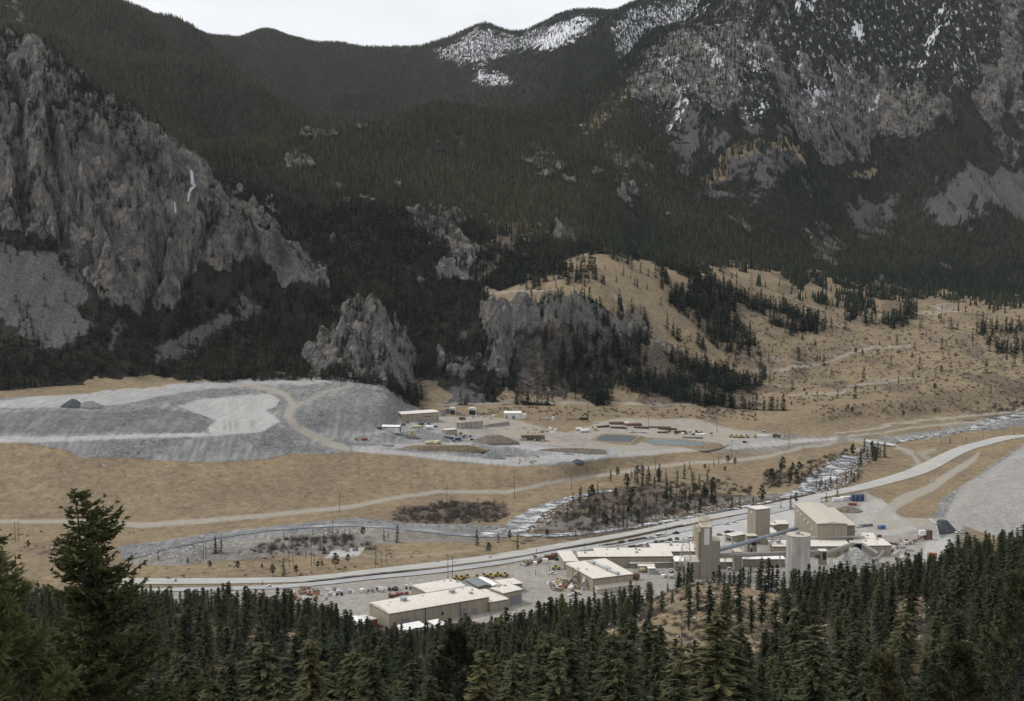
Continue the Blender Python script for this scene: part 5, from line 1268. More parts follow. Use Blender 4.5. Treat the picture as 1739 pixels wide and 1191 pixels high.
gallery('conveyor', 'pale conveyor tube rising from the leg tower to the stockpile portal', pt(1386, 946, 960), pt(1449, 923.5, 1000), 1.4, 'tubegrey', (.4, .7), True)
gallery('conveyor', 'pale conveyor tube dropping from the stockpile portal to the right', pt(1464, 924, 1000), pt(1492, 941, 975), 1.2, 'tubegrey', (.5,))
gallery('conveyor', 'short pale upright tube at the foot of the right hand conveyor', pt(1500, 937.5, 990), pt(1489, 951, 960), 1.4, 'tubegrey', ())
gallery('conveyor', 'small pale tube lying right of the crusher house', pt(1516, 944, 975), pt(1527, 936, 990), 1.4, 'conc', ())
gallery('conveyor', 'thin dark pipe gallery running level from the silo top to the right past the mill', pt(1376, 913, 1030), pt(1468, 911.5, 1030), .8, 'steel', (.2, .5, .8), True)
gallery('conveyor', 'thin pipe gallery in front of the white roofed plant house', pt(1302, 915, 1015), pt(1334, 915, 1015), .7, 'conc', (.3, .7))
r, w_, d = building('transfer_tower', 'slim tan transfer tower with dark slot where the blue grey conveyor passes', 'transfer tower', (1269.5, 911), (1286, 910.5), (1268, 904), 16, wall='tan2', roof='roof_tan', depth=7)
wallbox(r, 'opening', 'dark', w_ * .42, -.12, 9, w_ * .9, .04, 15); wallbox(r, 'opening', 'dark', w_ * .35, -.12, 0, w_ * .5, .04, 6.5); wallbox(r, 'lamp_box', 'white', w_ * .25, -.6, 8, w_ * .5, -.13, 9.2)
building('transfer_tower', 'narrow tan transfer tower at the middle of the level rusty conveyor', 'transfer tower', (1248.5, 938), (1260.5, 937.5), (1249, 932), 14, wall='tan2', roof='roof_tan', kind='shed', rise=.8, depth=6)
r, w_, d = building('transfer_tower', 'small tan transfer tower on steel legs right of the silo', 'transfer tower', (1392.5, 936.5), (1404.5, 936.5), (1391, 932), 17, wall='tan2', roof='roof', kind='flat', depth=6, extra_below=-7)
wallbox(r, 'opening', 'dark', w_ * .42, -.12, 11, w_ * .85, .04, 16)
for x in (.3, w_ - .3):
    for y in (.4, 5.4): wallbox(r, 'leg', 'steel', x - .2, y - .2, -2, x + .2, y + .2, 6.99)
mb = MB(); mb.tube([(w_, 0, 6.5), (w_ + 9, -3, 0)], .25, 4); mb.tube([(w_, 5, 6.5), (w_ + 9, 2, 0)], .25, 4); mb.tube([(w_ + 3, -1, 4.3), (w_ + 9, -1, 4.3)], .25, 4); mb.build('brace', M['cream'], r)
# portal mouth over the stockpile
o, rz, w_, d = frame((1447.5, 922.5), (1464.5, 922.5), (1448, 919), 13)
r = thing('stockpile_portal', 'dark mouthed portal frame where two conveyors meet over pale ore', 'portal', o, rz)
wallbox(r, 'opening', 'dark', .5, .3, 4, w_ - .5, 1, 12.5); wallbox(r, 'roof', 'conc', -.8, -1, 12.55, w_ + .8, 7, 13.3); wallbox(r, 'post', 'conc', -.8, -.8, -1, .45, 6.5, 12.5); wallbox(r, 'post', 'conc', w_ - .45, -.8, -1, w_ + .8, 6.5, 12.5)
# ---------------------------------------------------------------- mine pad across the river
def gzp(px, py): return ground(px, py).z
def pad_building(*a, base, **k): return building(*a, z0=gzp(*base) - .2, **k)
r, w_, d = pad_building('mine_workshop', 'long tan metal workshop at the foot of the grey waste rock hill', 'workshop', (682.8, 704.2), (744.9, 700), (671, 700.2), 9.6, base=(713, 719), wall='tan', roof='roof', kind='gable', rise=1.0, doors=[(.44, .53, 0, 4, 'f'), (.575, .61, 0, 2.6, 'f'), (.92, .96, 0, 4, 'f'), (.25, .7, 0, 4, 'l')])
wallbox(r, 'sign_board', 'dark', w_ * .61, -.08, 5.4, w_ * .80, -.02, 6.1)
r, w_, d = pad_building('white_shed', 'small white gabled shed with open dark end below the tan workshop', 'shed', (648.8, 725), (678, 725.6), (657, 720.3), 4.4, base=(665, 732), wall='white_wall', roof='roof_white', kind='gable', rise=1.2, depth=9)
wallbox(r, 'opening', 'dark', w_ - .05, 2, -1, w_ + .12, 7, 3.8)
r, w_, d = pad_building('white_building', 'white metal building with pale roof at the back of the mine pad', 'building', (856.3, 702.3), (885, 702.3), (859, 696.3), 6.2, base=(868, 711), wall='white_wall', roof='roof_white', kind='gable', rise=1.6, doors=[(.46, .66, 0, 3.5, 'f'), (.06, .2, 0, 4, 'f')], depth=12)
mb = MB(); mb.box(w_ + .01, 2, -1, w_ + 5, 10, 4.6); mb.build('annex', M['white_wall'], r)
for (x0, x1, yb, lb, c) in ((763.6, 773.4, 704, 'left mine portal, concrete mouth under a rounded cap', 'portal'), (795.5, 808.4, 704.5, 'right mine portal, wider concrete mouth with stepped side walls', 'portal')):
    p = ground((x0 + x1) / 2, yb); hw = (x1 - x0) / 2 * p.y / FPX
    r = thing('mine_portal', lb, c, p, 0, 'mine portals')
    wallbox(r, 'opening', 'dark', -hw + .8, .4, -1, hw - .8, 1.2, 4.6)
    for sx in (-1, 1): wallbox(r, 'pillar', 'conc', min(sx * hw, sx * (hw - .8)), 0, -1, max(sx * hw, sx * (hw - .8)), 7, 4.6)
    wallbox(r, 'lintel', 'conc', -hw - .3, -.3, 4.602, hw + .3, 7, 6)
    mb = MB(); mb.prism([(hw * 1.15 * math.cos(t), 6 + 1.9 * math.sin(t)) for t in np.linspace(0, math.pi, 9)], -.5, 6.5, 'y'); mb.build('cap', M['roof'], r)
    mb = MB()
    for k in range(3): mb.box(hw + .3 + 2.2 * k, .5 + k, -1, hw + 2.5 + 2.2 * k, 2 + k, 4 - 1.2 * k)
    mb.build('wing_wall', M['conc_d'], r)
def slab(name, label, cat, a, b, h, th, m='conc', group=None):
    p, q = ground(*a), ground(*b); d = q - p; r_ = math.atan2(d.y, d.x); L = math.hypot(d.x, d.y)
    mb = MB(); mb.box(0, -th / 2, -3, L, th / 2, h); n = max(2, int(L / 6))
    for i in range(n + 1): mb.box(L * i / n - .3, -th / 2 - .35, -3, L * i / n + .3, -th / 2 - .002, h + .15)
    mb.box(-.2, -th / 2 - .4, h + .16, L + .2, th / 2 + .2, h + .45)
    o = mb.build(name, M[m]); o.location = (p.x, p.y, (p.z + q.z) / 2); o.rotation_euler = (0, 0, r_); return tag(o, label, cat, group)
slab('retaining_wall', 'stained concrete retaining wall in the middle of the mine pad', 'wall', (778, 728), (819, 727), 6.5, 1.2, 'conc_d')
slab('retaining_wall', 'dark retaining wall between tan workshop and left mine portal', 'wall', (746, 703), (763, 702), 4.5, 1, 'conc_d')
slab('retaining_wall', 'low concrete wall below the white building', 'wall', (822, 726), (864, 722), 3, 1, 'conc_d')
pa, pb = ground(914, 766), ground(1030, 771); dd = pb - pa; LL = math.hypot(dd.x, dd.y)
mb = MB(); r_ = random.Random(4); nb_ = 24
for i in range(nb_):
    h0, h1 = 3.9 * math.sin(math.pi * (i + .6) / (nb_ + 1)) ** .3, 3.9 * math.sin(math.pi * (i + 1.6) / (nb_ + 1.2)) ** .3
    x0, x1 = LL * i / nb_, LL * (i + 1) / nb_
    mb.quad((x0, -7, -2), (x1, -7, -2), (x1, -.5, h1), (x0, -.5, h0)); mb.quad((x0, -.5, h0), (x1, -.5, h1), (x1, 6, h1 - .6), (x0, 6, h0 - .6)); mb.quad((x0, 6, h0 - .6), (x1, 6, h1 - .6), (x1, 9, -2), (x0, 9, -2))
o = mb.build('earth_bank', M['soilbank']); o.location = (pa.x, pa.y, (pa.z + pb.z) / 2); o.rotation_euler = (0, 0, math.atan2(dd.y, dd.x)); tag(o, 'long brown grey earth bank right of the ore chute', 'earth bank')
pad_building('beige_shed', 'beige open shed behind the light blue container', 'shed', (757, 731), (776, 729.5), (755, 724.5), 5, base=(768, 738), wall='tan', roof='roof', depth=8)
pad_building('gate_post_block', 'upright beige concrete block at the left end of the retaining wall', 'block', (776, 718), (783, 717.5), (776, 715), 6.5, base=(780, 729), wall='conc', roof='roof_tan', depth=4)
# ore chute bridge
p = ground(905, 748); r = thing('ore_chute', 'concrete ore chute bridge with timber deck over pale ore', 'chute', p)
hw = 20 * p.y / FPX
wallbox(r, 'deck', 'timber', -hw, -3, 5.2, hw, 6, 6.0); wallbox(r, 'back_wall', 'conc_d', -hw, 6.01, -4, hw, 7, 5.19)
for f in (-1, -.55, -.1, .35, .75, 1): wallbox(r, 'post', 'rust', hw * f - .25, -2.8, 0 if f < .9 else -1, hw * f + .25, -2.3, 5.19)
mb = MB(); mb.box(-hw, -2.6, 2.6, hw, -2.4, 2.9); mb.box(-hw, -2.6, 4.2, hw, -2.4, 4.5); mb.build('rail', M['timber'], r)
mb = MB(); mb.prism([(-6, -4), (1.5, 2.2), (3, 2.2), (-4, -4)], -8, -7, 'y'); mb.build('buttress', M['conc'], r)
mb = MB(); mb.prism([(10, -6), (8.4, 2.4), (10.4, 2.4), (12, -6)], -9, -8, 'y'); mb.build('buttress', M['conc'], r)
mb = MB(); mb.prism([(-hw - 14, -5), (-hw, 3), (-hw + 6, 2), (-hw + 2, -5)], -6, -2, 'y'); mb.build('ramp', M['conc_d'], r)

def mound(name, label, cat, px, rx, ry, h, m, top=.0, seed=0, ymin=845, group=None):
    p = ground(*px, ymin); rr = random.Random(seed); bm = bmesh.new(); n = 40; rings = []
    for i in range(9):
        f = i / 8
        ring = []
        for k in range(n):
            a = 2 * math.pi * k / n; wv = 1 + .10 * math.sin(3 * a + seed) + .05 * math.sin(7 * a + 2 * seed)
            rad = (1 - f) * (1 - top) + top
            zz = h * (f ** .92) + (rr.uniform(-.15, .15) if 0 < i < 8 else 0) - (1.2 if i == 0 else 0)
            ring.append(bm.verts.new((math.cos(a) * rx * rad * wv, math.sin(a) * ry * rad * wv, zz)))
        rings.append(ring)
    for a, b in zip(rings[:-1], rings[1:]):
        for k in range(n): bm.faces.new((a[k], a[(k + 1) % n], b[(k + 1) % n], b[k]))
    bm.faces.new(rings[-1])
    me = bpy.data.meshes.new(name); bm.to_mesh(me); bm.free(); me.materials.append(M[m])
    o = bpy.data.objects.new(name, me); sc.collection.objects.link(o); o.location = p; return tag(o, label, cat, group)
mound('gravel_pile', 'dark crushed stone heap beside the haul road below the ore chute', 'gravel heap', (981, 785.5), 6.5, 5, 3.2, 'gravel', .05, 1)
mound('gravel_pile', 'dark grey heap retained by a concrete wall on the right', 'gravel heap', (1600, 903), 10.5, 9, 9, 'gravel', .32, 2)
mound('gravel_pile', 'pale ore stockpile under the portal mouth', 'gravel heap', (1452, 958), 18, 15, 12, 'orepile', .08, 3)
mound('gravel_pile', 'grey gravel cone on the far edge of the tailings top', 'gravel heap', (125, 691), 12, 9, 7.5, 'gravel', .15, 4)
mound('gravel_pile', 'pale gravel cone right beside the grey cone on the tailings top', 'gravel heap', (152, 691), 14, 9, 5.5, 'midgravel', .2, 5)
mound('gravel_pile', 'grey pile behind the yellow excavator', 'gravel heap', (700, 745), 10, 5, 1.8, 'gravel', .1, 6)
mound('earth_bank', 'brown earth bank left of the ore chute', 'earth bank', (838, 752), 24, 12, 7.5, 'soilbank', .3, 7)
mound('earth_bank', 'dry grass bank along the front edge of the mine pad', 'earth bank', (745, 765), 46, 6, 5, 'berm', .6, 8)
mound('gravel_pile', 'grey ridge of crushed stone at the lower end of the grass bank', 'gravel heap', (836, 778), 13, 8, 7, 'midgravel', .15, 9)
mound('gravel_pile', 'small pale gravel heap in the loop of the haul road', 'gravel heap', (966, 772), 6, 4, 2, 'midgravel', .1, 10)
mound('earth_bank', 'brown and grey bank behind the mill below the blue tanks', 'earth bank', (1440, 868), 14, 8, 3.5, 'soilbank', .3, 11)
p = ground(1583, 905)
mb = MB(); mb.box(-.6, -9, -2, .6, 9, 9); mb.box(-.9, -9.3, 9.01, .9, 9.3, 9.5); mb.prism([(-22, -2), (-9.4, -2), (-9.4, 8), (-11, 8)], -.5, .5, 'x')
o = mb.build('retaining_wall', M['conc']); o.location = p; tag(o, 'pale concrete wall holding the dark grey heap on the right', 'wall')

# ---------------------------------------------------------------- machines, vehicles, containers
def wheel(mb, x, y, rr, wd):
    mb.tube([(x, y - wd / 2, rr), (x, y + wd / 2, rr)], rr, 12)
def make_car(name, label, body_m, style):
    L, W = {'sedan': (4.7, 1.85), 'suv': (4.8, 1.95), 'pickup': (5.7, 2.0), 'van': (5.8, 2.1)}[style]; h = L / 2
    mb = MB()
    low = [(-h, .35), (h, .35), (h, .75), (h - .15, .98), (-h + .1, 1.02), (-h, .8)]
    mb.prism(low, -W / 2, W / 2)
    if style == 'sedan': cab = [(-1.75, 1.0), (1.1, .985), (.35, 1.46), (-1.1, 1.46)]
    elif style == 'suv': cab = [(-2.25, 1.0), (1.25, .985), (.6, 1.75), (-2.0, 1.75)]
    elif style == 'van': cab = [(-2.8, 1.0), (2.1, .985), (1.3, 2.3), (-2.75, 2.3)]
    else: cab = [(-.55, 1.0), (1.6, .985), (.95, 1.8), (-.45, 1.8)]
    rf = [(x, z) for x, z in cab if z > 1.2]
    mb.prism([(rf[0][0], rf[0][1]), (rf[1][0], rf[1][1]), (rf[1][0] - .05, rf[1][1] + .07), (rf[0][0] + .05, rf[0][1] + .07)], -W / 2 + .12, W / 2 - .12)
    if style == 'pickup':
        mb.box(-h + .05, -W / 2, 1.0, -.6, -W / 2 + .1, 1.25); mb.box(-h + .05, W / 2 - .1, 1.0, -.6, W / 2, 1.25); mb.box(-h, -W / 2, 1.0, -h + .1, W / 2, 1.25)
    me = mb.mesh('car_body', M[body_m])
    o = bpy.data.objects.new(name, me)
    sc.collection.objects.link(o); tag(o, label, 'car' if style != 'pickup' else 'pickup truck')
    mb = MB(); mb.prism(cab, -W / 2 + .09, W / 2 - .09); mb.build('windows', M['glass'], o)
    for sx in (-1, 1):
        for sy in (-1, 1):
            mb = MB(); wheel(mb, sx * h * .62, sy * (W / 2 - .08), .36, .24); mb.build('wheel', M['tyre'], o)
    return o
protos = {}
def car(px, py, col, style, ang, label, group, ymin=845):
    p = ground(px, py, ymin); p.z += .08
    k = (col, style)
    if k not in protos:
        o = make_car('pickup_truck' if style == 'pickup' else 'parked_car', label, col, style); protos[k] = o; o.location = p; o.rotation_euler = (0, 0, ang); o['group'] = group
        return o
    return dup(protos[k], p, ang, label, group)
def z5(x, y): return 900 + x / 5.797, 860 + y / 5.797
CN = {'white': 'white', 'black': 'black', 'grey': 'dark grey', 'silver': 'silver', 'maroon': 'dark red', 'red': 'bright red', 'green': 'dark green', 'tan': 'tan'}
ORD = ['first', 'second', 'third', 'fourth', 'fifth', 'sixth', 'seventh', 'eighth', 'ninth', 'tenth', 'eleventh', 'twelfth', 'thirteenth', 'fourteenth', 'fifteenth', 'sixteenth', 'seventeenth']
rows = [('far row', [(690, 394, 'white', 'sedan'), (730, 391, 'silver', 'sedan'), (762, 388, 'maroon', 'sedan'), (800, 383, 'red', 'sedan'), (845, 378, 'silver', 'suv'), (880, 370, 'black', 'pickup'), (912, 362, 'black', 'suv'), (945, 355, 'white', 'sedan'), (990, 349, 'black', 'pickup'), (1022, 344, 'grey', 'suv'), (1060, 336, 'black', 'suv'), (1092, 331, 'grey', 'pickup'), (1126, 326, 'black', 'suv'), (1190, 320, 'silver', 'pickup'), (1270, 300, 'white', 'van'), (1312, 297, 'white', 'pickup'), (1440, 271, 'black', 'pickup')]),
        ('middle row', [(985, 408, 'maroon', 'suv'), (1022, 404, 'green', 'suv'), (1058, 402, 'grey', 'sedan'), (1092, 394, 'maroon', 'sedan'), (1130, 391, 'silver', 'sedan'), (1165, 382, 'grey', 'suv'), (1200, 372, 'silver', 'sedan'), (1238, 360, 'black', 'suv'), (1278, 354, 'silver', 'suv'), (1312, 352, 'black', 'sedan'), (1350, 346, 'grey', 'sedan'), (1380, 338, 'black', 'suv'), (1447, 328, 'black', 'suv')]),
        ('near row', [(1100, 416, 'silver', 'sedan'), (1135, 412, 'white', 'sedan'), (1168, 407, 'grey', 'suv'), (1330, 373, 'white', 'sedan'), (1362, 370, 'white', 'suv'), (1410, 362, 'white', 'pickup'), (1443, 359, 'white', 'suv'), (1480, 354, 'white', 'sedan'), (1515, 349, 'white', 'pickup'), (1545, 345, 'silver', 'sedan'), (1590, 326, 'white', 'van'), (1632, 328, 'white', 'pickup')])]
for rn, cs in rows:
    for i, (x, y, col, st) in enumerate(cs):
        car(*z5(x, y), col, st, math.radians(28 if rn == 'far row' else 62 if rn == 'middle row' else 25), '%s %s in the %s of the car park, %s from the left' % (CN[col], 'pickup truck' if st == 'pickup' else 'SUV' if st == 'suv' else 'car' if st == 'sedan' else 'van', rn, ORD[i]), 'vehicles in the car park')
G2 = 'vehicles around the plant'
for px, py, col, st, an, lb in ((1163.5, 922, 'white', 'sedan', .3, 'white car just left of the headframe tower, lower one'), (1175, 918, 'white', 'pickup', .2, 'white pickup truck beside the headframe tower'), (1222, 909.5, 'silver', 'suv', 0, 'silver grey SUV parked between headframe and bin house'), (1236, 905, 'black', 'pickup', .1, 'black pickup truck between headframe and bin house'), (1245, 904.5, 'white', 'suv', .1, 'white SUV right behind the black pickup truck'), (1234, 891, 'white', 'pickup', .1, 'white pickup truck on the pale gravel left of the bin house'), (1247, 888, 'white', 'sedan', .1, 'white car on the pale gravel nearest the bin house'), (1246, 924, 'white', 'sedan', .2, 'white car under the blue grey conveyor'),
                                 (457, 998, 'white', 'pickup', .1, 'white pickup truck driving on the road at the left'), (937.5, 975.5, 'white', 'pickup', -.3, 'white pickup truck in the yard near the yellow green truck'), (955, 951, 'white', 'van', .5, 'white van by the rust coloured sheds left of the office annex'), (947.5, 951.5, 'green', 'suv', .4, 'dark green SUV beside the white van'), (1139, 971, 'white', 'pickup', 1.4, 'white pickup truck below the lattice tower'), (1240, 968, 'white', 'suv', .1, 'white SUV behind the firs under the level conveyor'), (972, 1012, 'white', 'pickup', .2, 'white pickup truck at the lower edge of the scrap yard'), (982, 1010, 'silver', 'suv', .3, 'silver SUV at the lower edge of the scrap yard'),
                                 (1628, 905.5, 'white', 'pickup', .2, 'white pickup truck behind the dark heap on the right'), (1582, 818, 'white', 'pickup', 1.0, 'white pickup truck on the gravel road below the waste rock slope'), (1235, 757, 'white', 'pickup', .4, 'white pickup truck on the far road right of the ponds'), (748, 706, 'white', 'pickup', .4, 'white pickup truck by the end of the tan workshop'), (755, 707, 'silver', 'van', .2, 'silver van by the left mine portal'), (787, 706, 'silver', 'pickup', .2, 'silver pickup truck between the two mine portals'), (1012, 719, 'white', 'pickup', .2, 'white pickup truck behind the white tanks'), (802, 748, 'black', 'suv', .0, 'black SUV at the right end of the grass bank'), (729, 722, 'black', 'suv', .1, 'black SUV in front of the tan workshop'), (1298, 735, 'white', 'van', .1, 'white van beside the parked loaders'), (1265, 752, 'black', 'suv', .2, 'dark SUV alone on the far gravel lot'), (645, 728, 'black', 'pickup', .1, 'black pickup truck left of the small white shed')):
    car(px, py, col, st, an, lb, G2)

def container(name, label, px, py, m, L=6.1, W=2.44, H=2.6, ang=.2, group=None, cat='container'):
    r = thing(name, label, cat, ground(px, py), ang, group); mb = MB(); n = max(4, int(L / .6)); mb.box(-L / 2, -W / 2, .1, L / 2, W / 2, H)
    for i in range(n): x = -L / 2 + L * (i + .5) / n; mb.box(x - .12, -W / 2 - .06, .2, x + .12, -W / 2 + .02, H - .1); mb.box(x - .12, W / 2 - .02, .2, x + .12, W / 2 + .06, H - .1)
    mb.build('shell', M[m], r)
    mb = MB()
    for sx in (-1, 1):
        for sy in (-1, 1): mb.box(sx * L / 2 - .1, sy * W / 2 - .1, 0, sx * L / 2 + .1, sy * W / 2 + .1, H + .04)
    mb.build('corner_post', M['steel'], r); mb = MB(); mb.box(L / 2 + .001, -W / 2 + .15, .25, L / 2 + .07, -.03, H - .15); mb.box(L / 2 + .001, .03, .25, L / 2 + .07, W / 2 - .15, H - .15); mb.build('door', M[m], r)
    return r
GC = 'shipping containers'
for nm, lb, px, py, m, L, W, H, an in (('container', 'light blue container on the mine pad', 759, 735.5, 'ltblue', 9, 3, 3, -.35), ('container', 'dark blue container right of the light blue one', 778, 748, 'navy', 6, 2.6, 2.8, 0), ('container', 'smaller dark blue container between the light blue and the dark blue ones', 766.5, 746.5, 'navy', 4.5, 2.4, 2.4, .1), ('container', 'blue grey container left of the two dark blue ones', 759, 744.5, 'grey', 5, 2.4, 2.2, .1), ('container', 'brown container above the retaining wall', 785, 713, 'rust', 7, 2.6, 2.8, 0),
                                      ('container', 'blue trailer box on the gravel right of the mill', 1497, 898.5, 'blue', 6.2, 2.6, 2.8, .55), ('container', 'rust red container left of the office annex', 934, 950, 'rust', 8, 2.6, 3.2, .2), ('container', 'white box container beside the rust red one', 926, 957, 'white', 3.6, 2.4, 3.4, .2), ('container', 'dark red box behind the white van', 941, 947, 'maroon', 4, 2.6, 3.2, .2), ('container', 'orange red container among firs at the right', 1583, 948, 'orange', 6, 3, 3.8, .1), ('container', 'red flat container below the blue tank rack', 1448, 858.5, 'red', 7, 3, 2.2, -.2), ('container', 'grey container trailer on the edge of the mine pad', 659, 758.5, 'steel', 11, 2.6, 2.8, -.05), ('container', 'pale grey container near the black belt rack', 926, 713, 'steel', 9, 2.6, 2.2, 0), ('container', 'pale container box right of the pale grey one', 939, 714, 'white', 3, 2.6, 4, 0), ('container', 'long white trailer by the far loaders', 1295, 743, 'white', 14, 3, 2.8, 0)):
    container(nm, lb, px, py, m, L, W, H, an, GC)
for px, py, L, lb in ((1423, 851.5, 10, 'left white site trailer beside the gravel road behind the mill'), (1437, 849, 10, 'right white site trailer next to the blue tank rack')): container('site_trailer', lb, px, py, 'white', L, 3, 3, .25, 'site trailers', 'trailer')
# blue tank rack
p = ground(1457, 851); r = thing('tank_rack', 'dark blue steel rack of tanks beside the gravel road', 'tank rack', p, .12)
for k in range(3): mb = MB(); mb.tube([(-4.2 + 4 * k, 0, .2), (-4.2 + 4 * k, 0, 5.4)], 1.8, 12); mb.build('tank', M['navy'], r)
mb = MB()
for x in (-6.2, -2.2, 1.8, 5.9):
    for y in (-2.2, 2.2): mb.box(x - .15, y - .15, -.5, x + .15, y + .15, 6.4)
for z in (2.2, 4.2, 6.2):
    for y in (-2.2, 2.2): mb.box(-6.3, y - .12, z, 6, y + .12, z + .22)
mb.build('frame', M['blue'], r)
def tank(label, px, py, L, rr, m, ang, group, cat='tank', nm='storage_tank'):
    r = thing(nm, label, cat, ground(px, py), ang, group)
    mb = MB(); mb.tube([(-L / 2 - rr * .35, 0, rr + .5), (-L / 2, 0, rr + .5), (L / 2, 0, rr + .5), (L / 2 + rr * .35, 0, rr + .5)], [rr * .55, rr, rr, rr * .55], 14); mb.build('shell', M[m], r, True)
    for f in (-.3, .3): wallbox(r, 'saddle', 'conc_d', L * f - .3, -rr * .8, -.4, L * f + .3, rr * .8, .9)
    mb = MB(); mb.tube([(0, 0, rr * 2 + .4), (0, 0, rr * 2 + 1)], .3, 8); mb.build('hatch', M['steel'], r)
tank('shorter white tank lying left of the long white tank', 983, 731.5, 7, 1.5, 'white', .5, 'white tanks'); tank('long white tank lying beside the pond', 993, 734.5, 10, 1.7, 'white', .5, 'white tanks'); tank('small pale round tank right of the long white tank', 1011, 731, 3, 1.8, 'cream', .3, 'white tanks')
tank('long dark red tank at the left edge of the mine pad', 619, 748.5, 5.5, 1.2, 'red', .0, 'red tanks'); tank('short dark red tank left of the long one', 605.5, 748.8, 2.2, 1.3, 'red', .0, 'red tanks')
tank('rusty tan tank beside the white shed', 708, 728, 8, 1.5, 'cream', 0, 'pale tanks'); tank('pale tank right of the rusty tan one', 730, 729.5, 7, 2.1, 'white', 0, 'pale tanks'); tank('pink tan tank behind the process building', 1091.5, 972, 4, 1.6, 'cream', .2, 'pale tanks'); tank('orange tan tank right of the process building', 1079, 985, 4.4, 2.2, 'rust', .3, 'pale tanks')
def loader(label, px, py, m, ang, group, s=1.0, nm='wheel_loader', cat='loader'):
    r = thing(nm, label, cat, ground(px, py), ang, group); r.scale = (s, s, s)
    mb = MB(); mb.prism([(-3.2, .9), (.2, .9), (.4, 1.4), (.2, 2.1), (-3.0, 2.2), (-3.3, 1.6)], -1.1, 1.1); mb.box(.42, -.6, .9, 2.3, .6, 1.5); mb.build('body', M[m], r)
    mb = MB(); mb.prism([(-1.1, 2.21), (.3, 2.12), (.1, 3.5), (-1.0, 3.5)], -.8, .8); mb.build('cab', M['glass'], r); wallbox(r, 'cab_roof', m, -1.2, -.9, 3.51, .3, .9, 3.65)
    mb = MB(); mb.tube([(1.0, -.5, 1.5), (2.6, -.5, 1.9), (3.6, -.5, .9)], .16, 5); mb.tube([(1.0, .5, 1.5), (2.6, .5, 1.9), (3.6, .5, .9)], .16, 5); mb.build('arm', M[m], r)
    mb = MB(); mb.prism([(3.5, .2), (4.7, .15), (4.8, .3), (3.9, .5), (3.8, 1.6), (3.5, 1.5)], -1.5, 1.5); mb.build('bucket', M['steel'], r)
    for x in (-2.1, 1.7):
        for y in (-1.15, 1.15): mb = MB(); wheel(mb, x, y, .8, .6); wo = mb.build('wheel', M['tyre'], r); mb = MB(); mb.tube([(x, y - .32, .8), (x, y + .32, .8)], .4, 10); mb.build('rim', M[m], wo)
    return r
for i, x in enumerate((776, 784, 793, 811, 822, 833, 846, 858)):
    loader('yellow wheel loader in the row behind the grey roofed sheds, %s from the left' % ORD[i], x, 984.5 - i * .9 + (i % 2) * 1.2, 'yellow', .4 + .9 * (i % 3), 'yellow machines behind the sheds', .95)
loader('yellow green loader in the yard by the office annex', 944.5, 967.5, 'lime', .2, None, 1.05)
for i, (x, y) in enumerate(((1243, 743), (1251, 743.5), (1259, 744), (1268, 743.5), (1283, 743))): loader('tan loader parked in the far equipment row, %s from the left' % ORD[i], x, y, 'cream' if i % 2 else 'yellow', .3 * i, 'loaders in the far equipment row', 1.0)
loader('white service loader beside the pond bank', 1074, 735, 'white', .5, None, .9)
# excavator and haul truck
r = thing('excavator', 'yellow tracked excavator standing on the grey pile', 'excavator', ground(701, 743.5) + Vector((0, 0, .3)), 1.2)
for y in (-1.3, 1.3): mb = MB(); mb.prism([(-2.2, .1), (2.2, .1), (2.5, .5), (2.2, .95), (-2.2, .95), (-2.5, .5)], y - .35, y + .35); mb.build('track', M['tyre'], r)
wallbox(r, 'body', 'yellow', -2.4, -1.4, 1.0, 1.2, 1.4, 2.6); wallbox(r, 'cab', 'glass', -.1, .3, 2.61, 1.4, 1.35, 4.0); wallbox(r, 'cab_roof', 'yellow', -.2, .25, 4.01, 1.5, 1.4, 4.15)
mb = MB(); mb.tube([(1.0, 0, 2.4), (3.2, 0, 5.6), (5.2, 0, 5.0)], [.4, .35, .3], 6); mb.tube([(5.2, 0, 5.0), (5.6, 0, 2.2)], .25, 6); mb.build('arm', M['yellow'], r)
mb = MB(); mb.prism([(5.2, 2.2), (6.2, 2.0), (6.0, 1.0), (5.1, 1.2)], -.6, .6); mb.build('bucket', M['steel'], r)
def haul(label, px, py, ang, m, group=None):
    r = thing('haul_truck', label, 'haul truck', ground(px, py), ang, group)
    mb = MB(); mb.prism([(-5, 2.0), (1.2, 2.4), (2.2, 4.4), (3.4, 4.5), (3.4, 4.75), (1.6, 4.8), (-5.4, 3.6)], -2, 2); mb.build('bed', M[m], r)
    wallbox(r, 'chassis', 'grey', -4.2, -1.2, 1.1, 4, 1.2, 1.95); wallbox(r, 'cab', m, 1.6, -1.6, 1.96, 3.6, 1.6, 3.9); wallbox(r, 'windscreen', 'glass', 3.61, -1.4, 2.8, 3.68, 1.4, 3.7); wallbox(r, 'hood', m, 3.7, -1.3, 1.5, 4.8, 1.3, 2.7)
    for x in (-3, 2.8):
        for y in (-1.8, 1.8): mb = MB(); wheel(mb, x, y, 1.15, .8); wo = mb.build('wheel', M['tyre'], r); mb = MB(); mb.tube([(x, y - .42, 1.15), (x, y + .42, 1.15)], .55, 10); mb.build('rim', M['cream'], wo)
haul('tan haul truck parked on the pale pad, left one of the pair', 731, 757, .15, 'cream', 'haul trucks on the pad'); haul('tan haul truck with raised dark bed, right one of the pair', 742, 756.5, .9, 'cream', 'haul trucks on the pad')
haul('tan truck parked right of the dark van on the far lot', 1319, 744, 2.8, 'soilbank')

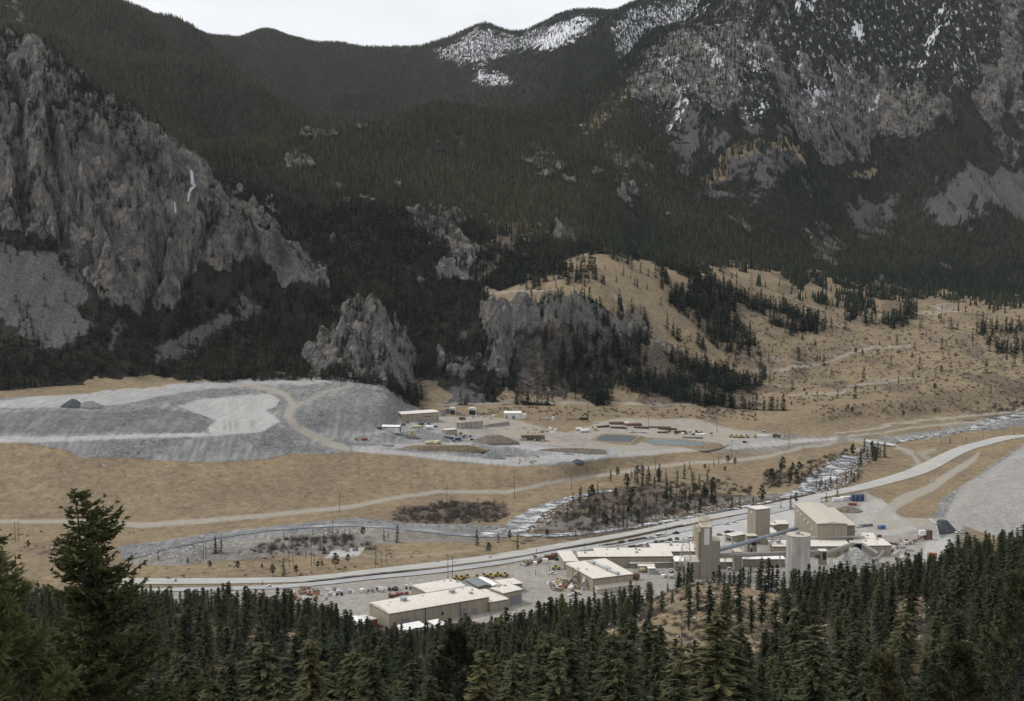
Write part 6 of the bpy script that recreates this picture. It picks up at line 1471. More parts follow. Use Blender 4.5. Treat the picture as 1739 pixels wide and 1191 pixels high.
def pipes(label, px, py, L, m, ang, n, group, rr=.28, nm='pipe_stack', cat='pipe stack'):
    mb = MB(); k = 0; lay = 0
    while k < n:
        c = max(1, int(math.ceil(n / 2)) - lay)
        for i in range(c):
            if k >= n: break
            y = (i - c / 2) * rr * 2.05 + rr * lay * .1; z = rr + lay * rr * 1.75 + .15; mb.tube([(-L / 2, y, z), (L / 2, y, z)], rr, 7); k += 1
        lay += 1
        if lay > 6: break
    for f in (-.35, .35): mb.box(L * f - .12, -rr * n * .36, -.3, L * f + .12, rr * n * .36, .14)
    o = mb.build(nm, M[m]); o.location = ground(px, py); o.rotation_euler = (0, 0, ang); return tag(o, label, cat, group)
GP = 'stacks in the far storage yard'
for px, py, L, m, an, n, rr, lb in ((1047, 720, 16, 'rust', .15, 15, .55, 'left rust brown stack at the back of the storage yard'), (1075, 722.5, 18, 'rust', .3, 15, .55, 'right rust brown stack at the back of the storage yard'), (1061, 719.5, 11, 'white', .5, 9, .4, 'pale stack between the two rust brown stacks'), (1049, 727.5, 16, 'wood', 0, 12, .35, 'dark timber stack in front of the left rust brown stack'), (1089, 727.5, 17, 'wood', -.05, 12, .35, 'dark timber stack in front of the right rust brown stack'), (1061, 728, 5, 'grey', .2, 9, .4, 'short grey stack between the dark timber stacks'), (1121, 727, 24, 'rust', -.2, 15, .4, 'long brown stack right of the tall power pole'), (1134, 730, 20, 'wood', -.2, 12, .4, 'dark stack at the right end of the long brown stack'), (1124, 735.5, 10, 'wood', 0, 12, .3, 'low dark stack behind the second pond'), (1155, 735, 14, 'rust', -.1, 12, .45, 'reddish stack at the right of the storage yard'), (1176, 744.5, 22, 'grey', -.1, 12, .3, 'flat dark stack along the pond bank'), (1190, 739, 10, 'white', .2, 9, .4, 'pale stack at the far right of the storage yard'), (1020, 726, 22, 'wood', .55, 10, .35, 'dark diagonal row of pipes left of the storage yard'), (1086, 735, 16, 'steel', 0, 9, .3, 'pale row of pipes on the first pond bank')):
    pipes(lb, px, py, L, m, an, n, GP, rr)
pipes('bundle of dark blue grey pipes on the gravel right of the mill', 1469, 894, 12, 'grey', .35, 12, None, .35)
pipes('short stack of steel pipe at the end of the dark bundle', 1458, 896, 5, 'steel', .35, 9, None, .3)
# black belt rack between two poles
p = ground(981, 715); mb = MB(); mb.box(-12, -.3, 1.6, 12, .3, 2.4); mb.box(2, -1.5, 1.0, 12, 1.5, 3.8)
for x in (-12, -6, 0, 6, 12): mb.box(x - .15, -.5, -1, x + .15, .5, 1.6)
o = mb.build('belt_rack', M['black']); o.location = p; tag(o, 'low black belt rack between two tall poles on the pad', 'rack')
# rusty crusher with white hopper
p = ground(1573, 916); r = thing('crusher', 'rusty crusher with white hopper beside the dark heap', 'crusher', p, .2)
wallbox(r, 'frame', 'rust', -1, -2, 0, 4, 2, 7); wallbox(r, 'hopper', 'white', -6, -1.5, 3.5, -1.01, 1.5, 7.2); mb = MB()
for x in (-5.6, -1.6, -.6, 3.6):
    for y in (-1.8, 1.8): mb.box(x - .2, y - .2, -1, x + .2, y + .2, 3.49)
mb.build('leg', M['rust'], r); mb = MB(); mb.tube([(-1, 0, 3), (-14, -8, .8)], .6, 6); mb.build('feed_belt', M['rust'], r)
p = ground(1545, 925); mb = MB(); mb.prism([(-6, 0), (6, 4), (6, 4.6), (-6, .6)], -.7, .7)
for f in (-.5, .1, .7): mb.box(6 * f - .15, -.6, -1, 6 * f + .15, .6, 2 + 2 * f)
o = mb.build('belt_conveyor', M['timber']); o.location = p; o.rotation_euler = (0, 0, .5); tag(o, 'rusty tan belt conveyor leading to the crusher', 'conveyor')
# bridge
a, b = ground(1468, 751), ground(1519, 760); d_ = b - a; L = math.hypot(d_.x, d_.y)
r = thing('bridge', 'pale concrete bridge carrying the track over the icy river', 'bridge', (a.x, a.y, max(a.z, b.z) + 1.2), math.atan2(d_.y, d_.x))
wallbox(r, 'deck', 'conc', 0, -3, -.8, L, 3, 0)
for y in (-3, 2.7): wallbox(r, 'parapet', 'white', 0, y, .003, L, y + .3, 1.0)
for f in (0.02, .5, .98): wallbox(r, 'pier', 'conc_d', L * f - .5, -2.6, -6, L * f + .5, 2.6, -.803)

# laydown yards: crates, drums and skids, each its own thing
def crate(m):
    mb = MB(); mb.box(-1.2, -.9, .15, 1.2, .9, 1.5); mb.box(-1.3, -1, 1.51, 1.3, 1, 1.65)
    for y in (-.7, 0, .7): mb.box(-1.25, y - .1, 0, 1.25, y + .1, .148)
    for x in (-1.21, -.4, .4, 1.21): mb.box(x - .06, -.96, .2, x + .06, .96, 1.5)
    return mb.mesh('crate', M[m])
def drum(m):
    mb = MB(); mb.tube([(0, 0, 0), (0, 0, 1.8)], .8, 12)
    for z in (0, .6, 1.2, 1.7): mb.tube([(0, 0, z), (0, 0, z + .1)], .86, 12)
    return mb.mesh('drum', M[m])
def reel(m):
    mb = MB(); mb.tube([(0, -.5, 1.1), (0, .5, 1.1)], .5, 12); mb.tube([(0, -.62, 1.1), (0, -.5, 1.1)], 1.1, 14); mb.tube([(0, .5, 1.1), (0, .62, 1.1)], 1.1, 14)
    return mb.mesh('reel', M[m])
def skid(m):
    mb = MB(); mb.box(-2.2, -1, .1, 2.2, 1, .35); mb.box(-1.9, -.8, .36, -.5, .8, 1.4); mb.tube([(-.1, 0, .95), (1.8, 0, .95)], .55, 8)
    for x in (-2, 2): mb.box(x - .08, -.9, .36, x + .08, .9, 1.7)
    return mb.mesh('skid', M[m])
KIND = [('crate', crate, 'crate'), ('drum', drum, 'drum'), ('cable_reel', reel, 'cable reel'), ('machine_skid', skid, 'machine skid')]
COLN = {'red': 'red', 'white': 'white', 'rust': 'rust brown', 'steel': 'grey', 'timber': 'pale timber', 'orange': 'orange', 'navy': 'dark blue', 'black': 'black', 'cream': 'cream', 'ltblue': 'light blue'}
cache = {}
rq = random.Random(77)
def yard(poly, n, cols, where, group):
    xs = [p[0] for p in poly]; ys = [p[1] for p in poly]; im = 0; placed = []
    for t in range(n * 6):
        if im >= n: break
        x, y = rq.uniform(min(xs), max(xs)), rq.uniform(min(ys), max(ys))
        ins = False; j = len(poly) - 1
        for i in range(len(poly)):
            if (poly[i][1] > y) != (poly[j][1] > y) and x < (poly[j][0] - poly[i][0]) * (y - poly[i][1]) / (poly[j][1] - poly[i][1]) + poly[i][0]: ins = not ins
            j = i
        p = ground(x, y)
        if not ins or any((p - q).length < 2.9 for q in placed): continue
        placed.append(p); im += 1
        k = rq.choice(KIND); m = rq.choice(cols)
        if (k[0], m) not in cache: cache[(k[0], m)] = k[1](m)
        o = bpy.data.objects.new(k[0], cache[(k[0], m)]); sc.collection.objects.link(o); s = rq.uniform(.8, 1.35)
        o.location = p; o.rotation_euler = (0, 0, rq.uniform(0, 3)); o.scale = (s, s, s)
        tag(o, '%s %s %s' % (COLN[m], k[2], where), k[2], '%ss %s' % (COLN[m] + ' ' + k[2], group))
yard([(930, 992), (945, 986), (975, 985), (985, 993), (978, 1004), (940, 1004)], 46, ['red', 'white', 'rust', 'steel', 'timber', 'steel', 'cream', 'rust', 'timber'], 'in the scrap yard left of the process building', 'in the scrap yard')
yard([(985, 985), (1000, 985), (1005, 1003), (985, 1004)], 10, ['white', 'steel', 'cream'], 'beside the process building wall', 'beside the process building')
yard([(612, 1004), (700, 996), (700, 1001), (616, 1010)], 26, ['white', 'steel', 'black', 'white', 'rust'], 'in the row along the road left of the shop annex', 'in the row along the road')
yard([(655, 1012), (690, 1005), (698, 1008), (662, 1016)], 12, ['rust', 'rust', 'red', 'rust'], 'in the red heap left of the shop annex', 'in the red heap')
yard([(490, 1000), (545, 998), (575, 1004), (560, 1022), (500, 1022)], 30, ['rust', 'rust', 'white', 'orange', 'steel', 'timber'], 'in the yard at the left beyond the firs', 'in the left yard')
yard([(565, 1008), (610, 1004), (612, 1008), (572, 1014)], 9, ['steel', 'white', 'black'], 'in the pale row at the left yard edge', 'in the left yard edge')
yard([(880, 955), (915, 945), (925, 953), (890, 966)], 12, ['timber', 'white', 'steel', 'rust'], 'on the ground left of the rust red container', 'left of the rust red container')
yard([(1120, 975), (1150, 972), (1152, 984), (1122, 985)], 10, ['rust', 'white', 'red', 'steel'], 'below the lattice tower', 'below the lattice tower')
yard([(1500, 925), (1545, 915), (1560, 945), (1520, 960)], 26, ['rust', 'steel', 'white', 'timber', 'rust'], 'right of the crusher house', 'right of the crusher house')
yard([(755, 745), (790, 735), (800, 742), (770, 752)], 8, ['navy', 'white', 'rust', 'steel'], 'near the dark blue containers on the pad', 'near the dark blue containers')
yard([(800, 700), (850, 703), (850, 712), (800, 712)], 12, ['white', 'steel', 'timber', 'rust', 'ltblue'], 'between mine portals and white building', 'between portals and white building')
yard([(890, 728), (945, 728), (950, 738), (890, 737)], 22, ['timber', 'white', 'cream', 'steel'], 'behind the ore chute deck', 'behind the ore chute')
yard([(1130, 732), (1215, 735), (1215, 742), (1130, 737)], 22, ['white', 'steel', 'rust', 'timber', 'black'], 'at the right end of the storage yard', 'at the right of the storage yard')
yard([(865, 784), (920, 776), (930, 784), (880, 790)], 10, ['timber', 'cream', 'steel'], 'in the loop of the haul road', 'in the haul road loop')
yard([(1420, 905), (1480, 905), (1500, 912), (1440, 915)], 8, ['steel', 'white', 'rust'], 'beside the mill', 'beside the mill')
yard([(660, 715), (750, 718), (745, 726), (680, 728)], 10, ['white', 'rust', 'steel', 'black'], 'in front of the tan workshop', 'in front of the tan workshop')

# ---------------------------------------------------------------- poles
def pole(px, top, base, label, arm=True, nm='utility_pole', cat='utility pole', ymin=845):
    p = ground(px, base, ymin); h = (base - top) * p.y / FPX
    r = thing(nm, label, cat, p, rq.uniform(-.4, .4), 'lamp posts' if nm == 'lamp_post' else 'utility poles')
    mb = MB(); mb.tube([(0, 0, -1), (0, 0, h)], [.24, .16], 7); mb.build('pole', M['wood'], r)
    if nm == 'lamp_post':
        mb = MB(); mb.box(-.2, -1.2, h, .2, 1.2, h + .2); mb.build('lamp_head', M['steel'], r)
    elif arm and h > 8:
        mb = MB(); mb.box(-1.4, -.1, h - .9, 1.4, .1, h - .7); mb.build('crossarm', M['wood'], r)
        mb = MB()
        for x in (-1.25, 0, 1.25): mb.tube([(x, 0, h - .69), (x, 0, h - .3)], .09, 6)
        mb.build('insulator', M['conc'], r)
for px, t, b, lb in ((26, 885, 921, 'left one of the two poles behind the left edge spruce'), (32, 885, 920, 'right one of the two poles behind the left edge spruce'), (346, 918, 951, 'taller pole of the three standing on the river flat at left'), (350, 918, 949, 'right pole of the three standing on the river flat at left'), (343, 936, 948, 'shortest pole of the three standing on the river flat at left'), (479, 925, 939, 'short pole among grey saplings'), (482, 925, 940, 'short pole just right of another among grey saplings'), (491, 936, 963, 'pole beside the dark spruce on the river flat'), (498, 936, 962, 'pole right of the dark spruce on the river flat'), (519.5, 917, 948, 'pole with its foot on the dry channel'), (529, 917, 962.5, 'tall pole standing in front of the dry channel'), (534, 942, 960, 'short pole close right of the tall one'), (544.5, 917, 936, 'short far pole behind the dry channel'), (565.5, 882, 926, 'tallest pole on the river flat, against the grey gravel'), (577, 835, 868, 'pole on the dirt road bank left of centre'), (759, 821, 854, 'pole against the tan embankment above the red brush'), (873.5, 807, 847, 'tall dark pole by the bend of the dirt road'), (970, 797, 831, 'pole on the dirt road above the river bend'), (1113, 778, 800, 'pole among pines below the second pond'), (638, 935, 964, 'left of the three poles on the dry grass above the road'), (647.6, 935, 963, 'middle of the three poles on the dry grass above the road'), (657, 932, 959, 'right of the three poles on the dry grass above the road'), (760.8, 940, 984, 'left of the two tall poles behind the maintenance shop'), (768.4, 942, 986, 'right of the two tall poles behind the maintenance shop'), (1101, 704, 729, 'pole in the storage yard behind the ponds'), (1217.5, 710, 735, 'pole at the edge of the dry hillside'), (1242.5, 747, 779, 'pole where the far roads meet'), (1340, 729, 761.5, 'pole on the grass island between far roads'), (916.6, 694, 715, 'thin pole by the pale grey container'), (962.6, 685, 716, 'left pole of the black belt rack'), (997.6, 685, 715, 'right pole of the black belt rack'), (1364, 754, 765, 'short post right of the grass island'), (973, 962, 996, 'left pole in the scrap yard'), (982, 962, 995, 'right pole in the scrap yard')):
    pole(px, t, b, 'wooden utility pole, ' + lb)
for px, t, b, lb in ((1131, 892, 909, 'lamp post at the far side of the car park'), (933, 959, 971, 'lamp post by the yellow green loader'), (909.5, 967, 977, 'lamp post at the corner of the yard drive'), (1061, 894, 902, 'short lamp post along the road above the parked cars'), (992, 921, 933, 'lamp post beside the road above the office block'), (911, 930, 941, 'lamp post on the verge left of the office annex')):
    pole(px, t, b, lb, False, 'lamp_post', 'lamp post')
# ---------------------------------------------------------------- trees and brush in the valley
pine_n = [0]
def pine(px, top, base, k, label, group, tone=.2, ymin=845, nm='pine_tree'):
    p = ground(px, base, ymin); h = (base - top) * p.y / FPX
    r = tag(bpy.data.objects.new(nm, None), label, 'pine tree', group); sc.collection.objects.link(r)
    s = h / pine_h[k]; r.location = p - Vector((0, 0, .2)); r.scale = (s * rq.uniform(.9, 1.15),) * 2 + (s,); r.rotation_euler = (0, 0, rq.uniform(0, 6.28))
    for n_, me in (('crown', pine_crowns[k]), ('trunk', pine_trunks[k])):
        o = bpy.data.objects.new(n_, me); sc.collection.objects.link(o); o.parent = r
        if n_ == 'crown': o['tone'] = tone
    pine_n[0] += 1
for px, t, b, k, lb in ((48, 916, 932, 0, 'small pine right of the two poles at the left edge'), (269, 930, 952, 4, 'thin dark spruce on the grey gravel right of the big spruce'), (366, 909, 940, 3, 'left one of a close pair of dark spruces by the gravel bed'), (376, 909, 939, 4, 'right one of a close pair of dark spruces by the gravel bed'), (319, 947, 959, 0, 'low round pine left of the poles on the river flat'), (357, 952, 966, 1, 'small pale pine on the river flat above a dark shrub'), (404, 952, 968, 1, 'rounded pine left of the grass track'), (445, 956, 968, 1, 'low broad pine beside the grass track'), (463, 956, 979, 0, 'greyish pine left of the dark spruce near the road'), (482, 945, 979, 3, 'tall dark spruce among poles near the road'), (503, 959, 977, 1, 'rounded pine right of the tall dark spruce'), (540, 952, 966, 1, 'left one of two small round pines right of the poles'), (547, 952, 964, 1, 'right one of two small round pines right of the poles'), (570, 937, 966, 0, 'spreading dark pine on dry grass by the white patch'), (551, 928, 944, 0, 'rounded pine left of the white patch'), (591, 940, 957, 1, 'grey green pine right of the white patch'), (446, 984, 993, 3, 'tiny fir beside the road near the white pickup'), (616.5, 894, 912, 1, 'dark crooked pine on the bank of the slack channel'), (652, 895, 918, 4, 'slim spruce left of the tall spruce by the channel'), (675, 888, 921, 3, 'tall narrow spruce by the channel'), (659, 900, 914, 4, 'thin sapling between two spruces by the channel'), (810, 897, 926, 3, 'tall dark spruce standing alone near the riffle'), (830, 920, 942, 1, 'wide low pine beside the road above the shop'), (846.5, 905, 922, 3, 'bushy spruce right of the lone dark spruce'), (865.5, 899, 918, 0, 'bushy pine at the foot of the riffle'), (879, 906, 934, 4, 'slim pale spruce right of the riffle foot'), (929, 897, 913, 0, 'grey green pine on the far shore of the riffle'), (977.6, 899, 911, 3, 'small spruce on the strip of grass by the road'), (973, 835, 856, 3, 'dark spruce above the riffle'), (1008, 828, 843, 3, 'small dark spruce left of the upper riffle'), (1049, 792, 811, 0, 'pine on the bank above the brush, left'), (1037, 795, 818, 4, 'slim spruce on the bank above the brush'), (1082, 789, 811, 0, 'round pine on the bank above the brush, right'), (1120, 785, 818, 3, 'tall dark spruce by the pole below the ponds'), (1242.5, 842, 866, 3, 'dark spruce on the verge left of the bin house'), (1256, 842, 863, 3, 'dark spruce on the verge behind the bin house'), (1279, 840, 858, 4, 'small spruce on the verge above the bin house'), (1293.6, 823, 856, 0, 'tall pine with bare trunk above the bin house'), (1342.6, 839, 865, 3, 'dark spruce left of the mill roof'), (1352, 835, 856, 0, 'grey green pine touching the mill roof corner'), (1403, 835, 852, 3, 'dark spruce on the verge above the mill'), (1422, 826, 846, 3, 'dark spruce on the verge right above the mill'), (1395, 844, 853, 4, 'small spruce left of the verge spruces above the mill'), (1326, 850, 864, 4, 'thin sapling on the verge between bin house and mill'), (1168, 950, 982, 3, 'big fir in front of the loading canopy')):
    pine(px, t, b, k, lb, 'pines and spruces on the valley floor', .1 + .3 * rq.random())
def grove(poly, n, hpx, label, group, tone=.15, kinds=(0, 1, 2, 3, 3, 4, 4), ymin=845):
    xs = [p[0] for p in poly]; ys = [p[1] for p in poly]; c = 0
    while c < n:
        x, y = rq.uniform(min(xs), max(xs)), rq.uniform(min(ys), max(ys))
        if not in_poly(poly, x, y): continue
        c += 1; k = rq.choice(kinds)
        pine(x, y - rq.uniform(*hpx) * (1 if k != 1 else .8), y, k, label, group, max(0, tone + rq.uniform(-.15, .2)), ymin)
grove([(985, 845), (1100, 812), (1225, 808), (1235, 840), (1120, 875), (1020, 888), (960, 880)], 76, (16, 31), 'dark conifer in the thicket on the river island', 'conifers of the river island thicket', .1, (3, 4, 3, 4, 0))
grove([(1000, 880), (1120, 870), (1220, 850), (1225, 862), (1100, 892), (1020, 903)], 22, (14, 28), 'dark conifer along the near shore of the island', 'conifers of the near island shore', .1)
grove([(1040, 800), (1110, 795), (1130, 812), (1060, 825)], 8, (10, 18), 'small pine on the dry bank above the island', 'pines of the dry bank', .2)
grove([(1160, 798), (1240, 785), (1260, 800), (1180, 812)], 8, (12, 20), 'dark pine below the second pond', 'pines below the second pond', .1)
grove([(1440, 775), (1480, 765), (1510, 772), (1500, 790), (1450, 795)], 14, (18, 30), 'dark pine in the clump by the bridge', 'pines of the bridge clump', .08, (0, 3, 3, 4))
grove([(1385, 830), (1425, 815), (1465, 795), (1465, 815), (1420, 838), (1392, 845)], 13, (14, 24), 'dark spruce in the row on the right river bank', 'spruces of the right river bank', .08, (3, 4, 3))
grove([(1305, 805), (1360, 795), (1365, 822), (1310, 828)], 10, (16, 30), 'dark pine in the brush left of the rapids', 'pines left of the rapids', .12)
grove([(1190, 640), (1739, 560), (1739, 700), (1420, 715), (1250, 690)], 34, (8, 17), 'scattered pine on the lower dry hillside at right', 'scattered pines of the lower hillside', .15, ymin=1430)
grove([(1150, 520), (1420, 560), (1739, 520), (1739, 580), (1400, 620), (1160, 600)], 36, (8, 16), 'scattered pine on the upper dry hillside at right', 'scattered pines of the upper hillside', .1, (3, 4, 0, 3), ymin=1430)
grove([(900, 470), (1000, 450), (1090, 470), (1090, 510), (900, 512)], 20, (9, 17), 'pine on the grassy top above the rocky bluff', 'pines of the bluff top', .08, (3, 4, 3), ymin=1430)
grove([(1040, 690), (1300, 700), (1300, 712), (1040, 705)], 6, (6, 12), 'small pine on the slope behind the storage yard', 'pines behind the storage yard', .1, ymin=1430)
grove([(1560, 752), (1700, 735), (1739, 735), (1650, 760)], 6, (7, 12), 'small pine beside the upper road at the right', 'pines by the upper road', .1, (3, 4, 0))
print('PINES', pine_n[0])
# bare brush as one mass; single bare trees beside it
def in_polys(polys, n, ymin):
    o = []
    for poly, f in polys:
        xs = [p[0] for p in poly]; ys = [p[1] for p in poly]; c = 0
        while c < n * f:
            x, y = rq.uniform(min(xs), max(xs)), rq.uniform(min(ys), max(ys))
            if in_poly(poly, x, y): o.append(tuple(ground(x, y, ymin))); c += 1
    return np.array(o)
BR = [([(660, 880), (690, 866), (760, 852), (850, 858), (866, 874), (840, 888), (700, 890)], .22), ([(930, 893), (960, 862), (1040, 838), (1100, 822), (1240, 815), (1290, 835), (1200, 862), (1100, 886), (1000, 905)], .42), ([(1290, 830), (1300, 800), (1370, 790), (1400, 800), (1370, 830)], .14), ([(1660, 700), (1700, 685), (1760, 680), (1760, 702)], .06), ([(430, 930), (470, 918), (600, 910), (600, 920), (450, 936)], .08), ([(400, 935), (620, 920), (640, 935), (500, 945)], .05), ([(1370, 785), (1440, 765), (1450, 775), (1385, 800)], .05)]
P = in_polys(BR, 900, 845); n = len(P); s = nr.uniform(.7, 1.9, n)
scatter('riverside_brush', C_SHRUB, P, np.stack([s * 1.3, s * 1.3, s], -1), nr.uniform(0, 6.28, n), nr.integers(0, 3, n), np.zeros(n))
HB = [([(1060, 560), (1250, 560), (1320, 640), (1300, 700), (1080, 690)], .3), ([(1130, 480), (1739, 520), (1739, 690), (1400, 715), (1250, 620)], 2.2), ([(780, 600), (1080, 610), (1040, 680), (800, 680)], .5), ([(830, 692), (1250, 695), (1300, 715), (1000, 708), (830, 704)], .2), ([(280, 935), (900, 935), (900, 950), (560, 978), (270, 985)], .10), ([(430, 632), (560, 642), (690, 660), (560, 646), (440, 645)], .15), ([(0, 900), (260, 900), (200, 930), (0, 940)], .05)]
P = in_polys(HB, 900, 845); n = len(P); s = nr.uniform(.35, 1.0, n) * np.where(P[:, 1] > 1400, 1.3, .8)
scatter('sagebrush', C_SHRUB, P, np.stack([s * 1.5, s * 1.5, s], -1), nr.uniform(0, 6.28, n), nr.integers(0, 3, n), np.zeros(n))
bt = [bare_mb(71 + i, 9, 60, 2.2, .16).mesh('bare_tree', M_TWIG) for i in range(3)]
def bare_grove(poly, n, hpx, label, group, ymin=845):
    xs = [p[0] for p in poly]; ys = [p[1] for p in poly]; c = 0
    while c < n:
        x, y = rq.uniform(min(xs), max(xs)), rq.uniform(min(ys), max(ys))
        if not in_poly(poly, x, y): continue
        c += 1; p = ground(x, y, ymin); s = rq.uniform(*hpx) * p.y / FPX / 9
        o = bpy.data.objects.new('bare_tree', bt[c % 3]); sc.collection.objects.link(o); o.location = p; o.scale = (s, s, s); o.rotation_euler = (0, 0, rq.uniform(0, 6)); tag(o, label, 'bare tree', group)
bare_grove([(720, 880), (760, 858), (860, 862), (860, 876), (780, 886)], 22, (10, 22), 'bare brown tree in the red brush beside the gravel bed', 'bare trees of the red brush')
bare_grove([(425, 930), (470, 915), (560, 908), (600, 906), (600, 918), (480, 932)], 24, (9, 20), 'bare grey sapling in the row on the gravel bed', 'bare saplings of the gravel bed')
bare_grove([(960, 885), (1040, 850), (1180, 830), (1230, 845), (1100, 885), (1000, 900)], 34, (10, 20), 'bare brown tree in the island thicket', 'bare trees of the island thicket')
bare_grove([(1310, 825), (1330, 795), (1400, 790), (1390, 820)], 18, (10, 20), 'bare grey tree beside the rapids', 'bare trees beside the rapids')
bare_grove([(1660, 700), (1739, 680), (1739, 700)], 10, (9, 18), 'bare brown tree at the right edge above the river', 'bare trees above the river')
# brush and stones on the near hillside
x_, y_ = candidates(330, 640, 60000, .40); q_ = gv(op, x_, y_); kk = nr.random(len(x_)) < .03 + .10 * q_; x_, y_ = x_[kk], y_[kk]; n = len(x_); P = np.stack([x_, y_, gz(x_, y_)], -1)
ty_ = nr.random(n) < .7; s = nr.uniform(.25, .8, n)
scatter('hillside_brush', C_SHRUB, P[ty_], np.stack([s * 1.5, s * 1.5, s], -1)[ty_], nr.uniform(0, 6.28, ty_.sum()), nr.integers(0, 3, ty_.sum()), np.zeros(ty_.sum()))
s = nr.uniform(.2, .9, n) ** 1.6
scatter('hillside_stones', C_ROCK, P[~ty_], np.stack([s, s, s], -1)[~ty_], nr.uniform(0, 6.28, (~ty_).sum()), nr.integers(0, 3, (~ty_).sum()), np.zeros((~ty_).sum()))
# boulders
BO = [([(0, 760), (120, 780), (350, 795), (580, 780), (750, 790), (850, 800), (600, 850), (350, 875), (0, 880)], .16), ([(220, 940), (420, 910), (640, 895), (640, 903), (450, 920), (250, 955)], .3), ([(860, 903), (900, 872), (960, 850), (1000, 850), (930, 890), (900, 908)], .35), ([(1380, 835), (1430, 790), (1480, 762), (1490, 770), (1440, 820), (1400, 845)], .6), ([(1500, 750), (1600, 732), (1700, 712), (1739, 712), (1700, 722), (1600, 742)], .7), ([(1100, 880), (1280, 845), (1290, 860), (1100, 900)], .3), ([(1606, 880), (1640, 835), (1739, 770), (1739, 900), (1660, 898)], .25)]
P = in_polys(BO, 1000, 845); n = len(P); s = nr.uniform(.25, 1.0, n) ** 1.5 * 1.15
scatter('boulders', C_ROCK, P + (0, 0, .1), np.stack([s, s, s], -1), nr.uniform(0, 6.28, n), nr.integers(0, 3, n), np.zeros(n))

# ---------------------------------------------------------------- the big trees close to the camera
def spruce(name, label, x, Y, top_y, seed, z0, spread, nlev, skew=.0, lean=0.0):
    u, v = uv(x, top_y); ztop = ZC + v * Y; H = ztop - z0; r = random.Random(seed)
    root = thing(name, label, 'spruce tree', (u * Y - lean * H, Y, z0))
    def axis(z): f = z / H; return Vector((lean * H * f * f, 0, z))
    tm = MB(); tm.tube([axis(H * f) - Vector((0, 0, 1 if f == 0 else 0)) for f in (0, .2, .4, .6, .8, .97)], [.26, .22, .17, .12, .07, .02], 8); tm.build('trunk', M_BARK, root, True)
    bw = MB(); fo = MB()
    for i in range(nlev):
        f = (i + r.uniform(-.4, .4)) / nlev; f = min(max(f, .02), .99); z = H * f
        Lm = spread * (1 - f) ** .64 + .2
        for k in range(r.choice((4, 5, 5, 6))):
            a = r.uniform(0, 6.283); L = Lm * r.uniform(.5, 1.15) * (1 + skew * math.cos(a)) * (.68 + .62 * vn(np.array(z * .9 + seed * 7.3), np.array(a * .75), seed))
            if r.random() < .16: continue
            d = Vector((math.cos(a), math.sin(a), 0)); rise = r.uniform(-.12, .10) + .25 * f
            pts = []
            for t in (0, .25, .5, .75, 1): pts.append(axis(z) + d * L * t + Vector((0, 0, L * (rise * t - .22 * t * (1 - t) * 2 + .16 * t ** 3))))
            bw.tube(pts, [.035 * L / 2 + .012, .03 * L / 2 + .01, .022, .014, .006], 4, False)
            n = max(3, int(L / .17))
            for q in range(n):
                t = .12 + .88 * (q + r.random()) / n; j = min(3, int(t * 4)); c = pts[j].lerp(pts[j + 1], t * 4 - j)
                for sd in (-1, 1):
                    sl = (.62 * (1.12 - t) + .13) * min(1, L / 1.4) * r.uniform(.6, 1.2)
                    sdv = (d * r.uniform(.45, .8) + Vector((-d.y, d.x, 0)) * sd * r.uniform(.6, 1) + Vector((0, 0, r.uniform(-.15, .35)))).normalized()
                    m = max(1, int(sl / .13))
                    for b in range(m):
                        p = c + sdv * sl * (b + .3) / m
                        for g in range(2):
                            dv = (sdv + Vector((r.gauss(0, .35), r.gauss(0, .35), r.gauss(.15, .35)))).normalized(); wv = dv.cross(Vector((r.gauss(0, 1), r.gauss(0, 1), r.gauss(0, 1)))).normalized(); s = r.uniform(.13, .25)
                            fo.quad(p - dv * s * .4, p + wv * s * .30, p + dv * s, p - wv * s * .30)
    bw.build('branch', M_BARK, root); c_ = fo.build('crown', M_NEAR, root); c_['tone'] = .45
    print('spruce faces', len(fo.f)); return root
def hz(x, Y): u = (x - 869.5) / FPX / .97; return float(gz(u * Y, Y))
spruce('spruce_tree', 'large foreground spruce at left with windswept ragged top', 128, 58, 832, 3, hz(150, 58) - 1.0, 4.3, 92, .34, -.03)
spruce('spruce_tree', 'foreground spruce cut by the left edge of the picture', -8, 62, 893, 4, hz(0, 62), 3.0, 46, .1)
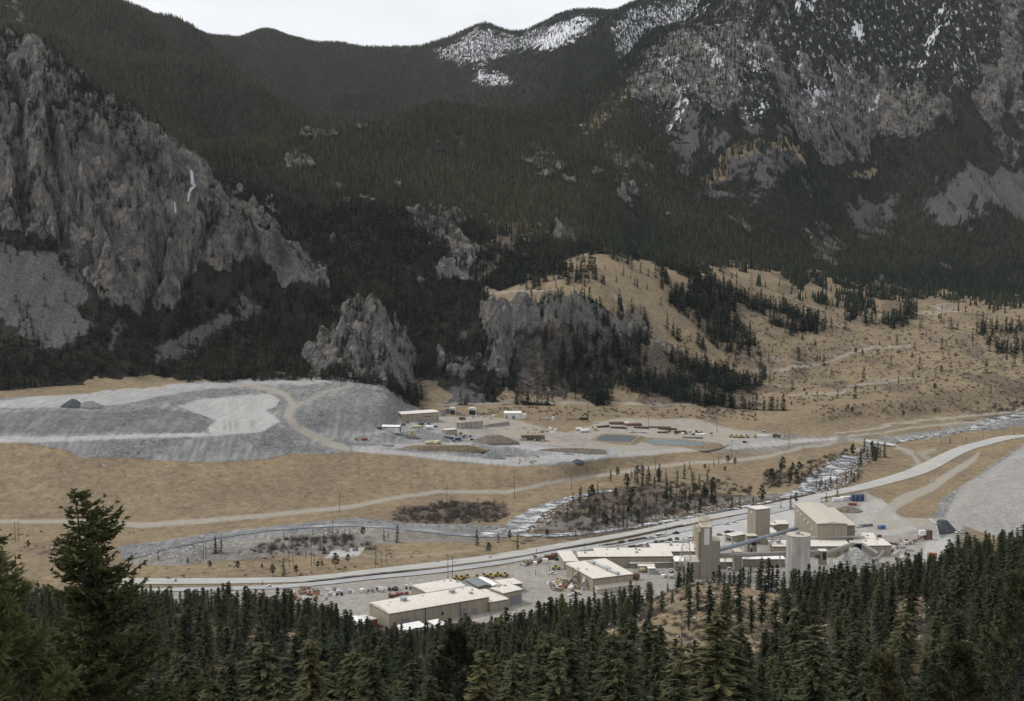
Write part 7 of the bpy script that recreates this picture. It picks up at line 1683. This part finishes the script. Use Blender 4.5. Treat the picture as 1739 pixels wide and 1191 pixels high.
def near_pine(label, x, Y, top_y, seed, z0, rad, ntuft, tr, nlen, tone, zlo=.25, wf=.035):
    u, v = uv(x, top_y); ztop = ZC + v * Y; H = ztop - z0; r = random.Random(seed)
    root = thing('pine_tree', label, 'pine tree', (u * Y, Y, z0))
    tm = MB(); tm.tube([(0, 0, -.8), (0, 0, H * .5), (0, 0, H * .95)], [rad * .07 + .05, rad * .05 + .03, .02], 8); tm.build('trunk', M_BARK, root, True)
    bw = MB(); fo = MB()
    for i in range(ntuft):
        f = zlo + (1 - zlo) * (1 - r.random() ** 1.6) if i > 3 else .97; a = r.uniform(0, 6.283)
        prof = min(1, (1.02 - f) * 2.4) ** .75; rd = rad * prof * r.uniform(.35, 1.0)
        c = Vector((math.cos(a) * rd, math.sin(a) * rd, H * f)); st = Vector((0, 0, max(.3, H * f - rd * .45))); ax = (c - st).normalized(); ax = (ax + Vector((0, 0, .35))).normalized()
        bw.tube([st, st.lerp(c, .6) - Vector((0, 0, .05 * rd)), c + ax * tr], [.02 * rad + .008, .012 * rad + .005, .004], 4, False)
        for k in range(nlen):
            b = c + ax * tr * r.uniform(-.6, 1.0); dv = (ax * r.uniform(.3, 1.2) + Vector((r.gauss(0, .7), r.gauss(0, .7), r.gauss(0, .7)))).normalized(); L = tr * r.uniform(.6, 1.0); wv = dv.cross(Vector((r.gauss(0, 1), r.gauss(0, 1), r.gauss(0, 1)))).normalized() * tr * wf
            fo.quad(b - wv, b + wv, b + wv * .6 + dv * L, b - wv * .6 + dv * L)
    bw.build('branch', M_BARK, root); c_ = fo.build('crown', M_NEAR if Y < 50 else M_FIR, root); c_['tone'] = tone
near_pine('blurred pine boughs with long needles very close at the lower left', -70, 13, 945, 5, hz(-70, 13) - .3, 1.05, 330, .17, 110, .3, .3, .05)
near_pine('olive green bushy pine at the bottom right, right of centre', 1630, 120, 1105, 6, hz(1630, 120), 3.4, 260, .62, 44, .95, .15, .07)
near_pine('dense dark pine at the right edge of the foreground', 1735, 110, 985, 7, hz(1735, 110), 3.4, 300, .6, 44, .4, .15, .07)
near_pine('olive pine low at the bottom right corner', 1500, 130, 1120, 8, hz(1500, 130), 3.2, 240, .62, 44, .9, .15, .07)
near_pine('dark bushy fir rising in the bottom middle', 775, 150, 1075, 9, hz(775, 150), 3.2, 260, .62, 40, .45, .1, .07)

# ---------------------------------------------------------------- air between here and the far ridges
mb = MB(); mb.box(-9000, -60, -25, 9000, 9900, 1850)
hz_ = mb.build('haze', []); hz_['kind'] = 'stuff'; hz_.display_type = 'WIRE'
m = bpy.data.materials.new('air'); m.use_nodes = True; t = m.node_tree; t.nodes.clear()
o_ = N(t, 'ShaderNodeOutputMaterial'); pv_ = N(t, 'ShaderNodeVolumePrincipled'); pv_.inputs['Density'].default_value = 1.0e-5; pv_.inputs['Color'].default_value = (.80, .88, 1, 1); pv_.inputs['Anisotropy'].default_value = .2
t.links.new(pv_.outputs[0], o_.inputs['Volume']); hz_.data.materials.append(m)
